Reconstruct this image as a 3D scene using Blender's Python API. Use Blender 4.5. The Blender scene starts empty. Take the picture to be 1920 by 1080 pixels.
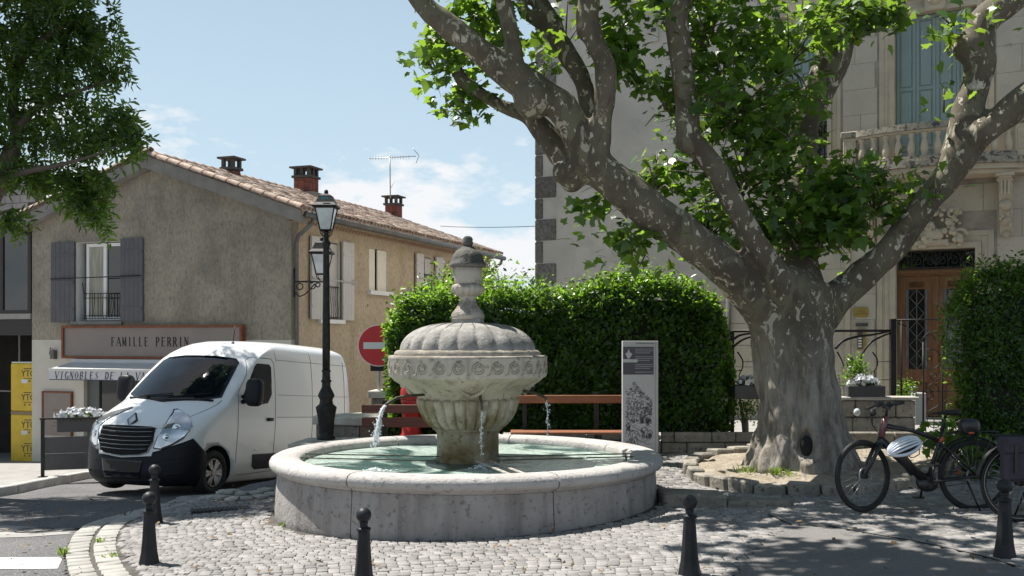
import bpy, bmesh, math, random
import numpy as np
from math import sin, cos, pi, radians, sqrt, atan2, floor
from mathutils import Vector, Matrix, noise
from mathutils.bvhtree import BVHTree
from mathutils.geometry import tessellate_polygon

S = bpy.context.scene
COL = S.collection
rnd = random.Random(7)
F = 1900.0      # focal length in photograph pixels (1920 wide)
HZ = 635.0      # row of the horizon
CZ = 1.9        # eye height

# ---------------------------------------------------------------- camera
cd = bpy.data.cameras.new('camera'); cam = bpy.data.objects.new('camera', cd); COL.objects.link(cam)
cam.location = (0, 0, CZ); cam.rotation_euler = (radians(90), 0, 0)
cd.sensor_width = 36; cd.lens = 36*F/1920; cd.shift_y = (HZ-540)/1920.0
cd.clip_start = 0.1; cd.clip_end = 900
S.camera = cam

# ---------------------------------------------------------------- light
SUNV = Vector((-0.45, 0.26, 1.0)).normalized()
EL = math.asin(SUNV.z); AZ = atan2(SUNV.x, SUNV.y)
w = bpy.data.worlds.new('World'); S.world = w; w.use_nodes = True
nt = w.node_tree; nt.nodes.clear(); N = nt.nodes.new; L = nt.links.new
out = N('ShaderNodeOutputWorld'); bg = N('ShaderNodeBackground'); bg.inputs['Strength'].default_value = 0.052
sky = N('ShaderNodeTexSky'); sky.sky_type = 'NISHITA'; sky.sun_disc = False
sky.sun_elevation = EL; sky.sun_rotation = AZ; sky.air_density = 1.0; sky.dust_density = 0.35; sky.ozone_density = 1.0
tc = N('ShaderNodeTexCoord'); mp = N('ShaderNodeMapping'); mp.inputs['Scale'].default_value = (1, 1, 2.4)
mp.inputs['Location'].default_value = (0.35, 0.1, 0.12)
L(tc.outputs['Generated'], mp.inputs['Vector'])
nz = N('ShaderNodeTexNoise'); nz.inputs['Scale'].default_value = 6.5; nz.inputs['Detail'].default_value = 8; nz.inputs['Roughness'].default_value = .6
L(mp.outputs[0], nz.inputs['Vector'])
sx = N('ShaderNodeSeparateXYZ'); L(tc.outputs['Generated'], sx.inputs[0])
hr = N('ShaderNodeMapRange'); hr.inputs['From Min'].default_value = 0.24; hr.inputs['From Max'].default_value = 0.09
hr.inputs['To Min'].default_value = -0.16; hr.inputs['To Max'].default_value = 0.09
L(sx.outputs['Z'], hr.inputs['Value'])
ad = N('ShaderNodeMath'); ad.operation = 'ADD'; L(nz.outputs['Fac'], ad.inputs[0]); L(hr.outputs[0], ad.inputs[1])
cr = N('ShaderNodeValToRGB'); cr.color_ramp.elements[0].position = .49; cr.color_ramp.elements[1].position = .58
L(ad.outputs[0], cr.inputs[0])
mx = N('ShaderNodeMixRGB'); mx.inputs[2].default_value = (9.4, 9.6, 9.9, 1)
L(cr.outputs[0], mx.inputs[0])
tint = N('ShaderNodeMixRGB'); tint.blend_type = 'MULTIPLY'; tint.inputs[0].default_value = 1; tint.inputs[2].default_value = (1.30, 1.22, 1.00, 1)
L(sky.outputs[0], tint.inputs[1])
hz = N('ShaderNodeMapRange'); hz.inputs['From Min'].default_value = .80; hz.inputs['From Max'].default_value = .02; hz.inputs['To Min'].default_value = .0; hz.inputs['To Max'].default_value = .90
L(sx.outputs['Z'], hz.inputs['Value'])
hm = N('ShaderNodeMixRGB'); hm.inputs[2].default_value = (6.5, 8.3, 9.9, 1); L(hz.outputs[0], hm.inputs[0]); L(tint.outputs[0], hm.inputs[1]); L(hm.outputs[0], mx.inputs[1])
L(mx.outputs[0], bg.inputs[0]); L(bg.outputs[0], out.inputs[0])

sl = bpy.data.lights.new('sun', 'SUN'); sl.energy = 5.0; sl.angle = radians(.53); sl.color = (1, .955, .88)
so = bpy.data.objects.new('sun', sl); COL.objects.link(so)
so.rotation_euler = (-SUNV).to_track_quat('-Z', 'Y').to_euler()
S.view_settings.view_transform = 'Standard'; S.view_settings.look = 'None'
S.view_settings.exposure = 0.92; S.view_settings.gamma = 1; S.view_settings.use_curve_mapping = False
S.cycles.max_bounces = 6; S.cycles.diffuse_bounces = 3; S.cycles.transparent_max_bounces = 6

# ---------------------------------------------------------------- geometry helpers
def gz(x, y):
    """height of the ground"""
    base = max(-.5, min(.24, .04*x))
    s = (x+3.76)*.333 + (y-10.9)*.943
    drop = .075*(math.log1p(math.exp(min(40, s*2.2)))/2.2)
    drop = min(drop, 3.2)
    u = x*.943 - y*.333
    k = max(0, min(1, (u+8.5)/.8)); k = k*k*(3-2*k)
    k2 = max(0, min(1, (y-12.2)/1.5)); k2 = k2*k2*(3-2*k2)
    return base - drop*(1-k) + k*k2*.12

def P(px, py, Y):
    return Vector(((px-960)/F*Y, Y, CZ+(HZ-py)/F*Y))

def G(px, py, lo=5.0, hi=60.0):
    """point of the ground seen at a pixel"""
    Y = lo
    for i in range(4000):
        p = P(px, py, Y)
        if p.z <= gz(p.x, p.y): break
        Y += .02
    return p

class MB:
    def __init__(s): s.v = []; s.f = []; s.m = []; s.sm = []
    def add(s, vs, fs, m=0, smooth=False):
        o = len(s.v); s.v += [tuple(q) for q in vs]
        for f in fs: s.f.append(tuple(i+o for i in f)); s.m.append(m); s.sm.append(smooth)
        return s
    def box(s, c, d, rz=0, m=0, taper=0, R=None):
        x, y, z = d[0]/2, d[1]/2, d[2]/2
        vs = []
        for k in (-1, 1):
            t = 1-taper if k > 0 else 1
            for a, b in ((-1, -1), (1, -1), (1, 1), (-1, 1)): vs.append(Vector((a*x*t, b*y*t, k*z)))
        R = R if R is not None else Matrix.Rotation(rz, 3, 'Z')
        c = Vector(c)
        return s.add([R@q+c for q in vs], [(0, 3, 2, 1), (4, 5, 6, 7), (0, 1, 5, 4), (1, 2, 6, 5), (2, 3, 7, 6), (3, 0, 4, 7)], m)
    def bx(s, x0, x1, y0, y1, z0, z1, m=0):
        return s.box(((x0+x1)/2, (y0+y1)/2, (z0+z1)/2), (abs(x1-x0), abs(y1-y0), abs(z1-z0)), m=m)
    def bev(s, x0, x1, y0, y1, z0, z1, b=.01, m=0):
        """box with chamfered edges"""
        if x0 > x1: x0, x1 = x1, x0
        if y0 > y1: y0, y1 = y1, y0
        if z0 > z1: z0, z1 = z1, z0
        bmm = bmesh.new(); bmesh.ops.create_cube(bmm, size=1)
        for v in bmm.verts: v.co = ((x0+x1)/2+v.co.x*(x1-x0), (y0+y1)/2+v.co.y*(y1-y0), (z0+z1)/2+v.co.z*(z1-z0))
        bmesh.ops.bevel(bmm, geom=bmm.edges[:], offset=b, segments=1, affect='EDGES', profile=.5)
        bmm.verts.ensure_lookup_table()
        vs = [v.co.copy() for v in bmm.verts]; fs = [[v.index for v in f.verts] for f in bmm.faces]; bmm.free()
        return s.add(vs, fs, m)
    def bar(s, a, b, w=.02, h=None, m=0):
        a, b = Vector(a), Vector(b); d = b-a; h = h or w
        q = d.to_track_quat('X', 'Z').to_matrix()
        return s.box((a+b)/2, (d.length, w, h), R=q, m=m)
    def tube(s, pts, r, n=8, m=0, cap=True, smooth=True, closed=False):
        pts = [Vector(p) for p in pts]; k = len(pts)
        rs = r if hasattr(r, '__len__') else [r]*k
        vs = []; up = None
        for i, p in enumerate(pts):
            if closed: t = (pts[(i+1) % k]-pts[i-1]).normalized()
            else: t = (pts[min(i+1, k-1)]-pts[max(i-1, 0)]).normalized()
            if up is None:
                up = Vector((0, 0, 1)) if abs(t.z) < .9 else Vector((1, 0, 0))
            sd = t.cross(up)
            if sd.length < 1e-5: sd = t.orthogonal()
            sd.normalize(); up = sd.cross(t).normalized()
            for j in range(n):
                a = 2*pi*j/n; vs.append(p+(sd*cos(a)+up*sin(a))*rs[i])
        fs = []
        for i in range(k if closed else k-1):
            i2 = (i+1) % k
            for j in range(n): fs.append((i*n+j, i*n+(j+1) % n, i2*n+(j+1) % n, i2*n+j))
        if cap and not closed:
            fs.append(tuple(range(n))[::-1]); fs.append(tuple((k-1)*n+j for j in range(n)))
        return s.add(vs, fs, m, smooth)
    def cyl(s, c, r, z0, z1, n=16, m=0, r2=None):
        return s.lathe([(r, z0), (r2 if r2 is not None else r, z1)], n, c, m=m, smooth=False, caps=True)
    def lathe(s, prof, n=32, c=(0, 0), m=0, smooth=True, caps=True, fr=None, a0=0, a1=2*pi):
        full = abs(a1-a0-2*pi) < 1e-6; k = n if full else n+1; vs = []
        for r, z in prof:
            for j in range(k):
                a = a0+(a1-a0)*j/n; q = fr(r, z, a) if fr else r
                vs.append((c[0]+q*cos(a), c[1]+q*sin(a), z))
        fs = []
        for i in range(len(prof)-1):
            for j in range(n):
                j2 = (j+1) % k; fs.append((i*k+j, i*k+j2, (i+1)*k+j2, (i+1)*k+j))
        if caps and full:
            if prof[0][0] > 1e-4: fs.append(tuple(range(k))[::-1])
            if prof[-1][0] > 1e-4: fs.append(tuple((len(prof)-1)*k+j for j in range(k)))
        return s.add(vs, fs, m, smooth)
    def prism(s, poly, z0, z1, m=0):
        """poly: (x,y) list, counter clockwise; z0,z1 numbers or functions"""
        n = len(poly); f0 = z0 if callable(z0) else (lambda x, y: z0); f1 = z1 if callable(z1) else (lambda x, y: z1)
        vs = [(x, y, f0(x, y)) for x, y in poly]+[(x, y, f1(x, y)) for x, y in poly]
        fs = [tuple(range(n))[::-1], tuple(range(n, 2*n))]
        for i in range(n): fs.append((i, (i+1) % n, n+(i+1) % n, n+i))
        return s.add(vs, fs, m)
    def extr(s, poly, T, depth, m=0):
        """poly (a,b) laid by T(a,b,d) -> point, extruded from d=0 to depth"""
        n = len(poly)
        vs = [T(a, b, 0) for a, b in poly]+[T(a, b, depth) for a, b in poly]
        fs = [tuple(range(n))[::-1], tuple(range(n, 2*n))]
        for i in range(n): fs.append((i, (i+1) % n, n+(i+1) % n, n+i))
        return s.add(vs, fs, m)
    def sphere(s, c, r, nu=16, nv=10, m=0, sc=(1, 1, 1), smooth=True):
        vs = []; c = Vector(c)
        for i in range(1, nv):
            t = pi*i/nv
            for j in range(nu):
                a = 2*pi*j/nu; vs.append(c+Vector((r*sc[0]*sin(t)*cos(a), r*sc[1]*sin(t)*sin(a), r*sc[2]*cos(t))))
        vs += [c+Vector((0, 0, r*sc[2])), c-Vector((0, 0, r*sc[2]))]
        fs = []
        for i in range(nv-2):
            for j in range(nu): fs.append((i*nu+j, (i+1)*nu+j, (i+1)*nu+(j+1) % nu, i*nu+(j+1) % nu))
        T, B = len(vs)-2, len(vs)-1
        for j in range(nu):
            fs.append((T, j, (j+1) % nu)); fs.append((B, (nv-2)*nu+(j+1) % nu, (nv-2)*nu+j))
        return s.add(vs, fs, m, smooth)
    def build(s, name, mat, parent=None, world=False, fixn=True):
        me = bpy.data.meshes.new(name); me.from_pydata([tuple(v) for v in s.v], [], s.f)
        mats = mat if isinstance(mat, (list, tuple)) else [mat]
        for q in mats: me.materials.append(q)
        me.polygons.foreach_set('material_index', s.m); me.polygons.foreach_set('use_smooth', s.sm)
        if fixn:
            b = bmesh.new(); b.from_mesh(me); bmesh.ops.recalc_face_normals(b, faces=b.faces[:]); b.to_mesh(me); b.free()
        me.update()
        return link(name, me, parent, world)

PINV = {}
def link(name, me, parent=None, world=False, loc=None):
    o = bpy.data.objects.new(name, me); COL.objects.link(o)
    if parent is not None:
        o.parent = parent
        if world: o.matrix_parent_inverse = PINV[parent.name]
    if loc is not None: o.location = loc
    return o

def tag(o, label=None, cat=None, group=None, kind=None):
    if label: o['label'] = label
    if cat: o['category'] = cat
    if group: o['group'] = group
    if kind: o['kind'] = kind
    return o

def thing(name, label, cat, loc=(0, 0, 0), rz=0, group=None, kind=None):
    o = bpy.data.objects.new(name, None); COL.objects.link(o)
    o.location = loc; o.rotation_euler = (0, 0, rz); o.empty_display_size = .2
    PINV[o.name] = (Matrix.Translation(Vector(loc)) @ Matrix.Rotation(rz, 4, 'Z')).inverted()
    return tag(o, label, cat, group, kind)

def copy_tree(o, parent=None):
    c = o.copy(); COL.objects.link(c)
    if parent is not None: c.parent = parent
    for ch in list(o.children): copy_tree(ch, c)
    return c

def text_mesh(body, size, depth=.004, shear=0, space=1.0, align='CENTER', serif=False):
    cu = bpy.data.curves.new('lettering', 'FONT'); cu.body = body; cu.size = size; cu.extrude = depth
    cu.align_x = align; cu.align_y = 'CENTER'; cu.shear = shear; cu.space_character = space; cu.resolution_u = 2
    if serif: cu.offset = -.004*size
    o = bpy.data.objects.new('tmp', cu); COL.objects.link(o)
    dg = bpy.context.evaluated_depsgraph_get(); me = bpy.data.meshes.new_from_object(o.evaluated_get(dg))
    bpy.data.objects.remove(o); return me

def text_obj(name, body, size, M4, mat, parent, **k):
    me = text_mesh(body, size, **k); me.transform(M4); me.materials.clear(); me.materials.append(mat); me.name = name
    return link(name, me, parent)

def np_mesh(name, V, Fc, mats, midx=None, smooth=False):
    """V (n,3), Fc (m,k) with k 3 or 4"""
    me = bpy.data.meshes.new(name); k = Fc.shape[1]
    me.vertices.add(len(V)); me.vertices.foreach_set('co', np.asarray(V, dtype=np.float32).ravel())
    me.loops.add(Fc.size); me.loops.foreach_set('vertex_index', Fc.astype(np.int32).ravel())
    me.polygons.add(len(Fc)); me.polygons.foreach_set('loop_start', np.arange(0, Fc.size, k, dtype=np.int32))
    me.polygons.foreach_set('loop_total', np.full(len(Fc), k, dtype=np.int32))
    for q in (mats if isinstance(mats, (list, tuple)) else [mats]): me.materials.append(q)
    if midx is not None: me.polygons.foreach_set('material_index', np.asarray(midx, dtype=np.int32))
    if smooth: me.polygons.foreach_set('use_smooth', np.ones(len(Fc), dtype=bool))
    me.update(calc_edges=True); return me

RS = np.random.RandomState(11)
def frames(n, t):
    """rotation matrices with z axis n and y axis close to t"""
    n = n/np.linalg.norm(n, axis=1, keepdims=True)
    x = np.cross(t, n); x /= np.linalg.norm(x, axis=1, keepdims=True)+1e-9
    y = np.cross(n, x)
    return np.stack([x, y, n], axis=2)
def inst(bv, bf, pos, rot, sc):
    V = np.einsum('nij,kj->nki', rot, bv)*sc[:, None, None]+pos[:, None, :]
    n, k = len(pos), len(bv)
    Fc = bf[None]+(np.arange(n)*k)[:, None, None]
    return V.reshape(-1, 3), Fc.reshape(-1, bf.shape[1])
def inst_data(bv, rot, pos, sc): return Matrix([[rot[i][0]*sc, rot[i][1]*sc, rot[i][2]*sc, pos[i]] for i in range(3)]+[[0, 0, 0, 1]])

# ---------------------------------------------------------------- materials
def newmat(name):
    m = bpy.data.materials.new(name); m.use_nodes = True
    nt = m.node_tree; b = nt.nodes['Principled BSDF']
    return m, nt, b
def mat(name, c, rough=.7, var=None, vs=3, vdet=6, bump=0, bs=40, metal=0, spec=.5, coat=0, stretch=(1, 1, 1), spots=None, ss=12, st=(.55, .62), coord='Object', objvar=0, trans=0, dirt=None):
    """c base colour, var second colour mixed by noise, spots third colour by thresholded noise"""
    m, nt, b = newmat(name); N = nt.nodes.new; L = nt.links.new
    b.inputs['Roughness'].default_value = rough; b.inputs['Metallic'].default_value = metal
    b.inputs['Specular IOR Level'].default_value = spec; b.inputs['Coat Weight'].default_value = coat
    b.inputs['Transmission Weight'].default_value = trans
    tc = N('ShaderNodeTexCoord'); mp = N('ShaderNodeMapping'); mp.inputs['Scale'].default_value = stretch
    L(tc.outputs[coord], mp.inputs[0]); vec = mp.outputs[0]
    col = None
    def noise_(sc, det, ro=.6):
        n = N('ShaderNodeTexNoise'); n.inputs['Scale'].default_value = sc; n.inputs['Detail'].default_value = det; n.inputs['Roughness'].default_value = ro
        L(vec, n.inputs['Vector']); return n.outputs['Fac']
    base = N('ShaderNodeRGB'); base.outputs[0].default_value = (*c, 1); col = base.outputs[0]
    if var:
        r = N('ShaderNodeMapRange'); r.inputs['From Min'].default_value = .35; r.inputs['From Max'].default_value = .65
        L(noise_(vs, vdet), r.inputs[0]); mx = N('ShaderNodeMixRGB'); L(r.outputs[0], mx.inputs[0]); L(col, mx.inputs[1]); mx.inputs[2].default_value = (*var, 1); col = mx.outputs[0]
    if spots:
        r = N('ShaderNodeMapRange'); r.inputs['From Min'].default_value = st[0]; r.inputs['From Max'].default_value = st[1]
        L(noise_(ss, 4), r.inputs[0]); mx = N('ShaderNodeMixRGB'); L(r.outputs[0], mx.inputs[0]); L(col, mx.inputs[1]); mx.inputs[2].default_value = (*spots, 1); col = mx.outputs[0]
    if dirt:
        r = N('ShaderNodeMapRange'); r.inputs['From Min'].default_value = .4; r.inputs['From Max'].default_value = .75; r.inputs['To Max'].default_value = .8
        n = N('ShaderNodeTexNoise'); n.inputs['Scale'].default_value = .7; n.inputs['Detail'].default_value = 8; L(tc.outputs[coord], n.inputs['Vector'])
        L(n.outputs['Fac'], r.inputs[0]); mx = N('ShaderNodeMixRGB'); L(r.outputs[0], mx.inputs[0]); L(col, mx.inputs[1]); mx.inputs[2].default_value = (*dirt, 1); col = mx.outputs[0]
    if objvar:
        oi = N('ShaderNodeObjectInfo'); gi = N('ShaderNodeNewGeometry'); am = N('ShaderNodeMath'); am.operation = 'ADD'; L(oi.outputs['Random'], am.inputs[0]); L(gi.outputs['Random Per Island'], am.inputs[1]); fr_ = N('ShaderNodeMath'); fr_.operation = 'FRACT'; L(am.outputs[0], fr_.inputs[0]); r = N('ShaderNodeMapRange'); r.inputs['To Min'].default_value = 1-objvar; r.inputs['To Max'].default_value = 1+objvar
        L(fr_.outputs[0], r.inputs[0]); hs = N('ShaderNodeHueSaturation'); L(r.outputs[0], hs.inputs['Value']); L(col, hs.inputs['Color']); col = hs.outputs[0]
    L(col, b.inputs['Base Color'])
    if bump:
        bp = N('ShaderNodeBump'); bp.inputs['Strength'].default_value = 1; bp.inputs['Distance'].default_value = bump
        L(noise_(bs, 5, .65), bp.inputs['Height']); L(bp.outputs[0], b.inputs['Normal'])
    return m
def leafmat(name, c, t, rough=.45, var=.35, tw=.45):
    m, nt, b = newmat(name); N = nt.nodes.new; L = nt.links.new
    geo = N('ShaderNodeNewGeometry'); tcd = N('ShaderNodeTexCoord'); n = N('ShaderNodeTexNoise'); n.inputs['Scale'].default_value = 2.2; n.inputs['Detail'].default_value = 3
    L(tcd.outputs['Object'], n.inputs['Vector'])
    ad = N('ShaderNodeMath'); ad.operation = 'ADD'; L(geo.outputs['Random Per Island'], ad.inputs[0]); L(n.outputs['Fac'], ad.inputs[1])
    r = N('ShaderNodeMapRange'); r.inputs['From Min'].default_value = .2; r.inputs['From Max'].default_value = 1.4; r.inputs['To Min'].default_value = 1-var; r.inputs['To Max'].default_value = 1+var
    L(ad.outputs[0], r.inputs[0])
    h1 = N('ShaderNodeHueSaturation'); h1.inputs['Color'].default_value = (*c, 1); L(r.outputs[0], h1.inputs['Value'])
    h2 = N('ShaderNodeHueSaturation'); h2.inputs['Color'].default_value = (*t, 1); L(r.outputs[0], h2.inputs['Value'])
    L(h1.outputs[0], b.inputs['Base Color']); b.inputs['Roughness'].default_value = rough; b.inputs['Specular IOR Level'].default_value = .55
    tr = N('ShaderNodeBsdfTranslucent'); L(h2.outputs[0], tr.inputs[0])
    ms = N('ShaderNodeMixShader'); ms.inputs[0].default_value = tw
    L(b.outputs[0], ms.inputs[1]); L(tr.outputs[0], ms.inputs[2]); L(ms.outputs[0], nt.nodes['Material Output'].inputs[0])
    return m

MT = {}
MT['iron'] = mat('black_iron', (.010, .011, .012), .5, spec=.25, var=(.03, .028, .026), vs=18, bump=.0012, bs=60)
MT['iron_grey'] = mat('bollard_paint', (.009, .010, .012), .5, spec=.3, var=(.02, .021, .024), vs=9, spots=(.06, .055, .05), ss=45, st=(.68, .76), bump=.0015, bs=45)
MT['asphalt'] = mat('asphalt', (.105, .102, .104), .9, var=(.07, .069, .072), vs=1.3, spots=(.30, .29, .29), ss=60, st=(.56, .66), bump=.006, bs=130)
MT['forecourt'] = mat('forecourt_asphalt', (.125, .118, .118), .92, var=(.165, .156, .15), vs=1.2, spots=(.36, .35, .34), ss=75, st=(.6, .68), bump=.006, bs=110)
MT['mortar'] = mat('sett_mortar', (.10, .09, .08), .95, var=(.05, .045, .04), vs=6, bump=.006, bs=80)
MT['sett'] = mat('granite_sett', (.275, .262, .255), .85, var=(.20, .19, .185), vs=5, spots=(.12, .115, .11), ss=60, st=(.6, .7), bump=.005, bs=70, objvar=.22, dirt=(.19, .18, .17))
MT['sett_light'] = mat('pale_sett', (.36, .345, .32), .85, var=(.26, .25, .23), vs=7, spots=(.24, .23, .21), ss=50, st=(.62, .72), bump=.005, bs=60, objvar=.12)
MT['kerb'] = mat('kerb_stone', (.42, .41, .39), .9, var=(.30, .29, .27), vs=5, bump=.004, bs=50, objvar=.1)
MT['walk'] = mat('pale_pavement', (.30, .29, .275), .9, var=(.22, .21, .20), vs=3, bump=.003, bs=80)
MT['white_paint'] = mat('road_paint', (.74, .74, .72), .7, var=(.60, .60, .58), vs=5, spots=(.3, .3, .3), ss=60, st=(.66, .74))
MT['stone_rough'] = mat('rough_stone', (.30, .275, .23), .92, var=(.18, .165, .14), vs=6, spots=(.09, .085, .075), ss=18, st=(.58, .68), bump=.018, bs=22, objvar=.2)
MT['pale_stone'] = mat('pale_cut_stone', (.60, .57, .50), .88, var=(.47, .44, .38), vs=6, bump=.006, bs=40, objvar=.1)
MT['soil'] = mat('dry_soil', (.33, .29, .23), .95, var=(.22, .18, .13), vs=7, spots=(.10, .08, .06), ss=26, st=(.6, .7), bump=.03, bs=20)
# ================================================================ GROUND
def sheet(name, inside, x0, x1, y0, y1, st, dz, m):
    nx, ny = int((x1-x0)/st)+1, int((y1-y0)/st)+1
    mb = MB(); idx = {}
    for j in range(ny):
        for i in range(nx):
            x, y = x0+i*st, y0+j*st; idx[i, j] = len(mb.v); mb.v.append((x, y, gz(x, y)+dz))
    for j in range(ny-1):
        for i in range(nx-1):
            if inside(x0+(i+.5)*st, y0+(j+.5)*st):
                mb.f.append((idx[i, j], idx[i+1, j], idx[i+1, j+1], idx[i, j+1])); mb.m.append(0); mb.sm.append(True)
    return tag(mb.build(name, m, fixn=False), kind='structure')
def inpoly(poly):
    def f(x, y):
        c = False; n = len(poly)
        for i in range(n):
            x1, y1 = poly[i]; x2, y2 = poly[i-1]
            if (y1 > y) != (y2 > y) and x < (x2-x1)*(y-y1)/(y2-y1)+x1: c = not c
        return c
    return f
def xy(l): return [tuple(G(a, b)[:2]) for a, b in l]
# street: near part fine, far part coarse
mb = MB(); xs = [-300, -150, -80, -45, -30]+[-24+i*.5 for i in range(97)]+[30, 45, 80, 150, 300]
ys = [-60, -20, 0, 3]+[4+i*.5 for i in range(73)]+[45, 60, 90, 150, 300, 600]
for y in ys:
    for x in xs: mb.v.append((x, y, gz(x, y)))
for j in range(len(ys)-1):
    for i in range(len(xs)-1):
        a = j*len(xs)+i; mb.f.append((a, a+1, a+1+len(xs), a+len(xs))); mb.m.append(0); mb.sm.append(True)
street = tag(mb.build('road', MT['asphalt'], fixn=False), kind='structure')

# paved island round the fountain
curve = [(155, 1130), (140, 1105), (128, 1080), (122, 1052), (126, 1028), (142, 1003), (175, 984), (230, 968), (300, 949), (380, 932), (450, 920), (520, 908)]
cw = xy(curve)
def resample(pts, st):
    pts = [Vector((*p, 0)) for p in pts]; out = [pts[0]]; acc = 0
    for a, b in zip(pts, pts[1:]):
        d = (b-a).length; t = st-acc
        while t <= d: out.append(a+(b-a)*(t/d)); t += st
        acc = (acc+d) % st
    return out
def catmull(pts, n=8):
    P_ = [Vector(p) for p in pts]; P_ = [P_[0]*2-P_[1]]+P_+[P_[-1]*2-P_[-2]]; o = []
    for i in range(1, len(P_)-2):
        for k in range(n):
            t = k/n; a, b, c, d = P_[i-1:i+3]
            o.append(.5*((2*b)+(c-a)*t+(2*a-5*b+4*c-d)*t*t+(3*b-a-3*c+d)*t**3))
    o.append(P_[-2]); return o
cs = [(p.x, p.y) for p in catmull([(x, y, 0) for x, y in cw], 6)]
FC = Vector((-.515, 11.8, 0)); FR = 2.22
# division between setts and the smooth forecourt on the right
div = xy([(1340, 1160), (1375, 1080), (1430, 1020), (1480, 990), (1560, 994), (1690, 1017), (1820, 1044), (1920, 1072), (2120, 1110)])
pave_poly = cs+[(-2.75, 12.6), (-3.1, 14.6), (-3.3, 16.5), (9.5, 16.5), (9.5, div[-1][1])]+div[::-1]
pave_in = inpoly(pave_poly)
bed = sheet('pavement', pave_in, -5, 9.6, 6.5, 16.5, .06, .012, MT['mortar'])
fore_poly = div+[(16, div[-1][1]), (16, 5), (div[0][0], 5)]
fore = sheet('forecourt', inpoly(fore_poly), .5, 16, 5, 13.4, .08, .026, MT['forecourt'])
yard = sheet('courtyard', lambda x, y: x*.943-y*.333 > -8.2, -4, 24, 16.4, 30, .3, .03, MT['walk'])

# setts
def sett_base(w, l, h, sd):
    r = random.Random(sd); j = lambda s: r.uniform(-s, s)
    o = [(-w/2+j(.004), -l/2+j(.004)), (w/2+j(.004), -l/2+j(.004)), (w/2+j(.004), l/2+j(.004)), (-w/2+j(.004), l/2+j(.004))]
    c = .004; vs = [(x, y, -.02) for x, y in o]+[(x, y, h-c) for x, y in o]+[(x*(1-2*c/w), y*(1-2*c/l), h+j(.0025)) for x, y in o]+[(0, 0, h+.004)]
    fs = []
    for k in (0, 4):
        for i in range(4):
            a, b = k+i, k+(i+1) % 4; fs += [(a, b, b+4), (a, b+4, a+4)]
    for i in range(4): fs.append((8+i, 8+(i+1) % 4, 12))
    return np.array(vs), np.array(fs)
SV = [sett_base(.090, .080, .016, k) for k in range(10)]
SVB = [sett_base(.20, .145, .022, 50+k) for k in range(6)]
setts = []          # (x,y,rot,variant, big)
band = []
cs3 = catmull([(x, y, 0) for x, y in cw], 30)
def offset(pl, d):
    o = []
    for i, p in enumerate(pl):
        t = (pl[min(i+1, len(pl)-1)]-pl[max(0, i-1)]).normalized(); o.append(p+Vector((t.y, -t.x, 0))*d)
    return o
for d in (.11, .35):
    q = resample([(p.x, p.y) for p in offset(cs3, d)], .178)
    for i in range(len(q)-1):
        t = (q[i+1]-q[i]); band.append((q[i].x, q[i].y, atan2(t.y, t.x)+pi/2+rnd.uniform(-.04, .04), rnd.randrange(6)))
in_b = inpoly([(p.x, p.y) for p in offset(cs3, .50)]+pave_poly[len(cs):])
ang0 = radians(7); u = Vector((cos(ang0), sin(ang0), 0)); v = Vector((-sin(ang0), cos(ang0), 0))
b = -7.5
row = 0
while b < 6.5:
    a = -9+rnd.uniform(0, .1)
    while a < 9:
        wob = .035*sin(a*1.7+b*.6)+.02*sin(b*3+a*.7)
        c = Vector((1, 12, 0))+u*a+v*(b+wob)
        if in_b(c.x, c.y) and (c-FC).length > FR+.04 and c.y < 15.6:
            setts.append((c.x, c.y, ang0+.06*cos(a*1.7+b*.6)+rnd.uniform(-.05, .05), rnd.randrange(10)))
        a += .0955+rnd.uniform(-.003, .005)
    b += .0865; row += 1
def place_setts(lst, VV, m, nobj, near, name_stuff):
    lst = [s for s in lst if s[1] > 6.6]
    vis = sorted([s for s in lst if abs((s[0]/s[1])*F) < 960 and (CZ-gz(s[0], s[1]))/s[1]*F < 445], key=near)
    ids = set(id(s) for s in vis[:nobj])
    mes = []
    for bv, bf in VV:
        mes.append(np_mesh('sett', bv, bf, m))
    for s in vis[:nobj]:
        o = link('sett', mes[s[3]], bed); o.location = (s[0], s[1], gz(s[0], s[1])+rnd.uniform(-.002, .003)+.008)
        o.rotation_euler = (rnd.uniform(-.03, .03), rnd.uniform(-.03, .03), s[2])
    Vs, Fs, off = [], [], 0
    rest = [s for s in lst if id(s) not in ids]
    for k, (bv, bf) in enumerate(VV):
        g = [s for s in rest if s[3] == k]
        if not g: continue
        pos = np.array([(s[0], s[1], gz(s[0], s[1])+rnd.uniform(-.003, .003)+.008) for s in g])
        nn = np.array([(rnd.uniform(-.035, .035), rnd.uniform(-.035, .035), 1) for s in g]); tt = np.array([(-sin(s[2]), cos(s[2]), 0) for s in g])
        V, Fc = inst(bv, bf, pos, frames(nn, tt), np.ones(len(g))); Vs.append(V); Fs.append(Fc+off); off += len(V)
    if Vs:
        me = np_mesh(name_stuff, np.concatenate(Vs), np.concatenate(Fs), m); tag(link(name_stuff, me, bed), kind='stuff')
place_setts(setts, SV, MT['sett'], 220, lambda s: s[1], 'small_setts')
place_setts(band, SVB, MT['sett_light'], 80, lambda s: s[1], 'border_setts')

# drain grate in the paving
gp = G(415, 960)
dg_ = thing('drain_grate', 'long slotted iron drain grate set into the pale setts', 'drain grate', (gp.x, gp.y, gz(gp.x, gp.y)+.03), radians(20))
MB().bx(-.34, .34, -.12, .12, -.02, .004).build('frame', MT['iron'], dg_)
for i in range(15):
    MB().bx(-.31+i*.044-.012, -.31+i*.044+.012, -.10, .10, .004, .014).build('bar', MT['kerb'] if i % 1 else MT['iron_grey'], dg_)

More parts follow.
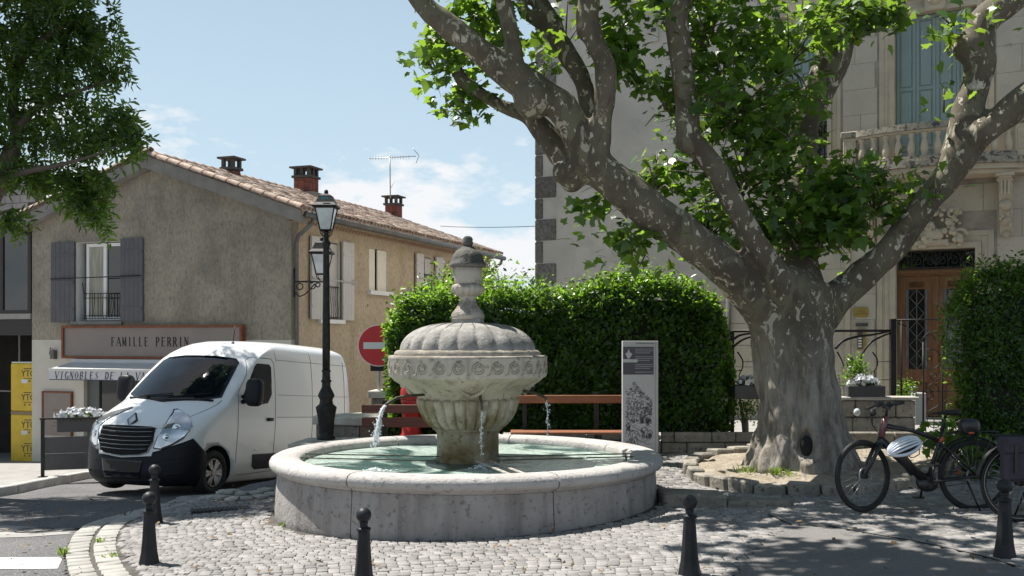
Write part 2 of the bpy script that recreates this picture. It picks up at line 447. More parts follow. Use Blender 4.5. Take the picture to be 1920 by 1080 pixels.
# painted line on the road
a, b_, c, d = [G(*q) for q in ((-160, 1047), (118, 1046), (108, 1067), (-160, 1069))]
mb = MB()
for i in range(12):
    t0, t1 = i/12, (i+1)/12
    pts = [a.lerp(b_, t0), a.lerp(b_, t1), d.lerp(c, t1), d.lerp(c, t0)]
    mb.add([(p.x, p.y, gz(p.x, p.y)+.005) for p in pts][::-1], [(0, 1, 2, 3)])
tag(mb.build('road_marking', MT['white_paint']), kind='structure')
# patched strip with cracks across the road
mb = MB(); top = [G(px, py) for px, py in ((-60, 986), (0, 986), (60, 988), (110, 992), (160, 990))]; bot = [G(px, py) for px, py in ((-60, 1010), (0, 1009), (60, 1007), (110, 1003), (142, 1001))]
for i in range(4):
    q = [top[i], top[i+1], bot[i+1], bot[i]]; mb.add([(p.x, p.y, gz(p.x, p.y)+.004) for p in q], [(0, 1, 2, 3)])
tag(mb.build('road_patch', MT['walk']), kind='structure')
mb = MB()
for k in range(16):
    px = rnd.uniform(-40, 140); py = rnd.uniform(989, 1005); p0 = G(px, py); pts = []
    for i in range(5):
        p0 = p0+Vector((rnd.uniform(.04, .14), rnd.uniform(-.05, .05), 0)); pts.append((p0.x, p0.y, gz(p0.x, p0.y)+.004))
    mb.tube(pts, rnd.uniform(.004, .009), 5)
tag(mb.build('road_cracks', MT['iron']), kind='structure')
# crack in the forecourt
pts = []
for i, (px, py) in enumerate(((1440, 972), (1480, 988), (1560, 993), (1620, 1005), (1690, 1016), (1760, 1031), (1820, 1043), (1860, 1056), (1900, 1068))):
    p = G(px+rnd.uniform(-3, 3), py+rnd.uniform(-1, 1)); pts.append((p.x, p.y, gz(p.x, p.y)+.028))
tag(MB().tube(pts, .009, 5).build('forecourt_crack', MT['iron']), kind='structure')

# pavement in front of the shop with its kerb stones
HC = Vector((-5.02, 23.0, 0)); hx = Vector((.333, .943, 0)).normalized(); hy = Vector((-hx.y, hx.x, 0))
kl = [G(px, py) for px, py in ((-260, 955), (-120, 944), (0, 931), (60, 917), (120, 905), (160, 897))]
kl = [Vector((p.x, p.y, 0)) for p in kl]; kl.append(kl[-1]+(hx*.7-hy*.5).normalized()*1.2); kl.append(kl[-1]+hx*1.5); kl.append(HC-hy*(-.1)+Vector((.9, -.5, 0)))
kl2 = resample([(p.x, p.y) for p in kl], .9)
pp = [(p.x, p.y) for p in kl]+[(-3.9, 25), (-30, 36), (-30, 12)]
walk = sheet('sidewalk', inpoly(pp), -26, -3.6, 11, 34, .15, .12, MT['walk'])
for i in range(len(kl2)-1):
    a, b_ = kl2[i], kl2[i+1]; d = (b_-a).normalized(); m_ = (a+b_)/2
    if m_.y > 23: continue
    o = MB().bev(-(b_-a).length/2+.006, (b_-a).length/2-.006, -.09, .09, -.15, .145, .012).build('kerb_stone', MT['kerb'], walk)
    sl_ = atan2(gz(b_.x, b_.y)-gz(a.x, a.y), (b_-a).length)
    o.location = (m_.x, m_.y, gz(m_.x, m_.y)); o.rotation_euler = (0, -sl_, atan2(d.y, d.x))
# dry leaves and grit lying about
def litter(n, sd):
    R = np.random.RandomState(sd); pos = []
    while len(pos) < n:
        x, y = R.uniform(-6.5, 7), R.uniform(7, 14.4)
        if (Vector((x, y, 0))-FC).length < FR+.05: continue
        pos.append((x, y, gz(x, y)+.045+.01*R.rand()))
    pos = np.array(pos); nn = R.normal(size=(n, 3))*.35+np.array([0, 0, 1.])
    bv = np.array([(0, 0, 0), (-.3, .4, .12), (-.12, .8, .05), (0, 1, .2), (.15, .75, .03), (.35, .4, .1)]); bf = np.array([(0, 2, 1), (0, 3, 2), (0, 4, 3), (0, 5, 4)])
    V, Fc = inst(bv, bf, pos, frames(nn, R.normal(size=(n, 3))), .025+.05*R.rand(n)); return np_mesh('fallen_leaves', V, Fc, MT['dryleaf'])
MT['dryleaf'] = mat('dry_leaf', (.20, .13, .05), .8, var=(.10, .06, .03), vs=8)
tag(link('fallen_leaves', litter(420, 3)), kind='stuff')
# weeds in the joints
def tuft(name, p, n, h, label, m=None, spread=.05):
    mb = MB()
    for i in range(n):
        a = rnd.uniform(0, 2*pi); r = rnd.uniform(0, spread); hh = h*rnd.uniform(.5, 1); d = Vector((cos(a), sin(a), 0)); s_ = Vector((-d.y, d.x, 0))*.006
        b0 = d*r; b1 = b0+d*hh*.3+Vector((0, 0, hh*.7)); b2 = b0+d*hh*.8+Vector((0, 0, hh))
        mb.add([b0-s_, b0+s_, b1+s_*.8, b1-s_*.8, b2], [(0, 1, 2, 3), (3, 2, 4)])
    o = mb.build(name, m or MT['weed'], fixn=False); o.location = p; return tag(o, label, 'weed')
MT['weed'] = leafmat('weed_green', (.12, .17, .03), (.2, .3, .04))
for px, py, n, h, lb in ((118, 1045, 40, .10, 'low green weed at the tip of the kerb beside the white road line'), (186, 1022, 30, .07, 'small green weed between pale border setts'),
                         (192, 1050, 12, .04, 'tiny weed in the joint behind the border setts'), (214, 1048, 26, .05, 'flat green weed left of the bell-shaped bollard'), (530, 990, 20, .06, 'weed growing against the left foot of the fountain basin')):
    p = G(px, py); tuft('weed', (p.x, p.y, gz(p.x, p.y)+.02), n, h, lb)
# ================================================================ FOUNTAIN
def stone_mat(name, base, dark, light, algae=None, topdark=True, sc=1.0, streak=True):
    m, nt, b = newmat(name); N = nt.nodes.new; L = nt.links.new
    tc = N('ShaderNodeTexCoord'); geo = N('ShaderNodeNewGeometry')
    def noise_(s, d, st=(1, 1, 1), ro=.6):
        mp = N('ShaderNodeMapping'); mp.inputs['Scale'].default_value = st; L(tc.outputs['Object'], mp.inputs[0])
        n = N('ShaderNodeTexNoise'); n.inputs['Scale'].default_value = s; n.inputs['Detail'].default_value = d; n.inputs['Roughness'].default_value = ro
        L(mp.outputs[0], n.inputs['Vector']); return n.outputs['Fac']
    def rng(v, a, b_, c=0, d=1):
        r = N('ShaderNodeMapRange'); r.inputs['From Min'].default_value = a; r.inputs['From Max'].default_value = b_; r.inputs['To Min'].default_value = c; r.inputs['To Max'].default_value = d
        L(v, r.inputs[0]); return r.outputs[0]
    def mix(f, a, c):
        x = N('ShaderNodeMixRGB'); L(f, x.inputs[0])
        for k, q in ((1, a), (2, c)):
            if isinstance(q, tuple): x.inputs[k].default_value = (*q, 1)
            else: L(q, x.inputs[k])
        return x.outputs[0]
    def mul(a, b_):
        x = N('ShaderNodeMath'); x.operation = 'MULTIPLY'; L(a, x.inputs[0]); L(b_, x.inputs[1]); return x.outputs[0]
    col = mix(rng(noise_(2.2*sc, 8), .35, .65), base, light)
    if streak: col = mix(rng(noise_(5*sc, 6, (1, 1, .12)), .5, .72, 0, .75), col, dark)
    col = mix(rng(noise_(16*sc, 6), .56, .68, 0, .8), col, dark)
    if topdark:
        s_ = N('ShaderNodeSeparateXYZ'); L(geo.outputs['Normal'], s_.inputs[0])
        f = mul(rng(s_.outputs['Z'], -.15, .35), rng(noise_(4.5*sc, 9, ro=.7), .36, .56, .15, .95)); col = mix(f, col, dark)
    if algae:
        z = N('ShaderNodeSeparateXYZ'); L(tc.outputs['Object'], z.inputs[0])
        f = mul(rng(z.outputs['Z'], algae[2], algae[1]), rng(noise_(3.3, 6), .38, .62)); col = mix(f, col, algae[0])
    L(col, b.inputs['Base Color']); b.inputs['Roughness'].default_value = .88
    bp = N('ShaderNodeBump'); bp.inputs['Distance'].default_value = .008; L(noise_(28*sc, 8, ro=.7), bp.inputs['Height'])
    bp2 = N('ShaderNodeBump'); bp2.inputs['Distance'].default_value = .012; L(noise_(7*sc, 6), bp2.inputs['Height']); L(bp.outputs[0], bp2.inputs['Normal']); L(bp2.outputs[0], b.inputs['Normal'])
    return m
MT['basin'] = stone_mat('basin_stone', (.27, .245, .23), (.11, .10, .09), (.34, .32, .305), topdark=False)
MT['coping'] = stone_mat('coping_stone', (.36, .34, .325), (.20, .185, .175), (.44, .42, .405), topdark=False, streak=False)
MT['vase'] = stone_mat('carved_stone', (.44, .40, .34), (.16, .14, .115), (.52, .48, .41), topdark=True)
MT['bowl'] = stone_mat('bowl_stone', (.43, .385, .29), (.16, .135, .095), (.52, .47, .37), algae=((.16, .12, .035), 1.0, 1.32), topdark=True)
MT['dome'] = stone_mat('weathered_dome', (.38, .36, .335), (.19, .18, .17), (.46, .44, .41), topdark=True, streak=False)
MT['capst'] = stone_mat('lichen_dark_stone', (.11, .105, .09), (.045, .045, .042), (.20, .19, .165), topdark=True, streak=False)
MT['shaft'] = stone_mat('algae_stone', (.30, .25, .16), (.06, .05, .025), (.36, .33, .25), algae=((.11, .07, .015), .5, .95), topdark=False)

ft = thing('fountain', 'round stone fountain with lobed dome, gadrooned bowl and low circular basin', 'fountain', (FC.x, FC.y, 0))
bt = .585           # top of the basin
prof_w = [(2.185, -.35), (2.19, .0), (2.185, .10), (2.165, .40), (2.16, .415), (1.9, .415), (1.9, -.35)]
prof_c = [(2.165, .415), (2.175, .432), (2.205, .447), (2.235, .462), (2.25, .49), (2.25, .53), (2.232, .562), (2.19, .583), (2.10, .59), (1.99, .588), (1.93, .572), (1.905, .545), (1.90, .50), (1.90, .415)]
nb = 9; a_off = radians(-90-38)
def arc_block(prof, a0, a1, mt, name, n=14, jit=.0):
    mb = MB(); k = n+1; vs = []
    for r, z in prof:
        for j in range(k):
            a = a0+(a1-a0)*j/n; vs.append((r*cos(a), r*sin(a), z))
    fs = []
    for i in range(len(prof)):
        i2 = (i+1) % len(prof)
        for j in range(n): fs.append((i*k+j, i*k+j+1, i2*k+j+1, i2*k+j))
    mb.add(vs, fs, 0, True)
    mb.add([vs[i*k] for i in range(len(prof))], [tuple(range(len(prof)))]); mb.add([vs[i*k+n] for i in range(len(prof))], [tuple(range(len(prof)))[::-1]])
    return mb.build(name, mt, ft)
edges_w = [radians(a) for a in (-166, -119, -65, -18, 28, 75, 122, 160, 194)]
for i in range(len(edges_w)-1):
    j = .005; arc_block(prof_w, edges_w[i]+j/2, edges_w[i+1]-j/2, MT['basin'], 'wall_block', 18)
for i in range(len(edges_w)-1):
    e0, e1 = edges_w[i]+radians(.6*((i*37) % 3-1)), edges_w[i+1]+radians(.6*(((i+1) % (len(edges_w)-1))*37 % 3-1))
    if i == len(edges_w)-2: e1 = edges_w[0]+2*pi+radians(.6*(0-1))
    arc_block(prof_c, e0+.0035, e1-.0035, MT['coping'], 'coping_stone', 18)
MB().lathe([(1.905, .40), (1.9, .0), (0.3, -.02)], 48, caps=False).build('basin_lining', MT['pale_stone'], ft)
MB().lathe([(2.16, -.3), (2.16, .41), (1.93, .50), (1.91, .5)], 64, caps=False).build('core', MT['mortar'], ft)
# pedestal profile (half widths in photo pixels at this depth: 161 px per metre)
def pz(py): return CZ+(HZ-py)/F*FC.y
def pr(px): return px/F*FC.y
k_sc = 1.0
shaft = [(pr(61), -.02), (pr(59), pz(862)), (pr(57), pz(850)), (pr(57), pz(812)), (pr(60), pz(806)), (pr(62), pz(803))]
MB().lathe(shaft, 40, caps=False, fr=lambda r, z, a: r/(max(abs(cos(4*(a % (pi/4)-pi/2*0)/4)), .2))**0 * (1+.018*cos(8*a))).build('shaft', MT['shaft'], ft)
NB = 26
bowl = [(60, 804), (70, 797), (79, 786), (86, 772), (91, 758), (93, 749), (92, 745)]
bp_ = [(pr(r), pz(z)) for r, z in bowl]
bowl2 = []
for i in range(len(bp_)-1):
    for k in range(3): t = k/3; bowl2.append((bp_[i][0]*(1-t)+bp_[i+1][0]*t, bp_[i][1]*(1-t)+bp_[i+1][1]*t))
bowl2.append(bp_[-1])
def gad(n, amp, z0, z1):
    def f(r, z, a):
        t = min(1, max(0, (z-z0)/(z1-z0))); e = sin(pi*min(1, t*1.0))**.25 if 0 < t < 1 else 0
        return r*(1+amp*(abs(cos(n*a/2))**.55-.62)*e)
    return f
MB().lathe(bowl2, NB*10, caps=False, fr=gad(NB, .14, pz(806), pz(743))).build('fluted_bowl', MT['bowl'], ft)
a_f = radians(-84)
def lob(r, z, a):
    t = max(0, min(1, (z-pz(745))/(pz(707)-pz(745)))); q = abs(cos(2*(a-a_f)))**1.5
    return r*(1+.13*(q-.5)*sin(pi*t)**.8)
fl = [(92, 746), (94, 742), (97, 737), (103, 731), (113, 724), (125, 717), (136, 711), (143, 707), (146, 705)]
MB().lathe([(pr(r), pz(z)) for r, z in fl], 120, caps=False, fr=lob).build('flared_bowl', MT['bowl'], ft)
MB().lathe([(pr(60), pz(806)), (pr(66), pz(804)), (pr(62), pz(799))], 48, caps=True).build('collar', MT['shaft'], ft)
fz = [(130, 707), (146, 706), (148, 703), (148, 673), (149, 671), (149, 668), (146, 666), (130, 665)]
MB().lathe([(pr(r), pz(z)) for r, z in fz], 96, caps=True, fr=lambda r, z, a: r*(1+.004*noise.noise((cos(a)*4, sin(a)*4, z*9)))).build('frieze', MT['vase'], ft)
# running scroll in relief: one mesh, copies turned round the drum
ns = 27; R0 = pr(148)+.002; step = 2*pi/ns; w_ = R0*step
mb = MB(); pts = []
hh = (pz(673)-pz(703))
for i in range(30):
    t = i/29; a = t*2.15*2*pi; rr = (.40-.30*t)*hh
    pts.append((cos(a+pi*.5)*rr*1.08, sin(a+pi*.5)*rr))
pts2 = [(-w_*.58, -hh*.40), (-w_*.42, -hh*.34), (-w_*.36, -hh*.1), (-w_*.27, hh*.2), (-w_*.12, hh*.38)]+pts
def wrap(q, o=0): 
    a = q[0]/R0; return (cos(a)*(R0+o), sin(a)*(R0+o), (pz(673)+pz(703))/2+q[1])
mb.tube([wrap(q) for q in pts2], .0065, 5)
me = mb.build('scroll', MT['vase'], ft); me.rotation_euler.z = 0
for i in range(1, ns): o = link('scroll', me.data, ft); o.rotation_euler.z = i*step
lipp = [(134, 667), (137, 665), (137, 661), (134, 658), (133, 657), (122, 655)]
MB().lathe([(pr(r), pz(z)) for r, z in lipp], 96, caps=True).build('dome_lip', MT['vase'], ft)
# dome of bulging segments
ND = 21; dome = []
for i in range(22):
    t = i/21*pi/2; dome.append((pr(34)+(pr(125)-pr(34))*cos(t)**.9, pz(657)+(pz(606)-pz(657))*sin(t)**1.0))
MB().lathe(dome, ND*12, caps=True, fr=lambda r, z, a: r*(1+.10*(abs(cos(ND*a/2+.4))**.38-.85)*min(1, (pz(604)-z)/.12))).build('dome', MT['dome'], ft)
for k in range(ND):  # thin dark tubes in the valleys, drawn in as the grooves' shadow lines
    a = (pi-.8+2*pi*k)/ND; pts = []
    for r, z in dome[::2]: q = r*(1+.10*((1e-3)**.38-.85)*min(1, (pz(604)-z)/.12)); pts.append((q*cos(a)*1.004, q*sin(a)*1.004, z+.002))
    MB().tube(pts, [.0075 if i < 8 else .005 for i in range(len(pts))], 5).build('dome_groove_shade', MT['capst'], ft)
MB().lathe([(pr(40), pz(612)), (pr(38), pz(604)), (pr(37), pz(598)), (pr(35), pz(597))], 4, a0=radians(40), a1=radians(400), caps=True, smooth=False).build('plinth', MT['dome'], ft)
fin = [(31, 599), (31, 590), (29, 586), (24, 580), (19, 573), (16, 566), (15, 560), (17, 557), (19, 555)]
MB().lathe([(pr(r), pz(z)) for r, z in fin], 40, caps=True).build('finial_stem', MT['vase'], ft)
ub = [(17, 556), (24, 552), (29, 546), (30.5, 540), (29, 536), (26, 533)]
MB().lathe([(pr(r), pz(z)) for r, z in ub], 160, caps=True, fr=gad(16, .09, pz(557), pz(533))).build('finial_cup', MT['vase'], ft)
MB().lathe([(pr(r), pz(z)) for r, z in [(24, 534), (25, 530), (27, 512), (28, 503), (27, 501)]], 40, caps=True).build('finial_urn', MT['vase'], ft)
cap = [(30, 502), (34, 499), (34, 495), (31, 492), (30, 485), (27, 477), (21, 470), (13, 465), (9, 462), (8, 460)]
MB().lathe([(pr(r), pz(z)) for r, z in cap], 48, caps=True, fr=lambda r, z, a: r*(1+.05*noise.noise((cos(a)*3, sin(a)*3, z*14)))).build('finial_cap', MT['capst'], ft)
MB().lathe([(pr(r), pz(z)) for r, z in [(7, 462), (9, 460), (10.5, 456), (9, 452), (9.5, 448), (7, 444), (3, 442.5), (0.01, 442)]], 24, caps=True).build('finial_knob', MT['capst'], ft)
# carved masks and spouts
for k in range(4):
    a = a_f+k*pi/2; d = Vector((cos(a), sin(a), 0)); s_ = Vector((-d.y, d.x, 0)); mb = MB()
    def q(f, l, z): return d*f+s_*l+Vector((0, 0, z))
    r0 = pr(112)
    mb.tube([q(r0+.01, -.15, pz(708)), q(r0+.03, -.17, pz(716)), q(r0-.0, -.13, pz(726)), q(r0-.03, -.05, pz(735)), q(r0-.05, 0, pz(738)), q(r0-.03, .05, pz(735)), q(r0, .13, pz(726)), q(r0+.03, .17, pz(716)), q(r0+.01, .15, pz(708))], [.02, .03, .03, .028, .03, .028, .03, .03, .02], 8)
    mb.sphere(q(r0+.0, 0, pz(718)), .09, 14, 10, sc=(.9, .9, .7)); mb.sphere(q(r0+.06, 0, pz(722)), .03, 10, 6)
    mb.sphere(q(r0+.05, -.045, pz(714)), .02, 8, 6); mb.sphere(q(r0+.05, .045, pz(714)), .02, 8, 6)
    mb.build('mask', MT['bowl'], ft)
MT['spout'] = mat('oxidised_pipe', (.03, .03, .025), .6, var=(.09, .07, .04), vs=20, bump=.002)
MT['water_white'] = mat('falling_water', (.86, .90, .92), .12, spec=.6)
m, nt_, b_ = newmat('stream_water'); b_.inputs['Base Color'].default_value = (.92, .96, .98, 1); b_.inputs['Roughness'].default_value = .06; b_.inputs['Transmission Weight'].default_value = .45; b_.inputs['IOR'].default_value = 1.33; MT['stream'] = m
def loc_(px, py, Y): p = P(px, py, Y); return Vector((p.x-FC.x, p.y-FC.y, p.z))
for pts in ([(795, 740, 11.45), (765, 742, 11.3), (744, 746, 11.2), (730, 754, 11.1), (722, 760, 11.05)], [(965, 728, 11.7), (985, 733, 11.65), (1005, 738, 11.6), (1020, 744, 11.55), (1025, 749, 11.53)], [(900, 738, 11.2), (901, 748, 11.12), (903, 756, 11.08), (904, 768, 11.06)]):
    MB().tube([loc_(*q) for q in pts], .016, 10).build('spout', MT['spout'], ft)
# water jets
def jet(name, top, bot, r0, beads, label):
    mb = MB(); n = 26; pts = []; rs = []
    for i in range(n):
        t = i/(n-1); x = top[0]+(bot[0]-top[0])*(t**.5)+rnd.uniform(-1.2, 1.2)*t; y = top[1]+(bot[1]-top[1])*t
        p = P(x, y, top[2]+(bot[2]-top[2])*t**.5); pts.append(p); rs.append(r0*(1-.6*t)*rnd.uniform(.45, 1.4))
    mb.tube(pts, rs, 6)
    for i in range(beads):
        t = rnd.uniform(.05, 1); p = P(top[0]+(bot[0]-top[0])*(t**.5)+rnd.gauss(0, 2.2+3*t*(r0 > .012)), top[1]+(bot[1]-top[1])*t, top[2]+(bot[2]-top[2])*t**.5)
        mb.sphere(p, rnd.uniform(.002, .0075), 6, 4, sc=(1, 1, 1.6))
    if top[1] < 800 and bot[1] > 830:
        e = P(bot[0], bot[1], bot[2]); e.z = .49
        for i in range(70): a = rnd.uniform(0, 6.3); r = abs(rnd.gauss(0, .10)); mb.sphere(e+Vector((r*cos(a), r*sin(a), rnd.uniform(0, .05)*(1-min(1, r*4)))), rnd.uniform(.004, .012), 6, 4, sc=(1.5, 1.5, .6))
    return tag(mb.build(name, MT['stream']), label, 'water jet', kind='stuff')
jet('water_jet', (722, 762, 11.05), (703, 838, 10.7), .018, 300, 'broad white water jet falling from the bent pipe on the fountain side near the bench')
jet('water_jet', (722, 762, 11.03), (701, 838, 10.66), .010, 90, 'thin second strand of water falling beside the broad jet')
jet('water_jet', (1025, 751, 11.53), (1027, 815, 11.5), .006, 60, 'broken thin trickle dripping in front of the dark hedge')
jet('water_jet', (904, 770, 11.06), (902, 855, 11.0), .005, 50, 'faint trickle running down before the mossy fountain shaft')
# water
m, nt_, b_ = newmat('fountain_water'); N = nt_.nodes.new; L = nt_.links.new
tc_ = N('ShaderNodeTexCoord'); n1 = N('ShaderNodeTexNoise'); n1.inputs['Scale'].default_value = 1.1; n1.inputs['Detail'].default_value = 4; n1.inputs['Distortion'].default_value = 1.2; L(tc_.outputs['Object'], n1.inputs['Vector'])
crp = N('ShaderNodeValToRGB'); e = crp.color_ramp.elements; e[0].position = .44; e[0].color = (.035, .085, .075, 1); e[1].position = .56; e[1].color = (.47, .57, .51, 1); L(n1.outputs['Fac'], crp.inputs[0]); L(crp.outputs[0], b_.inputs['Base Color'])
b_.inputs['Roughness'].default_value = .07; b_.inputs['IOR'].default_value = 1.33
n2 = N('ShaderNodeTexNoise'); n2.inputs['Scale'].default_value = 14; n2.inputs['Detail'].default_value = 6; n2.inputs['Distortion'].default_value = .6; L(tc_.outputs['Object'], n2.inputs['Vector'])
bpp = N('ShaderNodeBump'); bpp.inputs['Distance'].default_value = .05; L(n2.outputs['Fac'], bpp.inputs['Height']); L(bpp.outputs[0], b_.inputs['Normal']); MT['water'] = m
mb = MB(); mb.lathe([(pr(58), .485), (.7, .485), (1.0, .485), (1.3, .485), (1.6, .485), (1.905, .485)], 64, caps=False)
wo = mb.build('fountain_water', MT['water'], fixn=False); wo.location = (FC.x, FC.y, 0); tag(wo, kind='structure')
for f in wo.data.polygons: pass
# iron bars resting over the water
MT['rod'] = mat('dark_wet_iron', (.02, .02, .018), .4, var=(.10, .08, .05), vs=25)
MT['rod_pale'] = mat('worn_pale_iron', (.55, .53, .50), .5, var=(.25, .22, .18), vs=12)
for (x0, y0, Y0, x1, y1, Y1, mt, lb) in ((548, 857, 11.5, 824, 848, 11.2, 'rod', 'near one of the two dark iron bars crossing the water toward the bench side'), (556, 854, 11.9, 824, 843, 11.6, 'rod', 'far one of the two dark iron bars crossing the water toward the bench side'),
        (932, 848, 11.25, 1190, 834, 11.6, 'rod', 'near one of the two dark iron bars crossing the water toward the info panel'), (934, 843, 11.6, 1188, 831, 11.9, 'rod', 'far one of the two dark iron bars crossing the water toward the info panel')):
    a, b_ = P(x0, y0, Y0), P(x1, y1, Y1); a.z = b_.z = .535+.01; pa = Vector((a.x, Y0, .55)); pb = Vector((b_.x, Y1, .55))
    mb = MB(); mb.bar(pa, pb, .022, .012)
    if x0 > 900:
        for t in (.94, .99): q = pa.lerp(pb, t); mb.bar(q, q-Vector((0, 0, .09)), .01)
    tag(mb.build('iron_bar', MT[mt]), lb, 'iron bar', 'flat bars laid over the fountain water')
for dx, lb in ((0, 'worn pale iron bar running from fountain shaft to front rim, nearer the bench'), (.16, 'worn pale iron bar running from fountain shaft to front rim, nearer the tree')):
    a = Vector((-.40+dx, 11.35, .53)); b_ = Vector((-.02+dx, 9.98, .565)); tag(MB().bar(a, b_, .03, .012).build('iron_bar', MT['rod_pale']), lb, 'iron bar', 'flat bars laid over the fountain water')

# ================================================================ BOLLARDS
def bollard(p, h, label, label_first=[None]):
    if label_first[0] is None:
        t = thing('bollard', label, 'bollard', p, 0, 'ball-topped iron bollards around the paved island'); s_ = 1/.62
        body = [(.092, -.05), (.092, 0), (.088, .02), (.072, .10), (.062, .20), (.054, .32), (.047, .425), (.049, .428), (.049, .437)]
        MB().lathe(body, 8, caps=True, smooth=False).build('post', MT['iron_grey'], t)
        MB().lathe([(.046, .437), (.055, .444), (.058, .452), (.055, .460), (.036, .467), (.030, .48), (.031, .49), (.036, .505), (.030, .512)], 24).build('collar', MT['iron_grey'], t)
        MB().sphere((0, 0, .560), .060, 24, 16).build('ball', MT['iron_grey'], t); label_first[0] = t
    else:
        t = copy_tree(label_first[0]); t.location = p; t['label'] = label
    t.scale = (h/.62,)*3; return t
for X, Y, h, lb in ((-3.24, 9.05, .645, 'ball-topped bollard standing nearest the curved border setts by the road'), (-3.95, 11.2, .65, 'ball-topped bollard half hidden behind another one, in front of the van wheel'),
                    (-1.149, 7.85, .62, 'ball-topped bollard straight in front of the middle of the fountain basin'), (1.372, 7.83, .62, 'dark bollard in tree shade between fountain and crack in the asphalt'), (3.89, 8.0, .62, 'dark bollard in front of the bicycle wheel with the pannier')):
    bollard((X, Y, gz(X, Y)+.02), h, lb)

# ================================================================ LOW WALLS, STREET LAMP, BENCHES
def stones(t, poly_px, z0, z1, name='coping_slab'):
    pass
tw = thing('low_stone_wall', 'low stepped stone wall of thick pale slabs around the lamp base', 'stone wall', (-2.6, 14.3, 0))
def slab(name, pts, z0, z1, m='stone_rough', parent=tw):
    c = parent.location; mb = MB(); poly = [(x-c.x, y-c.y) for x, y in pts]
    mb.prism(poly, z0, z1); o = mb.build(name, MT[m], parent)
    md = o.modifiers.new('bevel', 'BEVEL'); md.width = .018; md.segments = 2; return o
MT['slab'] = mat('lime_slab', (.50, .48, .43), .9, var=(.36, .33, .28), vs=4, spots=(.16, .14, .11), ss=22, st=(.62, .72), bump=.01, bs=26, objvar=.08)
slab('coping_slab', [(-3.05, 13.75), (-1.9, 13.6), (-.2, 13.75), (-.2, 14.6), (-1.9, 14.75), (-2.95, 14.65)], .36, .47, 'slab')
slab('wall_stone', [(-3.0, 13.8), (-.25, 13.8), (-.25, 14.5), (-2.9, 14.6)], -.5, .357, 'stone_rough')
slab('coping_slab', [(-2.98, 15.1), (-2.2, 14.85), (-1.6, 15.3), (-.9, 15.45), (-.9, 16.1), (-2.3, 16.0), (-3.0, 15.6)], .62, .74, 'slab')
slab('wall_stone', [(-2.93, 15.15), (-2.25, 14.92), (-2.25, 15.9), (-2.95, 15.55)], -.6, .617)
slab('wall_stone', [(-2.24, 14.93), (-1.6, 15.35), (-1.6, 15.95), (-2.24, 15.9)], -.6, .617)
slab('wall_stone', [(-1.59, 15.35), (-.95, 15.5), (-.95, 16.0), (-1.59, 15.95)], -.6, .617)
slab('coping_slab', [(-2.35, 16.5), (-.8, 16.3), (-.8, 17.2), (-2.3, 17.1)], .93, 1.05, 'slab')
slab('wall_stone', [(-2.3, 16.55), (-.85, 16.35), (-.85, 17.1), (-2.25, 17.0)], -.6, .927)

LP = Vector((-2.64, 14.4, .47))
lt = thing('street_lamp', 'tall black cast-iron street lamp with a four-sided lantern', 'street lamp', LP)
MB().lathe([(.13, 0), (.13, .03), (.10, .06), (.105, .10), (.12, .30), (.145, .42), (.15, .46), (.10, .50), (.09, .56), (.12, .62), (.105, .66), (.065, .74), (.06, .80), (.08, .83), (.06, .85), (.055, .95), (.07, .97), (.052, .99)], 12).build('base', MT['iron'], lt)
MB().lathe([(.052, .98), (.055, 1.4), (.047, 2.2), (.042, 2.74), (.06, 2.76), (.06, 2.80), (.038, 2.83), (.03, 2.92), (.05, 2.94), (.02, 2.96)], 14, fr=lambda r, z, a: r*(1+.03*cos(8*a))).build('post', MT['iron'], lt)
MT['lampglass'] = mat('clear_lamp_glass', (.62, .66, .68), .08, spec=.8, var=(.45, .48, .5), vs=4)
def lantern(t, z, s=1.0, c=(0, 0)):
    c = Vector((c[0], c[1], z)); 
    def q(x, y, zz): return c+Vector((x, y, zz))*s
    b0, b1, h = .085, .155, .36
    mb = MB()
    for i, (a, b_) in enumerate(((-1, -1), (1, -1), (1, 1), (-1, 1))):
        mb.bar(q(a*b0, b_*b0, 0), q(a*b1, b_*b1, h), .016*s)
        a2, b2 = ((1, -1), (1, 1), (-1, 1), (-1, -1))[i]
        mb.bar(q(a*b0, b_*b0, 0), q(a2*b0, b2*b0, 0), .018*s); mb.bar(q(a*b1, b_*b1, h), q(a2*b1, b2*b1, h), .03*s)
        mb.tube([q(a*b0, b_*b0, 0), q(a*.075, b_*.075, -.06), q(a*.03, b_*.03, -.11)], .008*s, 6)
    mb.build('lantern_frame', MT['iron'], t)
    for (a, b_), (a2, b2) in (((-1, -1), (1, -1)), ((1, -1), (1, 1)), ((1, 1), (-1, 1)), ((-1, 1), (-1, -1))):
        k0, k1 = b0*.98, b1*.98
        MB().add([q(a*k0, b_*k0, .01), q(a2*k0, b2*k0, .01), q(a2*k1, b2*k1, h-.01), q(a*k1, b_*k1, h-.01)], [(0, 1, 2, 3)]).build('glass_pane', MT['lampglass'], t)
    rf = MB(); pr_ = [(b1*1.28, h), (b1*1.25, h+.03), (b1*.95, h+.08), (b1*.70, h+.17), (b1*.66, h+.19), (b1*.45, h+.21), (b1*.2, h+.23)]
    for i in range(len(pr_)-1):
        r0, z0 = pr_[i]; r1, z1 = pr_[i+1]
        vs = [q(a*r0, b_*r0, z0) for a, b_ in ((-1, -1), (1, -1), (1, 1), (-1, 1))]+[q(a*r1, b_*r1, z1) for a, b_ in ((-1, -1), (1, -1), (1, 1), (-1, 1))]
        rf.add(vs, [(k, (k+1) % 4, 4+(k+1) % 4, 4+k) for k in range(4)]+([(0, 3, 2, 1)] if i == 0 else []))
    rf.sphere(q(0, 0, h+.255), .035*s, 10, 8, sc=(1, 1, 1.3)); rf.build('lantern_roof', MT['iron'], t)
    MB().sphere(q(0, 0, h-.08), .035*s, 12, 8, sc=(1, 1, 1.8)).build('bulb', MT['lampglass'], t)
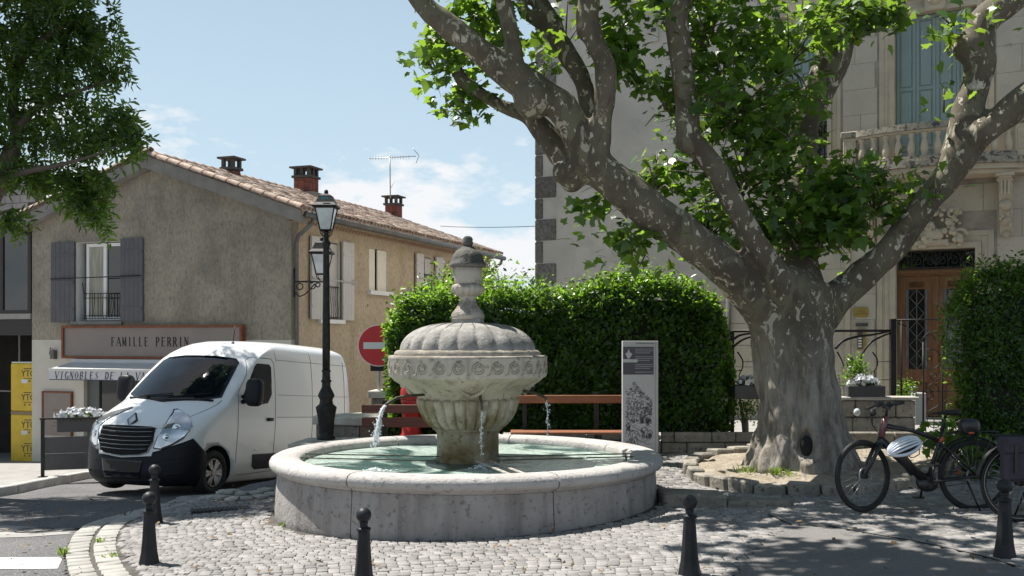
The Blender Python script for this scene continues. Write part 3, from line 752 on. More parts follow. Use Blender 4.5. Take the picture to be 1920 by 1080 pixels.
lantern(lt, 2.97, .88)
MT['teal'] = mat('small_blue_badge', (.02, .20, .28), .5)
MB().bx(-.05, .05, -.135, -.128, 3.40, 3.425).build('badge', MT['teal'], lt)

# no-entry sign
sp = P(710, 648, 16.7)
st_ = thing('no_entry_sign', 'round red no entry sign with a white bar on a grey post', 'road sign', (sp.x, sp.y, .9))
z_ = sp.z-.9; MT['red'] = mat('sign_red', (.66, .014, .02), .35, var=(.58, .012, .018), vs=5); MT['signwhite'] = mat('sign_white', (.78, .78, .77), .4); MT['zinc'] = mat('galvanised_steel', (.42, .43, .44), .4, metal=.7, var=(.3, .31, .32), vs=10)
def disc(r, y0, y1, zc, n=48):
    mb = MB(); T = lambda a, b_, d: (a, y0+(y1-y0)*d, zc+b_); return mb.extr([(r*cos(2*pi*i/n), r*sin(2*pi*i/n)) for i in range(n)], T, 1)
disc(.345, 0, .025, z_).build('rim', MT['signwhite'], st_); disc(.330, -.006, -.0005, z_).build('disc', MT['red'], st_)
MB().bx(-.25, .25, -.011, -.0065, z_-.055, z_+.055).build('bar', MT['signwhite'], st_)
MB().cyl((0, .055), .03, .05, z_+.3, 12).build('post', MT['zinc'], st_)
MB().bx(-.14, .14, .02, .03, z_-.42, z_-.3).build('back_plate', MT['iron'], st_)
mbp = P(736, 740, 16.9); o = MB().cyl((0, 0), .014, 0, .55, 8).build('iron_post', MT['iron']); o.location = (mbp.x, 16.9, 1.05-.05); tag(o, 'thin black iron rod standing on the wall between sign and fountain', 'iron rod')

# red hydrant
ht = thing('fire_hydrant', 'red fire hydrant behind the slatted bench', 'fire hydrant', (-1.46, 14.72, .46))
hb = .25
MT['hydrant'] = mat('hydrant_red', (.42, .018, .014), .38, var=(.33, .012, .01), vs=8, coat=.2)
MB().lathe([(.16, -.2), (.16, .05), (.14, .07), (.135, .5), (.15, .52), (.155, .56)], 24).build('barrel', MT['hydrant'], ht)
MB().lathe([(.155, .56), (.16, .60), (.15, .70), (.13, .76), (.11, .78)], 24, fr=lambda r, z, a: r*(1+.05*abs(cos(5*a)))).build('cap', MT['hydrant'], ht)
MB().cyl((0, 0), .045, .78, .84, 6).build('nut', MT['iron'], ht)
for s_ in (-1, 1): o = MB().cyl((0, 0), .05, 0, .10, 14).build('outlet', MT['hydrant'], ht); o.location = (s_*.13, -.02, .42); o.rotation_euler = (0, s_*pi/2, 0)

def wood(name, c1, c2): return mat(name, c1, .6, var=c2, vs=3, stretch=(1, 14, 14), bump=.003, bs=12)
MT['wood_red'] = wood('red_brown_wood', (.115, .032, .02), (.07, .02, .012)); MT['wood_or'] = wood('orange_wood', (.27, .10, .04), (.18, .065, .028))
def bench(loc, length, label, mt, sl_h, posts, rz=0, back=((.62, .75), (.80, .93)), seat=True):
    t = thing('bench', label, 'bench', loc, rz, 'slatted wooden benches behind the fountain')
    for z0, z1 in back: MB().bev(0, length, -.02, .02, z0, z1, .006).build('back_slat', mt, t)
    if seat:
        for y in (-.40, -.27, -.14): MB().bev(0, length, y-.055, y+.055, .42, .455, .006).build('seat_slat', mt, t)
    for x in posts:
        mb = MB(); mb.bx(x-.03, x+.03, .021, .07, 0, .98); mb.bx(x-.03, x+.03, -.45, .02, .38, .418); mb.bx(x-.03, x+.03, -.45, -.40, 0, .38); mb.build('bench_frame', MT['iron'], t)
    return t
bench((-2.12, 14.3, .47-.42), 1.6, 'dark red slatted bench with two back slats beside the falling water', MT['wood_red'], 0, (.32, 1.3), 0, back=((.60, .74), (.80, .92)))
bench((-.02, 14.45, .155), 2.05, 'orange-brown slatted bench before the dark hedge beside the info panel', MT['wood_or'], 0, (.20, 1.23, 1.95), 0, back=((.825, .94),))

# information panel
ip = P(1201, 640, 13.7)
it = thing('information_panel', 'tall pale grey information panel with dark text block and town sketch', 'information panel', (ip.x, 13.7, .10), radians(6))
W, H_ = .49, 1.77
MT['panel'] = mat('panel_grey', (.47, .46, .45), .45, var=(.42, .41, .40), vs=2); MT['panel_dark'] = mat('panel_dark', (.06, .055, .065), .4); MT['ink'] = mat('print_ink', (.10, .10, .105), .6); MT['print_pale'] = mat('print_pale', (.30, .29, .30), .5)
MB().bev(-W/2, W/2, 0, .07, -.1, H_, .004).build('board', MT['panel'], it)
MB().bx(W/2-.045, W/2-.035, -.002, 0.02, -.05, H_-.004).build('edge_strip', MT['print_pale'], it)
MB().bx(-W/2+.004, W/2-.065, -.004, .001, H_-.455, H_-.08).build('dark_field', MT['panel_dark'], it)
RX = Matrix.Rotation(pi/2, 4, 'X')
text_obj('title', 'La Fontaine Romane', .030, Matrix.Translation((.06, -.003, H_-.035)) @ RX, MT['ink'], it, depth=.0012)
mb = MB()
for i in range(13):
    z = H_-.11-i*.026
    if i % 4 != 3: mb.bx(-.075, .17-(.04 if i % 4 == 2 else 0), -.0062, -.0045, z-.004, z+.004)
mb.build('text_lines', MT['print_pale'], it)
mb = MB(); y0 = -.0066
def flat(pts, y=y0): mb.add([(x, y, z) for x, z in pts], [tuple(range(len(pts)))])
cx, cz_ = -.165, H_-.27
flat([(cx-.075, cz_-.02), (cx+.12, cz_-.02), (cx+.125, cz_+.02), (cx-.075, cz_+.025)]); flat([(cx-.01, cz_+.03), (cx+.01, cz_+.03), (cx+.05, cz_+.09), (cx+.04, cz_+.105), (cx-.04, cz_+.105), (cx-.045, cz_+.09)])
flat([(cx-.03, cz_+.107), (cx+.03, cz_+.107), (cx+.01, cz_+.13), (cx+.006, cz_+.16), (cx-.006, cz_+.16), (cx-.01, cz_+.13)]); mb.build('fountain_drawing', MT['panel'], it)
mb = MB(); r = random.Random(3)
def st2(x0, z0, x1, z1, wd=.0018):
    z0 = z0*1.14+.13; z1 = z1*1.14+.13; wd *= 1.3
    d = Vector((x1-x0, z1-z0)); n = Vector((-d.y, d.x)).normalized()*wd; mb.add([(x0-n.x, -.0022, z0-n.y), (x1-n.x, -.0022, z1-n.y), (x1+n.x, -.0022, z1+n.y), (x0+n.x, -.0022, z0+n.y)], [(0, 1, 2, 3)])
for i in range(330):       # town on a hill: little roofed blocks
    x = r.uniform(-.21, .15); top = .95-abs(x+.10)*1.0; z = r.uniform(.45, max(.60, top)); a = r.uniform(.007, .02)
    st2(x, z, x, z+a); st2(x, z+a, x+a*.6, z+a*1.4); st2(x+a*.6, z+a*1.4, x+a*1.2, z+a); st2(x+a*1.2, z+a, x+a*1.2, z)
    if r.random() < .4: st2(x+.005, z+.006, x+a, z+.008, .004)
for k in range(5):
    pz0 = .25+k*.09; px0 = -.21
    for i in range(12): nx_ = px0+.03; nz_ = .25+k*.09+r.uniform(-.012, .012)+.04*sin(i*.5+k); st2(px0, pz0, nx_, nz_, .0028); px0, pz0 = nx_, nz_
for cx, cz_, rr in ((-.09, .30, .075), (.05, .36, .05), (.13, .34, .035), (-.17, .42, .03), (.02, .52, .03), (.1, .50, .028)):
    for i in range(10):
        a, b_ = pi*i/10, pi*(i+1)/10; st2(cx+rr*cos(a), cz_+rr*sin(a), cx+rr*cos(b_), cz_+rr*sin(b_), .004)
    for i in range(30): x = cx+r.uniform(-rr, rr)*.8; z = cz_+r.uniform(-rr, rr*.6); st2(x, z, x+r.uniform(-.01, .01), z-r.uniform(.01, .05), .003)
for i in range(160): x = r.uniform(-.215, .16); z = r.uniform(.1, .62); st2(x, z, x+r.uniform(-.02, .02), z+r.uniform(-.006, .006), r.uniform(.001, .004))
mb.build('town_sketch', MT['ink'], it)
# ================================================================ HOUSE WITH THE SHOP
# local frame: origin at the near corner, +x along the street wall (away), +y along the gable (to the left)
HANG = atan2(.943, .333)
def roughcast(name, c, c2, dark, bump=.02):
    m, nt, b = newmat(name); N = nt.nodes.new; L = nt.links.new; tc = N('ShaderNodeTexCoord')
    def nz(s, d, st=(1, 1, 1), ro=.6):
        mp = N('ShaderNodeMapping'); mp.inputs['Scale'].default_value = st; L(tc.outputs['Object'], mp.inputs[0]); n = N('ShaderNodeTexNoise'); n.inputs['Scale'].default_value = s; n.inputs['Detail'].default_value = d; n.inputs['Roughness'].default_value = ro; L(mp.outputs[0], n.inputs[0]); return n.outputs['Fac']
    def rg(v, a, b_, c_=0, d_=1):
        r = N('ShaderNodeMapRange'); r.inputs[1].default_value = a; r.inputs[2].default_value = b_; r.inputs[3].default_value = c_; r.inputs[4].default_value = d_; L(v, r.inputs[0]); return r.outputs[0]
    def mx(f, a, q):
        x = N('ShaderNodeMixRGB'); L(f, x.inputs[0]); L(a, x.inputs[1]); x.inputs[2].default_value = (*q, 1); return x.outputs[0]
    base = N('ShaderNodeRGB'); base.outputs[0].default_value = (*c, 1)
    col = mx(rg(nz(.8, 9, ro=.7), .42, .6), base.outputs[0], c2)
    col = mx(rg(nz(15, 6, (1, 1, .55), .8), .47, .64, 0, .6), col, dark)
    col = mx(rg(nz(1.1, 6, (1, 1, .25)), .55, .75, 0, .45), col, dark)
    L(col, b.inputs['Base Color']); b.inputs['Roughness'].default_value = .95
    bp = N('ShaderNodeBump'); bp.inputs['Distance'].default_value = bump; L(nz(15, 7, (1, 1, .7), .8), bp.inputs['Height']); L(bp.outputs[0], b.inputs['Normal']); return m
MT['gable'] = roughcast('grey_roughcast', (.37, .325, .255), (.245, .22, .18), (.11, .10, .08), .03)
MT['side'] = roughcast('ochre_roughcast', (.60, .50, .36), (.50, .41, .29), (.22, .165, .105), .045)
MT['render'] = mat('cream_render', (.60, .56, .49), .85, var=(.52, .485, .42), vs=1.5, bump=.003, bs=50, dirt=(.5, .46, .4))
MT['fascia'] = mat('grey_fascia', (.26, .245, .225), .9, var=(.19, .18, .165), vs=3, bump=.004, bs=40)
MT['tile'] = mat('clay_tile', (.38, .27, .215), .85, var=(.27, .19, .15), vs=2.5, spots=(.50, .44, .37), ss=7, st=(.52, .64), bump=.004, bs=30, objvar=.2)
MT['tile_red'] = mat('red_tile', (.42, .13, .07), .8, var=(.30, .10, .06), vs=6)
MT['brick'] = mat('red_brick', (.24, .075, .045), .85, var=(.14, .05, .035), vs=9, bump=.004, bs=40, objvar=.2)
MT['conc'] = mat('dark_concrete', (.055, .05, .047), .9, var=(.09, .085, .08), vs=9)
MT['shutter_dk'] = mat('dark_grey_shutter', (.105, .098, .105), .6, var=(.085, .08, .086), vs=4)
MT['shutter_lt'] = mat('pale_grey_shutter', (.56, .54, .52), .55, var=(.50, .48, .46), vs=3)
MT['pvc'] = mat('white_frame', (.76, .76, .75), .4, var=(.7, .7, .69), vs=3)
MT['cream'] = mat('cream_paint', (.74, .70, .60), .6, var=(.68, .64, .54), vs=3)
MT['zincp'] = mat('aged_zinc', (.16, .155, .145), .5, var=(.11, .105, .10), vs=6, metal=.3)
m, nt_, b_ = newmat('window_glass'); b_.inputs['Base Color'].default_value = (.012, .014, .016, 1); b_.inputs['Roughness'].default_value = .04; b_.inputs['Specular IOR Level'].default_value = .9; MT['glass'] = m
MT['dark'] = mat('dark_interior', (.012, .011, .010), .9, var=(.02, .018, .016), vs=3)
MT['curtain'] = mat('net_curtain', (.42, .41, .34), .9, var=(.26, .25, .20), vs=5, stretch=(1, 6, .3))
MT['rust'] = mat('rust_steel', (.22, .075, .03), .75, var=(.15, .05, .022), vs=7, bump=.001)
MT['signgrey'] = mat('taupe_sign', (.25, .205, .18), .6, var=(.22, .18, .16), vs=2)

house = thing('house', 'two-storey roughcast house with tiled roof, grey gable and wine shop below', 'house', (HC.x, HC.y, 0), HANG)
def gab(px, py, off=0):
    r = (px-960)/F; ox, oy = HC.x-off*hx.x, HC.y-off*hx.y
    t = (ox-r*oy)/(-hy.x+r*hy.y); Y = oy+hy.y*t
    return t, CZ+(HZ-py)/F*Y
def sid(px, py, off=0):
    r = (px-960)/F; ox, oy = HC.x-off*hy.x, HC.y-off*hy.y
    t = (ox-r*oy)/(-hx.x+r*hx.y); Y = oy+hx.y*t
    return t, CZ+(HZ-py)/F*Y
GW = gab(60, 500)[0]; SL = 12.5
zc = gab(545, 403)[1]; zl = gab(58, 424)[1]; za = gab(285, 326)[1]; ya = gab(285, 300)[0]
zc = (zc+zl)/2
TH = .32
def wall(a0, a1, z0, z1, holes, T, name, mt, parent, top=None, th=TH):
    """T(a, z, d) -> point, d measured inwards; holes (a0,a1,z0,z1)"""
    mb = MB(); A = sorted({a0, a1, *[h[0] for h in holes], *[h[1] for h in holes]}); Z = sorted({z0, z1, *[h[2] for h in holes], *[h[3] for h in holes]})
    for i in range(len(A)-1):
        for j in range(len(Z)-1):
            ca, cz = (A[i]+A[i+1])/2, (Z[j]+Z[j+1])/2
            if any(h[0] < ca < h[1] and h[2] < cz < h[3] for h in holes): continue
            for d in (0, th): mb.add([T(A[i], Z[j], d), T(A[i+1], Z[j], d), T(A[i+1], Z[j+1], d), T(A[i], Z[j+1], d)], [(0, 1, 2, 3) if d == 0 else (3, 2, 1, 0)])
    for h in holes:
        c = [(h[0], h[2]), (h[1], h[2]), (h[1], h[3]), (h[0], h[3])]
        for k in range(4): p, q = c[k], c[(k+1) % 4]; mb.add([T(*p, 0), T(*q, 0), T(*q, th), T(*p, th)], [(0, 1, 2, 3)], m=1)
    c = [(a0, z0), (a1, z0), (a1, z1), (a0, z1)]
    for k in range(4): p, q = c[k], c[(k+1) % 4]; mb.add([T(*p, 0), T(*q, 0), T(*q, th), T(*p, th)], [(0, 1, 2, 3)])
    if top:
        o = [T(*p, 0) for p in top]; q = [T(*p, th) for p in top]; n = len(top); mb.add(o+q, [tuple(range(n)), tuple(range(2*n-1, n-1, -1))])
    return mb.build(name, mt, parent, fixn=False)
TG = lambda a, z, d: (d, a, z)       # gable plane x=0
TS = lambda a, z, d: (a, d, z)       # street plane y=0
w0 = gab(143, 455); w1 = gab(226, 602)
zsh = gab(300, 637)[1]
wall(0, GW, zsh+.002, zc, [(w1[0], w0[0], w1[1], w0[1])], TG, 'gable_wall', [MT['gable'], MT['pvc']], house, top=[(0, zc), (ya, za+.1), (GW, zc)])
s0, s1 = gab(157, 690), gab(452, 690); sh_b = -1.6
wall(0, GW, -3, zsh-.002, [(s1[0], s0[0], -3.1, s0[1])], TG, 'shop_wall', [MT['render'], MT['render']], house)
# street wall with three windows
W1a, W1b = sid(600, 448), sid(637, 599); W2a, W2b = sid(692, 467), sid(727, 546); W3a, W3b = sid(790, 480), sid(812, 562)
zse = sid(560, 408)[1]
hs = [(W1a[0], W1b[0], sid(618, 599)[1], sid(618, 453)[1]), (W2a[0], W2b[0], sid(710, 546)[1], sid(710, 468)[1]), (W3a[0], W3b[0], sid(800, 565)[1], sid(800, 482)[1])]
wall(TH+.001, SL, -4, zc-.05, hs, TS, 'street_wall', [MT['side'], MT['cream']], house)
MB().bx(SL-.002, SL+.3, 0, GW, -4, zc-.1).bx(TH, SL, GW-.3, GW, -4, zc-.1).build('back_walls', MT['gable'], house)
# roof: two slopes
OV, OVS = .28, .45
rz1 = za+.42; dyR = ya; slope = (rz1-(zc+.22))/ya
def rz_(y): return rz1-abs(y-ya)*slope
x0r, x1r = -OV, SL+.35
mb = MB()
for ys_, ye in ((-OVS, ya), (ya, GW+OVS)):
    a = [(x0r+.03, ys_, rz_(ys_)), (x1r, ys_, rz_(ys_)), (x1r, ye, rz_(ye)), (x0r+.03, ye, rz_(ye))]
    mb.add(a+[(x, y, z-.10) for x, y, z in a], [(0, 1, 2, 3), (7, 6, 5, 4), (0, 4, 5, 1), (1, 5, 6, 2), (2, 6, 7, 3), (3, 7, 4, 0)])
roof = mb.build('roof', MT['tile'], house)
# rake board (wide grey band under the verge)
mb = MB(); th_ = .31
for ys_, ye in ((-OVS+.02, ya), (ya, GW+OVS-.02)):
    a = [(x0r, ys_, rz_(ys_)-.02), (x0r, ye, rz_(ye)-.02), (x0r, ye, rz_(ye)-th_), (x0r, ys_, rz_(ys_)-th_)]
    mb.add(a+[(-.001, y, z) for x, y, z in a], [(0, 1, 2, 3), (7, 6, 5, 4), (0, 4, 5, 1), (1, 5, 6, 2), (2, 6, 7, 3), (3, 7, 4, 0)])
mb.build('rake_board', MT['fascia'], house)
# tiles: half-round rows running down the slope
tb = []
def tile_base(r=.085, l=.40, n=6):
    vs = []; fs = []
    for k in range(2):
        rr = r*(1.0 if k == 0 else .82)
        for i in range(n+1): a = pi*i/n; vs.append((-cos(a)*rr, k*l, sin(a)*rr))
    for i in range(n): fs.append((i, i+1, n+2+i, n+1+i))
    o = len(vs)
    for i in range(n+1): a = pi*i/n; vs.append((-cos(a)*r*.8, 0, sin(a)*r*.8))
    for i in range(n): fs.append((i, o+i, o+i+1, i+1))
    return np.array(vs), np.array(fs)
tbv, tbf = tile_base()
pos = []; T_ = []; Nn = []
sa = math.atan(slope)
rows = int((ya+OVS)/cos(sa)/.33)
for side in (1, -1):
    for i in range(int((x1r-x0r)/.19)):
        for j in range(rows):
            dist = j*.33*cos(sa); y = (-OVS+dist) if side > 0 else (GW+OVS-dist)
            pos.append((x0r+.12+i*.19+rnd.uniform(-.012, .012), y+rnd.uniform(-.015, .015), rz_(y)+.012+rnd.uniform(0, .012)))
            T_.append((rnd.uniform(-.03, .03), side*cos(sa), sin(sa)+.04)); Nn.append((rnd.uniform(-.03, .03), -side*sin(sa), cos(sa)))
pos = np.array(pos); Nn = np.array(Nn); T_ = np.array(T_)
V, Fc = inst(tbv, tbf, pos, frames(Nn, T_), np.full(len(pos), 1.0))
MT['tiles'] = None
def islandmat(name, c, c2, c3, rough=.85):
    m, nt, b = newmat(name); N = nt.nodes.new; L = nt.links.new; g = N('ShaderNodeNewGeometry'); r = N('ShaderNodeValToRGB')
    e = r.color_ramp.elements; e[0].color = (*c, 1); e[1].color = (*c3, 1); e[1].position = 1; q = r.color_ramp.elements.new(.6); q.color = (*c2, 1)
    L(g.outputs['Random Per Island'], r.inputs[0]); L(r.outputs[0], b.inputs['Base Color']); b.inputs['Roughness'].default_value = rough; return m
MT['tiles'] = islandmat('mottled_clay_tiles', (.25, .165, .13), (.38, .285, .23), (.50, .44, .37))
me = np_mesh('roof_tiles', V, Fc, MT['tiles'], smooth=False); tag(link('roof_tiles', me, house), kind='stuff')
# verge tiles, one by one, along the gable edge, both slopes; ridge tiles
vt = None
def half_tile(r, l, n=8, mt=None, name='verge_tile'):
    mb = MB(); vs = []
    for k, (yy, s_) in enumerate(((0, 1), (l, .85))):
        for i in range(n+1): a = pi*i/n; vs.append((-cos(a)*r*s_, yy, sin(a)*r*s_*.8))
        for i in range(n+1): a = pi*i/n; vs.append((-cos(a)*(r*s_-.015), yy, sin(a)*(r*s_-.015)*.8))
    m1 = n+1; fs = []
    for i in range(n): fs += [(i, i+1, 2*m1+i+1, 2*m1+i), (m1+i, 3*m1+i, 3*m1+i+1, m1+i+1), (i, m1+i, m1+i+1, i+1), (2*m1+i, 2*m1+i+1, 3*m1+i+1, 3*m1+i)]
    mb.add(vs, fs); b_ = bpy.data.meshes.new(name); b_.from_pydata(mb.v, [], mb.f); b_.materials.append(mt); b_.update(); return b_
vme = half_tile(.115, .42, mt=MT['tile'])
for side in (1, -1):
    n = int((ya+OVS)/cos(sa)/.345)+1
    for j in range(n):
        y = (-OVS+j*.345*cos(sa)) if side > 0 else (GW+OVS-j*.345*cos(sa))
        if (side > 0 and y > ya-.1) or (side < 0 and y < ya+.1): continue
        o = link('verge_tile', vme, house); o.location = (x0r+.03, y, rz_(y)+.035)
        o.rotation_euler = Matrix([[1, 0, 0], [0, side*cos(sa), -sin(sa)], [0, sin(sa), side*cos(sa)]]).to_euler() if side > 0 else (Matrix.Rotation(pi, 3, 'Z') @ Matrix.Rotation(sa, 3, 'X')).to_euler()
rme = half_tile(.13, .44, mt=MT['tile'], name='ridge_tile')
for i in range(int((x1r-x0r)/.37)):
    o = link('ridge_tile', rme, house); o.location = (x0r-.02+i*.37, ya, rz1+.03); o.rotation_euler = (0, -.02, -pi/2)
# double row of genoise tiles below the eave, gutter
gv, gf = tile_base(.075, .12, 5)
pos = []; 
for r_, (yy, zz) in enumerate(((-.10, zc-.13), (-.19, zc-.02), (-.28, zc+.06))):
    for i in range(int((SL+.2)/.165)): pos.append((.02+i*.165+(.08 if r_ % 2 else 0), yy, zz-.03))
pos = np.array(pos); n_ = len(pos); V, Fc = inst(gv, gf, pos, frames(np.tile((0, 0, 1.), (n_, 1)), np.tile((0, 1., 0), (n_, 1))), np.ones(n_))
MB().bx(.0, SL+.2, -.09, -.001, zc-.16, zc-.075).bx(0, SL+.2, -.18, -.001, zc-.073, zc+.02).bx(0, SL+.2, -.27, -.001, zc+.022, zc+.10).build('eave_mortar', MT['side'], house)
me = np_mesh('genoise_tiles', V, Fc, MT['tile_red']); tag(link('genoise_tiles', me, house), kind='stuff')
ze = rz_(-OVS)
mb = MB(); mb.tube([(x0r+.1, -OVS-.06, ze-.10), (x1r, -OVS-.06, ze-.12)], .075, 10); mb.build('gutter', MT['zincp'], house)
dpx = .10
mb = MB(); mb.tube([(.12, -OVS-.06, ze-.15), (.12, -OVS-.05, ze-.25), (.12, -.12, ze-.55), (.12, -.08, ze-.7), (.12, -.08, -2.6)], .05, 10); mb.build('drainpipe', MT['zincp'], house)
mb = MB(); mb.tube([(SL+.1, -OVS-.06, ze-.15), (SL+.1, -OVS-.03, ze-.30), (SL+.1, -.12, ze-.55), (SL+.1, -.08, ze-.8), (SL+.1, -.08, -3)], .05, 10); mb.build('drainpipe', MT['zincp'], house)

# board shutters
def shutter(T, a0, a1, z0, z1, mt, name='shutter', d0=-.05, d1=-.012, nb=5, bars=True, batten=True):
    mb = MB()
    if a0 > a1: a0, a1 = a1, a0
    for i in range(nb):
        b0 = a0+(a1-a0)*i/nb+.003; b1_ = a0+(a1-a0)*(i+1)/nb-.003
        q = [(b0, z0), (b1_, z0), (b1_, z1), (b0, z1)]; mb.extr(q, lambda a, b_, d: T(a, b_, d0+(d1-d0)*d), 1)
    o = mb.build(name, mt, house)
    if batten:
        for zz in (z0+(z1-z0)*.16, z0+(z1-z0)*.5, z0+(z1-z0)*.84): mb = MB(); mb.extr([(a0+.02, zz-.03), (a1-.02, zz-.03), (a1-.02, zz+.03), (a0+.02, zz+.03)], lambda a, b_, d: T(a, b_, d0-.014+.013*d), 1); mb.build('batten', mt, o)
    return o
def bxT(mb, T, a0, a1, z0, z1, d0, d1, m=0): return mb.extr([(a0, z0), (a1, z0), (a1, z1), (a0, z1)], lambda a, b_, d: T(a, b_, d0+(d1-d0)*d), 1, m)
def window(T, a0, a1, z0, z1, mt, house_, d=.16, leafs=2, fw=.07, curtain=False, names=('window', 'pane')):
    if a0 > a1: a0, a1 = a1, a0
    mb = MB(); e = .004
    for q in ((a0+e, a0+fw, z0+e, z1-e), (a1-fw, a1-e, z0+e, z1-e), (a0+fw+.001, a1-fw-.001, z1-fw, z1-e), (a0+fw+.001, a1-fw-.001, z0+e, z0+fw)): bxT(mb, T, *q, d, d+.07)
    if leafs == 2: c = (a0+a1)/2; bxT(mb, T, c-fw*.55, c+fw*.55, z0+fw+.002, z1-fw-.002, d-.01, d+.06)
    o = mb.build(names[0], mt, house_)
    step_ = (a1-a0)/leafs
    for i in range(leafs):
        p = MB(); bxT(p, T, a0+i*step_+fw*.6, a0+(i+1)*step_-fw*.6, z0+fw*.8, z1-fw*.8, d+.03, d+.04); p.build(names[1], MT['curtain'] if (curtain and i == leafs-1) else MT['glass'], o)
    return o
# gable window
gz0, gz1 = w1[1], w0[1]; a0, a1 = w1[0], w0[0]
window(TG, a0, a1-.18, gz0+.02, gz1-.02, MT['pvc'], house, d=.14, curtain=True, fw=.085)
L0 = gab(98, 455); L1 = gab(142, 604); R0_ = gab(228, 450); R1_ = gab(270, 603)
shutter(TG, L0[0], L1[0], L1[1], L0[1], MT['shutter_dk']); shutter(TG, R0_[0], R1_[0], L1[1], L0[1]+.03, MT['shutter_dk'])
mb = MB(); zb = gab(200, 521)[1]; mb.tube([(-.09, L0[0]-.03, zb), (-.09, R1_[0]+.03, zb+.03)], .014, 6); mb.build('shutter_bar', MT['iron'], house)
mb = MB(); bxT(mb, TG, a0-.08, a1+.12, gz0-.09, gz0-.003, -.08, .1); mb.build('window_sill', MT['fascia'], house)
# iron rail of the gable window
mb = MB(); zr0, zr1 = gz0+.06, gab(190, 550)[1]; ra, rb = a0+.02, gab(156, 550)[0]
for z in (zr0, zr0+.08, zr1, zr1-.11): mb.bar((.03, ra, z), (.03, rb, z), .018)
n = 13
for i in range(n+1):
    y = ra+(rb-ra)*i/n; pts = [(.03+.04*sin(k/6*2*pi)*0-.05*sin(pi*k/6)*(i % 3 == 0), y+.015*sin(k*1.3)*(i % 3 == 0), zr0+(zr1-zr0)*k/6) for k in range(7)]; mb.tube(pts, .008, 5)
mb.tube([(.03, rb, zr1), (.01, rb+.02, zr1+.2), (.02, rb+.05, zr1+.26)], .012, 5)
mb.build('window_rail', MT['iron'], house)
# street windows
for (h, sl_, sr_, nbd) in ((hs[0], (sid(578, 0)[0], sid(599, 0)[0]), (sid(637, 0)[0], sid(658, 0)[0]), 4), (hs[2], (sid(776, 0)[0], sid(789, 0)[0]), (sid(813, 0)[0], sid(826, 0)[0]), 4)):
    window(TS, h[0], h[1], h[2], h[3], MT['pvc'], house, d=.15)
    for s_ in (sl_, sr_): shutter(TS, s_[0], s_[1], h[2]-.01, h[3]+.05, MT['shutter_lt'], nb=nbd, d0=-.10, d1=-.05)
    mb = MB(); zb = h[2]+(h[3]-h[2])*.5; mb.tube([(sl_[0], -.13, zb), (sr_[1]+.02, -.13, zb)], .016, 6); mb.tube([(sr_[1]-.10+.07*cos(t/8*2*pi), -.13, zb+.07*sin(t/8*2*pi)) for t in range(9)], .010, 5); mb.build('shutter_bar', MT['shutter_lt'], house)
    mb = MB(); bxT(mb, TS, h[0]-.12, h[1]+.12, h[2]-.10, h[2]-.003, -.10, .1); mb.build('window_sill', MT['pvc'], house)
    mb = MB(); q0, q1 = h[0]+(h[1]-h[0])*.45, h[1]-.02; mb.extr([(q0, h[2]+.04), (q1, h[2]+.04), (q1, h[3]-.04), (q0, h[3]-.04)], lambda a, b_, d: (a, .06+.04*d, b_), 1); mb.build('inner_shutter', MT['shutter_lt'], house)
    mb = MB()
    for z in (h[2]+.05, h[2]+.8): mb.bar((h[0]+.01, .03, z), (h[1]-.01, .03, z), .02)
    for i in range(9): x = h[0]+(h[1]-h[0])*(i+.5)/9; mb.tube([(x, .03, h[2]+.05), (x+.03, .03, h[2]+.25), (x-.03, .03, h[2]+.5), (x, .03, h[2]+.8)], .008, 5)
    mb.build('window_rail', MT['iron'], house)
h = hs[1]
window(TS, h[0], h[1], h[2], h[3], MT['cream'], house, d=.18)
for q in ((h[0]+.01, h[0]+(h[1]-h[0])*.36), (h[0]+(h[1]-h[0])*.50, h[1]-.01)):
    mb = MB(); mb.extr([(q[0], h[2]+.01), (q[1], h[2]+.01), (q[1], h[3]-.01), (q[0], h[3]-.01)], lambda a, b_, d: (a, .035+.035*d, b_), 1); mb.build('inner_shutter', MT['cream'], house)
mb = MB(); bxT(mb, TS, h[0]-.12, h[1]+.12, h[2]-.11, h[2]-.003, -.12, .1); mb.build('window_sill', MT['pvc'], house)
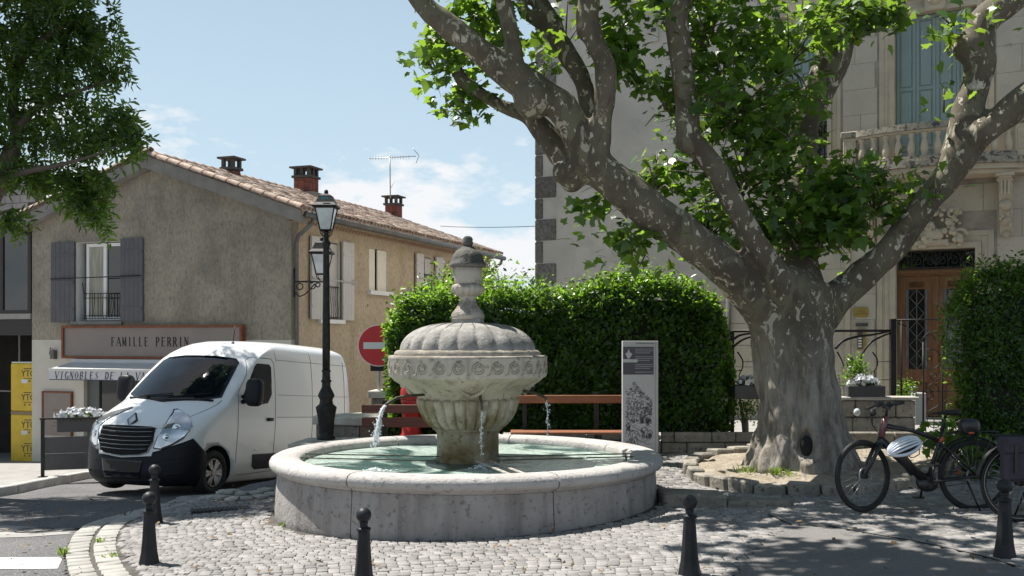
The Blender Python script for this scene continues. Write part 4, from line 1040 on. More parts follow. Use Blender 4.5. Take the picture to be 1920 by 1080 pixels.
# chimneys, each a brick stack with a slab on pillars
for (px, wpx, top, bot, tt) in ((434, 40, 296, 345, 3.2), (574, 48, 314, 385, 7.0), (738, 37, 362, 420, 12.2)):
    pw = HC+hx*tt+hy*ya; Y = pw.y; wd = wpx/F*Y*.95-.2
    zt = CZ+(HZ-top)/F*Y; zb = rz1-.35; Hs = zt-zb
    r = (px-960)/F; xx = (r*(HC.y+hy.y*ya)-(HC.x+hy.x*ya))/(hx.x-r*hx.y)
    ch = MB().bx(xx-wd/2+.01, xx+wd/2-.01, ya-wd/2+.01, ya+wd/2-.01, zb, zt-.30).build('chimney', MT['conc'], house)
    bz = zb+.1; rr = 0
    while bz < zt-.42:
        for s_ in range(2):
            nbk = 3
            for k in range(nbk):
                o_ = (rr % 2)*.5-.25; l0 = -wd/2+wd*max(0, (k+o_*0))/nbk; l1 = l0+wd/nbk-.008
                MBk = MB()
                if s_ == 0: MBk.bx(xx-wd/2-.006, xx-wd/2+.03, ya+l0, ya+l1, bz, bz+.062)
                else: MBk.bx(xx+l0, xx+l1, ya-wd/2-.006, ya-wd/2+.03, bz, bz+.062)
                MBk.build('brick', MT['brick'], ch)
        bz += .075; rr += 1
    mb = MB(); mb.bx(xx-wd/2-.05, xx+wd/2+.05, ya-wd/2-.05, ya+wd/2+.05, zt-.34, zt-.27); mb.bx(xx-wd/2-.1, xx+wd/2+.1, ya-wd/2-.1, ya+wd/2+.1, zt-.05, zt)
    for a in (-1, 0, 1):
        for b_ in (-1, 0, 1):
            if (a or b_) and (a*b_ or wpx > 45): mb.bx(xx+a*wd*.42-.045, xx+a*wd*.42+.045, ya+b_*wd*.42-.045, ya+b_*wd*.42+.045, zt-.268, zt-.052)
    mb.build('chimney_cap', MT['conc'], ch)
    MB().bx(xx-wd/2-.18, xx+wd/2+.18, ya-wd/2-.22, ya+wd/2+.2, zb-.02, zb+.40).build('flashing', MT['fascia'], ch) if wpx > 45 else None
# aerial on the last chimney
an = HC+hx*12.2+hy*ya; Ya = an.y
def ap(px, py, dy=0): p = P(px, py, Ya+dy); return (p.x, p.y, p.z)
at = thing('tv_aerial', 'rooftop television aerial with a long boom above the last chimney', 'aerial', ap(732, 365))
mb = MB(); mb.tube([ap(732, 372), ap(731, 292)], .022, 6); mb.build('mast', MT['zinc'], at, world=True)
mb = MB(); mb.tube([ap(692, 297), ap(780, 293)], .014, 5)
for i in range(15): x = 694+i*5.2; mb.tube([ap(x, 293.5-(i/15)*2, -.25), ap(x, 300-(i/15)*2, .25)], .007, 4)
mb.tube([ap(774, 278), ap(786, 292), ap(780, 306)], .012, 5)
for i in range(5): mb.tube([ap(774+i*2.4, 279+i*3, -.3), ap(774+i*2.4, 279+i*3, .3)], .008, 4); mb.tube([ap(780+i*1.2, 305-i*2.6, -.3), ap(780+i*1.2, 305-i*2.6, .3)], .008, 4)
mb.tube([ap(740, 340), ap(733, 352)], .008, 4); mb.build('boom', MT['zinc'], at, world=True)
# wire between the buildings
a, b_ = P(826, 424, 30), P(1006, 424, 21.9); pts = []
for i in range(13): t = i/12; q = a.lerp(b_, t); q.z -= .10*4*t*(1-t)*.3; pts.append(q)
tag(MB().tube(pts, .008, 5).build('overhead_wire', MT['iron']), 'thin overhead wire running from the roof eave to the mansion corner', 'wire')

# shop front
sg0, sg1 = gab(117, 612, .12), gab(455, 673, .12)
sb = thing('shop_sign', 'long taupe shop sign in a rust-brown frame, lettered FAMILLE', 'shop sign', (HC.x, HC.y, 0), HANG)
ya0, ya1, z0, z1 = sg1[0], sg0[0], sg1[1]-.02, sg0[1]+.02
MB().bx(-.12, -.04, ya0+.06, ya1-.06, z0+.06, z1-.06).build('board', MT['signgrey'], sb)
mb = MB(); mb.bx(-.16, -.002, ya0, ya1, z0, z0+.06); mb.bx(-.16, -.002, ya0, ya1, z1-.06, z1); mb.bx(-.16, -.002, ya0, ya0+.06, z0+.061, z1-.061); mb.bx(-.16, -.002, ya1-.06, ya1, z0+.061, z1-.061); mb.build('frame', MT['rust'], sb)
MG = Matrix.Rotation(-pi/2, 4, 'Z') @ Matrix.Rotation(pi/2, 4, 'X')
def textg(name, body, size, x, y, z, mt, parent, **k): return text_obj(name, body, size, Matrix.Translation((x, y, z)) @ MG, mt, parent, **k)
tx = gab(288, 640, .12)
MT['letter'] = mat('black_lettering', (.015, .013, .013), .6)
def serif_text(body, hgt, x, yc, z, parent, width, shear=0, name='lettering'):
    """Roman capitals drawn with thick and thin strokes and serifs; runs towards -y"""
    G_ = {'A': [((0, 0), (.5, 1), 1), ((.5, 1), (1, 0), 2), ((.22, .36), (.78, .36), 1)], 'F': [((.2, 0), (.2, 1), 2), ((.2, .97), (.9, .97), 1), ((.2, .53), (.7, .53), 1)],
          'M': [((.1, 0), (.15, 1), 1), ((.15, 1), (.5, .1), 2), ((.5, .1), (.85, 1), 1), ((.85, 1), (.92, 0), 2)], 'I': [((.5, 0), (.5, 1), 2)], 'L': [((.2, 0), (.2, 1), 2), ((.2, .03), (.85, .03), 1)],
          'E': [((.2, 0), (.2, 1), 2), ((.2, .97), (.85, .97), 1), ((.2, .52), (.7, .52), 1), ((.2, .03), (.88, .03), 1)], 'P': [((.2, 0), (.2, 1), 2), ((.2, .97), (.6, .97), 1), ((.6, .97), (.82, .75), 2), ((.82, .75), (.6, .48), 2), ((.6, .48), (.2, .48), 1)],
          'R': [((.2, 0), (.2, 1), 2), ((.2, .97), (.6, .97), 1), ((.6, .97), (.8, .75), 2), ((.8, .75), (.6, .5), 2), ((.6, .5), (.2, .5), 1), ((.5, .5), (.95, 0), 2)], 'N': [((.15, 0), (.15, 1), 1), ((.15, 1), (.85, 0), 2), ((.85, 0), (.85, 1), 1)],
          'V': [((0, 1), (.5, 0), 2), ((.5, 0), (1, 1), 1)], 'G': [((.9, .82), (.6, .98), 1), ((.6, .98), (.3, .92), 1), ((.3, .92), (.1, .5), 2), ((.1, .5), (.3, .08), 2), ((.3, .08), (.6, .02), 1), ((.6, .02), (.88, .15), 1), ((.88, .0), (.88, .42), 2)],
          'O': [((.5, .98), (.15, .75), 1), ((.15, .75), (.15, .25), 2), ((.15, .25), (.5, .02), 1), ((.5, .02), (.85, .25), 1), ((.85, .25), (.85, .75), 2), ((.85, .75), (.5, .98), 1)],
          'B': [((.2, 0), (.2, 1), 2), ((.2, .97), (.6, .97), 1), ((.6, .97), (.75, .76), 2), ((.75, .76), (.6, .53), 1), ((.2, .53), (.6, .53), 1), ((.6, .53), (.85, .28), 2), ((.85, .28), (.6, .03), 1), ((.6, .03), (.2, .03), 1)],
          'S': [((.82, .82), (.5, .98), 1), ((.5, .98), (.2, .78), 1), ((.2, .78), (.8, .26), 2), ((.8, .26), (.5, .02), 1), ((.5, .02), (.15, .18), 1)], 'D': [((.2, 0), (.2, 1), 2), ((.2, .97), (.55, .97), 1), ((.55, .97), (.88, .7), 2), ((.88, .7), (.88, .3), 2), ((.88, .3), (.55, .03), 2), ((.55, .03), (.2, .03), 1)],
          'U': [((.15, 1), (.15, .3), 2), ((.15, .3), (.5, .02), 1), ((.5, .02), (.85, .3), 1), ((.85, .3), (.85, 1), 1)], 'H': [((.15, 0), (.15, 1), 2), ((.85, 0), (.85, 1), 2), ((.15, .5), (.85, .5), 1)]}
    n = len(body); st_ = width/n; cw_ = st_*.74
    for i, c in enumerate(body):
        if c not in G_: continue
        mb = MB()
        x0 = yc+width/2-(i+.5)*st_+cw_/2; ww = cw_*(.5 if c == 'I' else 1)
        x0 = x0-(cw_-ww)/2
        for (p, q, k) in G_[c]:
            t_ = hgt*(.085 if k == 2 else .04)
            A = Vector((x0-p[0]*ww-shear*p[1]*hgt, z+(p[1]-.5)*hgt)); B = Vector((x0-q[0]*ww-shear*q[1]*hgt, z+(q[1]-.5)*hgt)); d = (B-A).normalized(); nrm = Vector((-d.y, d.x))*t_
            A -= d*t_*.3; B += d*t_*.3
            mb.add([(x, A.x-nrm.x, A.y-nrm.y), (x, B.x-nrm.x, B.y-nrm.y), (x, B.x+nrm.x, B.y+nrm.y), (x, A.x+nrm.x, A.y+nrm.y)], [(0, 1, 2, 3)])
            for pt in (p, q):
                if pt[1] in (0, 1): e = Vector((x0-pt[0]*ww-shear*pt[1]*hgt, z+(pt[1]-.5)*hgt)); sw = hgt*.11; mb.add([(x-.0015, e.x-sw, e.y-.012*hgt), (x-.0015, e.x+sw, e.y-.012*hgt), (x-.0015, e.x+sw, e.y+.03*hgt), (x-.0015, e.x-sw, e.y+.03*hgt)], [(0, 1, 2, 3)])
        mb.build('letter', MT['letter'], parent)
serif_text('FAMILLE PERRIN', .215, -.1225, (ya0+ya1)/2, tx[1]-.01, sb, 2.28)
# awning
aw = thing('awning', 'pale fabric shop awning whose valance reads VIGNOBLES DE', 'awning', (HC.x, HC.y, 0), HANG)
OFF = .85
aL = gab(93, 697, OFF)[0]; zt = gab(100, 679, .2)[1]; zf = gab(100, 694, OFF)[1]; zv = gab(100, 709, OFF)[1]; aR = .35
MT['awn'] = mat('awning_cloth', (.62, .61, .60), .85, var=(.56, .55, .55), vs=3); MT['awn2'] = mat('awning_valance', (.56, .55, .58), .85, var=(.50, .49, .53), vs=3); MT['navy'] = mat('navy_trim', (.03, .035, .06), .7)
MB().bx(-.16, -.002, aR, aL, zt-.06, zt+.08).build('cassette', MT['awn'], aw)
mb = MB(); mb.add([(-.16, aR, zt), (-.16, aL, zt), (-OFF, aL, zf+.03), (-OFF, aR, zf+.03), (-.16, aR, zt-.01), (-.16, aL, zt-.01), (-OFF, aL, zf+.02), (-OFF, aR, zf+.02)], [(0, 1, 2, 3), (7, 6, 5, 4), (0, 4, 5, 1), (1, 5, 6, 2), (2, 6, 7, 3), (3, 7, 4, 0)]); mb.build('cloth', MT['awn'], aw)
MB().bx(-OFF-.04, -OFF+.03, aR, aL, zf-.015, zf+.045).build('front_bar', MT['awn'], aw)
MB().bx(-OFF-.01, -OFF-.002, aR, aL, zv-.02, zf-.017).build('valance', MT['awn2'], aw)
MB().bx(-OFF-.013, -OFF-.0005, aR, aL, zv-.04, zv-.021).bx(-.10, -.002, aR, aL, zt-.10, zt-.065).build('trim', MT['navy'], aw)
for yy in (aR+.5, aL-.5): MB().bar((-.02, yy, zt-.12), (-OFF, yy, zf), .03).build('arm', MT['zinc'], aw)
tl0 = gab(102, 702, OFF)[0]; serif_text('VIGNOBLES DE LA VALLEE DU RHONE', .165, -OFF-.012, tl0-4.55/2, (zf+zv)/2-.02, aw, 4.55, shear=.16)
# shop window and door recess
MT['shopframe'] = mat('green_grey_joinery', (.10, .115, .11), .55)
sf = bpy.data.objects.new('shop_front', None); COL.objects.link(sf); sf.parent = house
y0_, y1_ = s1[0], s0[0]; zt_ = s0[1]
mb = MB()
for y in np.linspace(y0_+.05, y1_-.05, 5): mb.bx(.15, .21, y-.045, y+.045, -1.6, zt_)
mb.bx(.149, .211, y0_, y1_, zt_-.1, zt_-.002); mb.bx(.149, .211, y0_, y1_, -1.6, -1.0); mb.bx(.12, .25, y1_-.36, y1_-.002, -1.6, zt_-.12); mb.build('frame', MT['shopframe'], sf)
for i in range(4):
    ya_, yb_ = [np.linspace(y0_+.05, y1_-.05, 5)[k] for k in (i, i+1)]; MB().bx(.17, .18, ya_+.047, yb_-.047, -.99, zt_-.102).build('pane', MT['glass'], sf)
# lamp under the awning, outlet on the pier, menu board
lp = gab(101, 664, .05); mb = MB(); mb.bx(-.12, -.002, lp[0]-.06, lp[0]+.06, lp[1]-.12, lp[1]+.10); mb.tube([(-.06, lp[0], lp[1]+.1), (-.16, lp[0], lp[1]+.16), (-.2, lp[0], lp[1])], .012, 6)
o = mb.build('wall_lamp', MT['zincp']); o.location = (HC.x, HC.y, 0); o.rotation_euler.z = HANG; tag(o, 'small metal wall lamp on the pier above the awning corner', 'wall lamp')
m0, m1 = gab(79, 733, .05), gab(135, 818, .05)
mn = thing('menu_board', 'taupe menu board in rust-brown frame on the cream wall', 'menu board', (HC.x, HC.y, 0), HANG)
MB().bx(-.05, -.004, m1[0]+.04, m0[0]-.04, m1[1], m0[1]-.04).build('board', MT['signgrey'], mn)
mb = MB(); mb.bx(-.07, -.002, m1[0], m1[0]+.04, m1[1], m0[1]); mb.bx(-.07, -.002, m0[0]-.04, m0[0], m1[1], m0[1]); mb.bx(-.07, -.002, m1[0]+.041, m0[0]-.041, m0[1]-.04, m0[1]); mb.build('frame', MT['rust'], mn)
mb = MB(); ym = (m0[0]+m1[0])/2
for i, (k, wd) in enumerate(((.42, .10), (.50, .07), (.62, .16), (.70, .12), (.78, .14))): z = m0[1]-(m0[1]-m1[1])*k; mb.bx(-.053, -.0505, ym-wd, ym+wd, z-.008, z+.008)
mb.build('lettering', MT['rust'], mn)
# rail with flower box on the pavement
kp = G(80, 907); kp2 = kp+hx*1.9
rl = thing('screen_railing', 'dark grey panel railing on the pavement edge before the shop', 'railing', (kp.x, kp.y, gz(kp.x, kp.y)+.12), atan2(.30, .95))
zr = CZ+(HZ-787)/F*kp.y-rl.location.z; MT['screen'] = mat('dark_grey_panel', (.05, .048, .052), .55, var=(.065, .062, .066), vs=4)
MB().bx(-.03, .03, -.03, .03, 0, zr).bx(-.08, .08, -.08, .08, 0, .012).build('post', MT['iron'], rl); MB().bx(2.0, 2.06, -.03, .03, 0, zr).build('post', MT['iron'], rl)
MB().bx(-.05, 2.1, -.035, .035, zr+.001, zr+.03).build('top_rail', MT['iron'], rl)
for k in range(2): MB().bx(.032, 1.998, -.012, .012, zr-.32-.31*(k+1)+.006, zr-.32-.31*k-.004).build('panel', MT['screen'], rl)
# flower box with petunias
def flowers(name, label, cat, c, lx, ly, lz, n, fcol, seed=1, leafn=300, fs=.035, rz=0, group=None, box=None, pot=None):
    t = thing(name, label, cat, c, rz, group); R = np.random.RandomState(seed)
    if box: MB().bev(-box[0]/2, box[0]/2, -box[1]/2, box[1]/2, -box[2], 0, .012, ).build('planter', MT['screen'], t)
    if pot: MB().lathe([(pot[0]*.7, -pot[1]), (pot[0], 0), (pot[0]*.9, -.01)], 16).build('planter', pot[2], t)
    # petals
    bv = [(0, 0, 0)]; bf = []
    for i in range(10): a = 2*pi*i/10; r = 1 if i % 2 == 0 else .72; bv.append((r*cos(a), r*sin(a), .3))
    for i in range(10): bf.append((0, 1+i, 1+(i+1) % 10))
    q = R.normal(size=(n, 3)); q /= np.linalg.norm(q, axis=1, keepdims=True); q[:, 2] = np.abs(q[:, 2])*.9-.15*(R.rand(n) < .3); pos = q*np.array([lx, ly, lz])*(.75+.3*R.rand(n, 1)); pos[:, 2] += .02
    nn = q+R.normal(size=(n, 3))*.35; nn[:, 1] -= .3
    V, Fc = inst(np.array(bv), np.array(bf), pos, frames(nn, R.normal(size=(n, 3))), fs*(.7+.6*R.rand(n)))
    tag(link('blossom', np_mesh('blossom', V, Fc, fcol), t), kind='stuff')
    q = R.normal(size=(leafn, 3)); q /= np.linalg.norm(q, axis=1, keepdims=True); pos = q*np.array([lx, ly, lz])*(R.rand(leafn, 1)**.4)*.95; pos[:, 2] = np.abs(pos[:, 2])*.9-.03
    lv = np.array([(0, 0, 0), (-.35, .5, .1), (0, 1, 0), (.35, .5, .1)]); lf = np.array([(0, 2, 1), (0, 3, 2)])
    V, Fc = inst(lv, lf, pos, frames(q+R.normal(size=(leafn, 3))*.6, R.normal(size=(leafn, 3))), fs*1.3*(.7+.6*R.rand(leafn)))
    tag(link('leaves', np_mesh('leaves', V, Fc, MT['fl_leaf']), t), kind='stuff'); return t
MT['fl_leaf'] = leafmat('flower_leaf', (.05, .09, .03), (.10, .18, .04)); MT['petal'] = leafmat('white_petal', (.72, .74, .78), (.5, .5, .5), var=.1, tw=.25)
fp = P(140, 784, kp.y+.25)
flowers('flower_box', 'dark flower box overflowing with white petunias beside the van', 'flower box', (fp.x+.05, fp.y+.15, fp.z), .47, .16, .19, 150, MT['petal'], fs=.042, rz=atan2(.3, .95), box=(.80, .26, .26), leafn=500)

# left building, half in view
lb0 = gab(60, 500); LBc = HC+hy*(GW+.02)
lb = thing('left_building', 'dark-glazed building with brown window frames and block wall above', 'building', (LBc.x, LBc.y, 0), HANG)
MT['block'] = mat('grey_block', (.30, .275, .265), .92, var=(.24, .22, .21), vs=4, bump=.005, bs=30, objvar=.1); MT['brownf'] = mat('dark_brown_frame', (.022, .015, .012), .5); MT['beam'] = mat('pale_beam', (.34, .32, .30), .9, var=(.27, .25, .235), vs=3)
def lbp(px, py): 
    t, z = gab(px, py, 0); return t-GW-.02, z
x_s = 0
zt1 = lbp(30, 408)[1]; zb1 = lbp(30, 588)[1]; zt2 = lbp(30, 344)[1]+.3; zmid = lbp(30, 424)[1]
MB().bx(.45, .75, .25, 12, zt1+.02, zt2+.25).build('wall', MT['mortar'], lb)
bw, bh = .5, .21; z = zt1+.02; row = 0
while z < zt2+.2:
    y = .3+(bw/2 if row % 2 else 0)
    while y < 4.2: MB().bev(.432, .449, y+.006, y+bw-.006, z+.006, z+bh-.006, .003).build('block', MT['block'], lb); y += bw
    z += bh; row += 1
MB().bx(-.25, .44, -.001+.01, 12, zt1-.10, zt1).build('ledge', MT['beam'], lb)
# upper glazing
mb = MB(); ys_ = [lbp(58, 500)[0]+.04, lbp(4, 500)[0], lbp(-60, 500)[0], lbp(-130, 500)[0]]
for y in ys_: mb.bx(-.02, .06, y-.05, y+.05, zb1, zt1-.102)
mb.bx(-.021, .061, .01, 4.5, zb1, zb1+.09); mb.bx(-.021, .061, .01, 4.5, zt1-.2, zt1-.103); mb.build('window_frame', MT['brownf'], lb)
for i in range(3): MB().bx(.01, .02, min(ys_[i], ys_[i+1])+.05, max(ys_[i], ys_[i+1])-.05, zb1+.09, zt1-.2).build('pane', MT['glass'], lb)
MB().bx(-.03, .5, .01, 12, zb1-.14, zb1-.003).build('beam', MT['beam'], lb)
MB().bx(.02, .4, ys_[-1]+.06, 12, zb1, zt1-.102).build('side_wall', MT['block'], lb)
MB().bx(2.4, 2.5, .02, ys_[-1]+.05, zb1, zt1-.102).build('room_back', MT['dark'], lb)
MB().bx(0.02, .2, .01, 12, zb1-.55, zb1-.143).build('lintel', MT['brownf'], lb)
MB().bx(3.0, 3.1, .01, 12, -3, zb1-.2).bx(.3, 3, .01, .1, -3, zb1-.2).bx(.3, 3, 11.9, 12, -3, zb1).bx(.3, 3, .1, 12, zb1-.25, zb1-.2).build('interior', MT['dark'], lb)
MB().bx(2.2, 2.24, .2, 8, .4, .44).bx(2.2, 2.24, 1.2, 1.25, -2, 2).bx(2.2, 2.24, 2.6, 2.65, -2, 2).build('shop_fitting', MT['beam'], lb)
# pallets of yellow wrapped blocks
MT['yellow'] = mat('yellow_wrap', (.62, .42, .012), .4, var=(.52, .35, .01), vs=4, bump=.006, bs=8, spec=.5); MT['pr_blk'] = mat('dark_print', (.05, .035, .02), .5); MT['pallet'] = mat('pallet_wood', (.25, .18, .11), .8); MT['wlabel'] = mat('white_label', (.6, .6, .58), .5)
yy0 = gab(62, 700, -.02)[0]; OFFY = -.05
for k, (pt, pb, lbl) in enumerate(((776, 868, 'yellow wrapped block pallet at the bottom of the stack by the pier'), (680, 773, 'yellow wrapped block pallet on top of the stack by the pier'))):
    y1p = gab(19, 700, OFFY)[0]; z1p, z0p = gab(40, pt, OFFY)[1], gab(40, pb, OFFY)[1]
    t = thing('block_pallet', lbl, 'pallet', (HC.x, HC.y, 0), HANG, 'yellow wrapped block pallets')
    ya_, yb_ = GW+.0+.01, y1p
    MB().bev(.05, .9, ya_-.0, yb_, z0p+.02, z1p-.01, .03).build('wrapped_blocks', MT['yellow'], t)
    MB().bx(.08, .88, ya_+.01, yb_-.02, z1p-.009, z1p+.02).build('top_sheet', MT['pallet'] if k == 0 else MT['wlabel'], t)
    MB().bx(.06, .9, ya_+.01, yb_-.01, z0p-.06, z0p+.018).build('pallet_base', MT['pallet'], t)
    for j in range(2):
        z = z1p-.28-j*(z1p-z0p)*.48; yc = (ya_+.30)
        o = textg('brand_print', 'YTONG', .23, .046, gab(40, 700, OFFY)[0], z, MT['pr_blk'], t, depth=.002, align='LEFT'); 
        for (p, q, r0, r1) in ((ya_, yc, -.125, -.11), (ya_+.05, yc, .12, .14), (yc-.05, yc-.01, -.2, -.16), (yc-.2, yc-.16, -.2, -.16)): MB().bx(.0445, .0485, p, q, z+r0, z+r1).build('print_mark', MT['pr_blk'], t)
    MB().bx(.043, .048, ya_+.18, ya_+.38, z1p-.52, z1p-.42).build('label', MT['wlabel'], t)
# wall lantern on its bracket at the house corner
wl = thing('wall_lantern', 'smaller black lantern on a scrolled wall bracket behind the lamp post', 'lantern', (0, 0, 0))
wl.location = (0, 0, 0); Yl = 21.8
a = P(552, 528, 22.9); b_ = P(612, 528, 21.9)
mb = MB(); mb.tube([a, b_], .022, 6)
def arcp(cx, cy, r, a0, a1, n=12): return [(cx+r*cos(a0+(a1-a0)*i/n), cy+r*sin(a0+(a1-a0)*i/n)) for i in range(n+1)]
def onbr(px, py): t = (px-552)/60; return P(px, py, 22.9-t)
for pl in (arcp(562, 537, 6, -2.5, 3.5), arcp(585, 536, 6, -.5, 5), arcp(596, 534, 4, -1, 5), [(553, 548), (562, 556), (572, 552), (582, 542), (590, 532)]): mb.tube([onbr(*q) for q in pl], .014, 5)
mb.tube([b_, b_+Vector((0, 0, .10))], .03, 8); mb.tube([a+Vector((0, 0, .3)), a-Vector((0, 0, .35))], .025, 6); mb.build('bracket', MT['iron'], wl)
lantern(wl, b_.z+.16, 1.22, (b_.x-.10, b_.y))
# ================================================================ VAN
vx, vy = -4.72-.93*.98, 15.85+.34*.98
van = thing('van', 'white panel van with black bumper parked in front of the wine shop', 'van', (vx, vy, gz(vx+.5, vy)+.0), 0)
fw = Vector((-.350, -.937, 0)).normalized()
van.rotation_euler = (Matrix.Rotation(atan2(fw.y, fw.x), 3, 'Z') @ Matrix.Rotation(-math.atan(.070), 3, 'Y') @ Matrix.Rotation(radians(-.6), 3, 'X')).to_euler()
m, nt_, b_ = newmat('white_van_paint'); N = nt_.nodes.new; L = nt_.links.new
b_.inputs['Roughness'].default_value = .28; b_.inputs['Coat Weight'].default_value = .6; b_.inputs['Coat Roughness'].default_value = .06
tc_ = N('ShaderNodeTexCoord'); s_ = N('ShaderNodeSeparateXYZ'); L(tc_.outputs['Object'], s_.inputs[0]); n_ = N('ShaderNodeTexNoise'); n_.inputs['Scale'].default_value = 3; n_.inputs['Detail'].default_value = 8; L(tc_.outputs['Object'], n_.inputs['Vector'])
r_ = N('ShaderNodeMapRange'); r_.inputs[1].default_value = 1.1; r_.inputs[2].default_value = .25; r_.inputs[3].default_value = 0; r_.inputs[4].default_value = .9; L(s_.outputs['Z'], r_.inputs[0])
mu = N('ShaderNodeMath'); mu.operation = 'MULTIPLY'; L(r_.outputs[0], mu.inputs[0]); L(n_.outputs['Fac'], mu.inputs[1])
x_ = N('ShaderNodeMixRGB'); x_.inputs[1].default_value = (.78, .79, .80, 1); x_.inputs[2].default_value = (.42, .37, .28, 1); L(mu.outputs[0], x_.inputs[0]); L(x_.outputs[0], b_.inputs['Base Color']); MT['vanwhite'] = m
MT['vanblack'] = mat('black_bumper', (.007, .008, .012), .5, var=(.012, .013, .017), vs=5, spec=.25); MT['tyre'] = mat('tyre_rubber', (.016, .016, .016), .8); MT['silver'] = mat('silver_hubcap', (.42, .42, .43), .35, metal=.8, var=(.2, .19, .18), vs=9)
MT['seam'] = mat('dark_seam', (.09, .09, .09), .7); MT['chrome'] = mat('chrome', (.75, .76, .78), .12, metal=1); MT['arch'] = mat('wheel_well', (.010, .010, .010), .9)
m, nt_, b_ = newmat('windscreen'); b_.inputs['Base Color'].default_value = (.004, .007, .012, 1); b_.inputs['Roughness'].default_value = .02; b_.inputs['Specular IOR Level'].default_value = .45; MT['screen_glass'] = m
m, nt_, b_ = newmat('headlamp_glass'); N = nt_.nodes.new; L = nt_.links.new; b_.inputs['Roughness'].default_value = .1; b_.inputs['Metallic'].default_value = .75
v_ = N('ShaderNodeTexVoronoi'); v_.inputs['Scale'].default_value = 5; tc_ = N('ShaderNodeTexCoord'); L(tc_.outputs['Object'], v_.inputs['Vector']); c_ = N('ShaderNodeValToRGB'); c_.color_ramp.elements[0].color = (.85, .87, .9, 1); c_.color_ramp.elements[1].color = (.45, .46, .48, 1); c_.color_ramp.elements[1].position = .7; L(v_.outputs['Distance'], c_.inputs[0]); L(c_.outputs[0], b_.inputs['Base Color'])
bp = N('ShaderNodeBump'); bp.inputs['Distance'].default_value = .012; L(v_.outputs['Distance'], bp.inputs['Height']); L(bp.outputs[0], b_.inputs['Normal']); b_.inputs['Coat Weight'].default_value = 1; MT['lampface'] = m
def interp(tab, z):
    if z <= tab[0][0]: return tab[0][1]
    for (a, p), (b_, q) in zip(tab, tab[1:]):
        if z <= b_:
            t = (z-a)/(b_-a); return p+(q-p)*t
    return tab[-1][1]
XF = [(.17, .76), (.24, .84), (.34, .875), (.55, .88), (.75, .87), (.92, .845), (1.0, .80), (1.07, .71), (1.14, .58), (1.22, .41), (1.30, .23), (1.36, .09), (1.40, .02), (1.6, -.19), (1.8, -.41), (2.0, -.64), (2.12, -.79), (2.2, -.89), (2.3, -1.04), (2.37, -1.20), (2.42, -1.42), (2.445, -1.75), (2.45, -2.1)]
HW = [(.17, .93), (.28, .985), (.5, 1.01), (1.0, 1.03), (1.4, 1.015), (1.8, .985), (2.1, .945), (2.22, .92), (2.32, .875), (2.39, .80), (2.43, .70), (2.45, .56)]
XR = [(.17, -4.12), (.5, -4.2), (1.4, -4.2), (2.1, -4.13), (2.35, -4.05), (2.45, -3.7)]
BOW = [(.2, .20), (.9, .22), (1.2, .20), (1.4, .22), (2.1, .20), (2.4, .30), (2.45, .3)]; RCN = [(.2, .36), (.9, .36), (1.1, .30), (1.35, .12), (1.45, .07), (2.0, .08), (2.2, .12), (2.45, .3)]
zs = [.17, .20, .24, .29, .34, .42, .5, .58, .66, .74, .82, .88, .92, .96, 1.0, 1.035, 1.07, 1.10, 1.14, 1.18, 1.22, 1.26, 1.30, 1.33, 1.36, 1.38, 1.40, 1.43, 1.5, 1.6, 1.7, 1.8, 1.9, 2.0, 2.06, 2.12, 2.16, 2.2, 2.25, 2.3, 2.34, 2.37, 2.40, 2.42, 2.435, 2.445, 2.45]
nf, nsd, nr = 32, 26, 8
mb = MB(); ringn = None
for z in zs:
    xf, hw, xr, bow, rc = [interp(t, z) for t in (XF, HW, XR, BOW, RCN)]
    ring = []
    for i in range(nf+1):
        s_ = sin((i/nf-.5)*pi); y = s_*hw; ring.append((xf-bow*s_*s_-rc*(1-sqrt(max(0, 1-abs(s_)**4))), y, z))
    x1 = ring[-1][0]
    for i in range(1, nsd): t = i/nsd; ring.append((x1+(xr+.12-x1)*t, hw*(1-.02*t*t), z))
    for i in range(nr+1): s_ = cos(i/nr*pi); y = s_*hw*.98; ring.append((xr+.12*(abs(s_)**6), y, z))
    for i in range(nsd-1, 0, -1): t = i/nsd; ring.append((x1+(xr+.12-x1)*t, -hw*(1-.02*t*t), z))
    ringn = len(ring); mb.v += ring
for k in range(len(zs)-1):
    for j in range(ringn): a = k*ringn+j; b2 = k*ringn+(j+1) % ringn; mb.f.append((a, b2, b2+ringn, a+ringn)); mb.m.append(0); mb.sm.append(True)
mb.f.append(tuple(range(ringn))[::-1]); mb.m.append(0); mb.sm.append(False)
# crowned roof: fan of rings
c0 = (len(zs)-1)*ringn; mb.v.append((-2.9, 0, 2.475)); ci = len(mb.v)-1
for j in range(ringn): mb.f.append((c0+j, c0+(j+1) % ringn, ci)); mb.m.append(0); mb.sm.append(True)
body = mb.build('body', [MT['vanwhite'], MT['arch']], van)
bvh = BVHTree.FromPolygons([tuple(v) for v in mb.v], mb.f)
WX = (0, -3.18)
cut = MB()
for x in WX:
    for s_ in (-1, 1):
        n = 40; vs = [(x+.42*cos(2*pi*i/n), s_*.70, .34+.42*sin(2*pi*i/n)) for i in range(n)]+[(x+.42*cos(2*pi*i/n), s_*1.25, .34+.42*sin(2*pi*i/n)) for i in range(n)]
        cut.add(vs, [tuple(range(n)), tuple(range(2*n-1, n-1, -1))]+[(i, n+i, n+(i+1) % n, (i+1) % n) for i in range(n)], 1)
co = cut.build('cutter', [MT['vanwhite'], MT['arch']])
md = body.modifiers.new('b', 'BOOLEAN'); md.operation = 'DIFFERENCE'; md.solver = 'EXACT'; md.object = co
co.parent = van
bpy.context.view_layer.update()
dg = bpy.context.evaluated_depsgraph_get(); me = bpy.data.meshes.new_from_object(body.evaluated_get(dg)); body.modifiers.clear(); body.data = me; bpy.data.objects.remove(co)
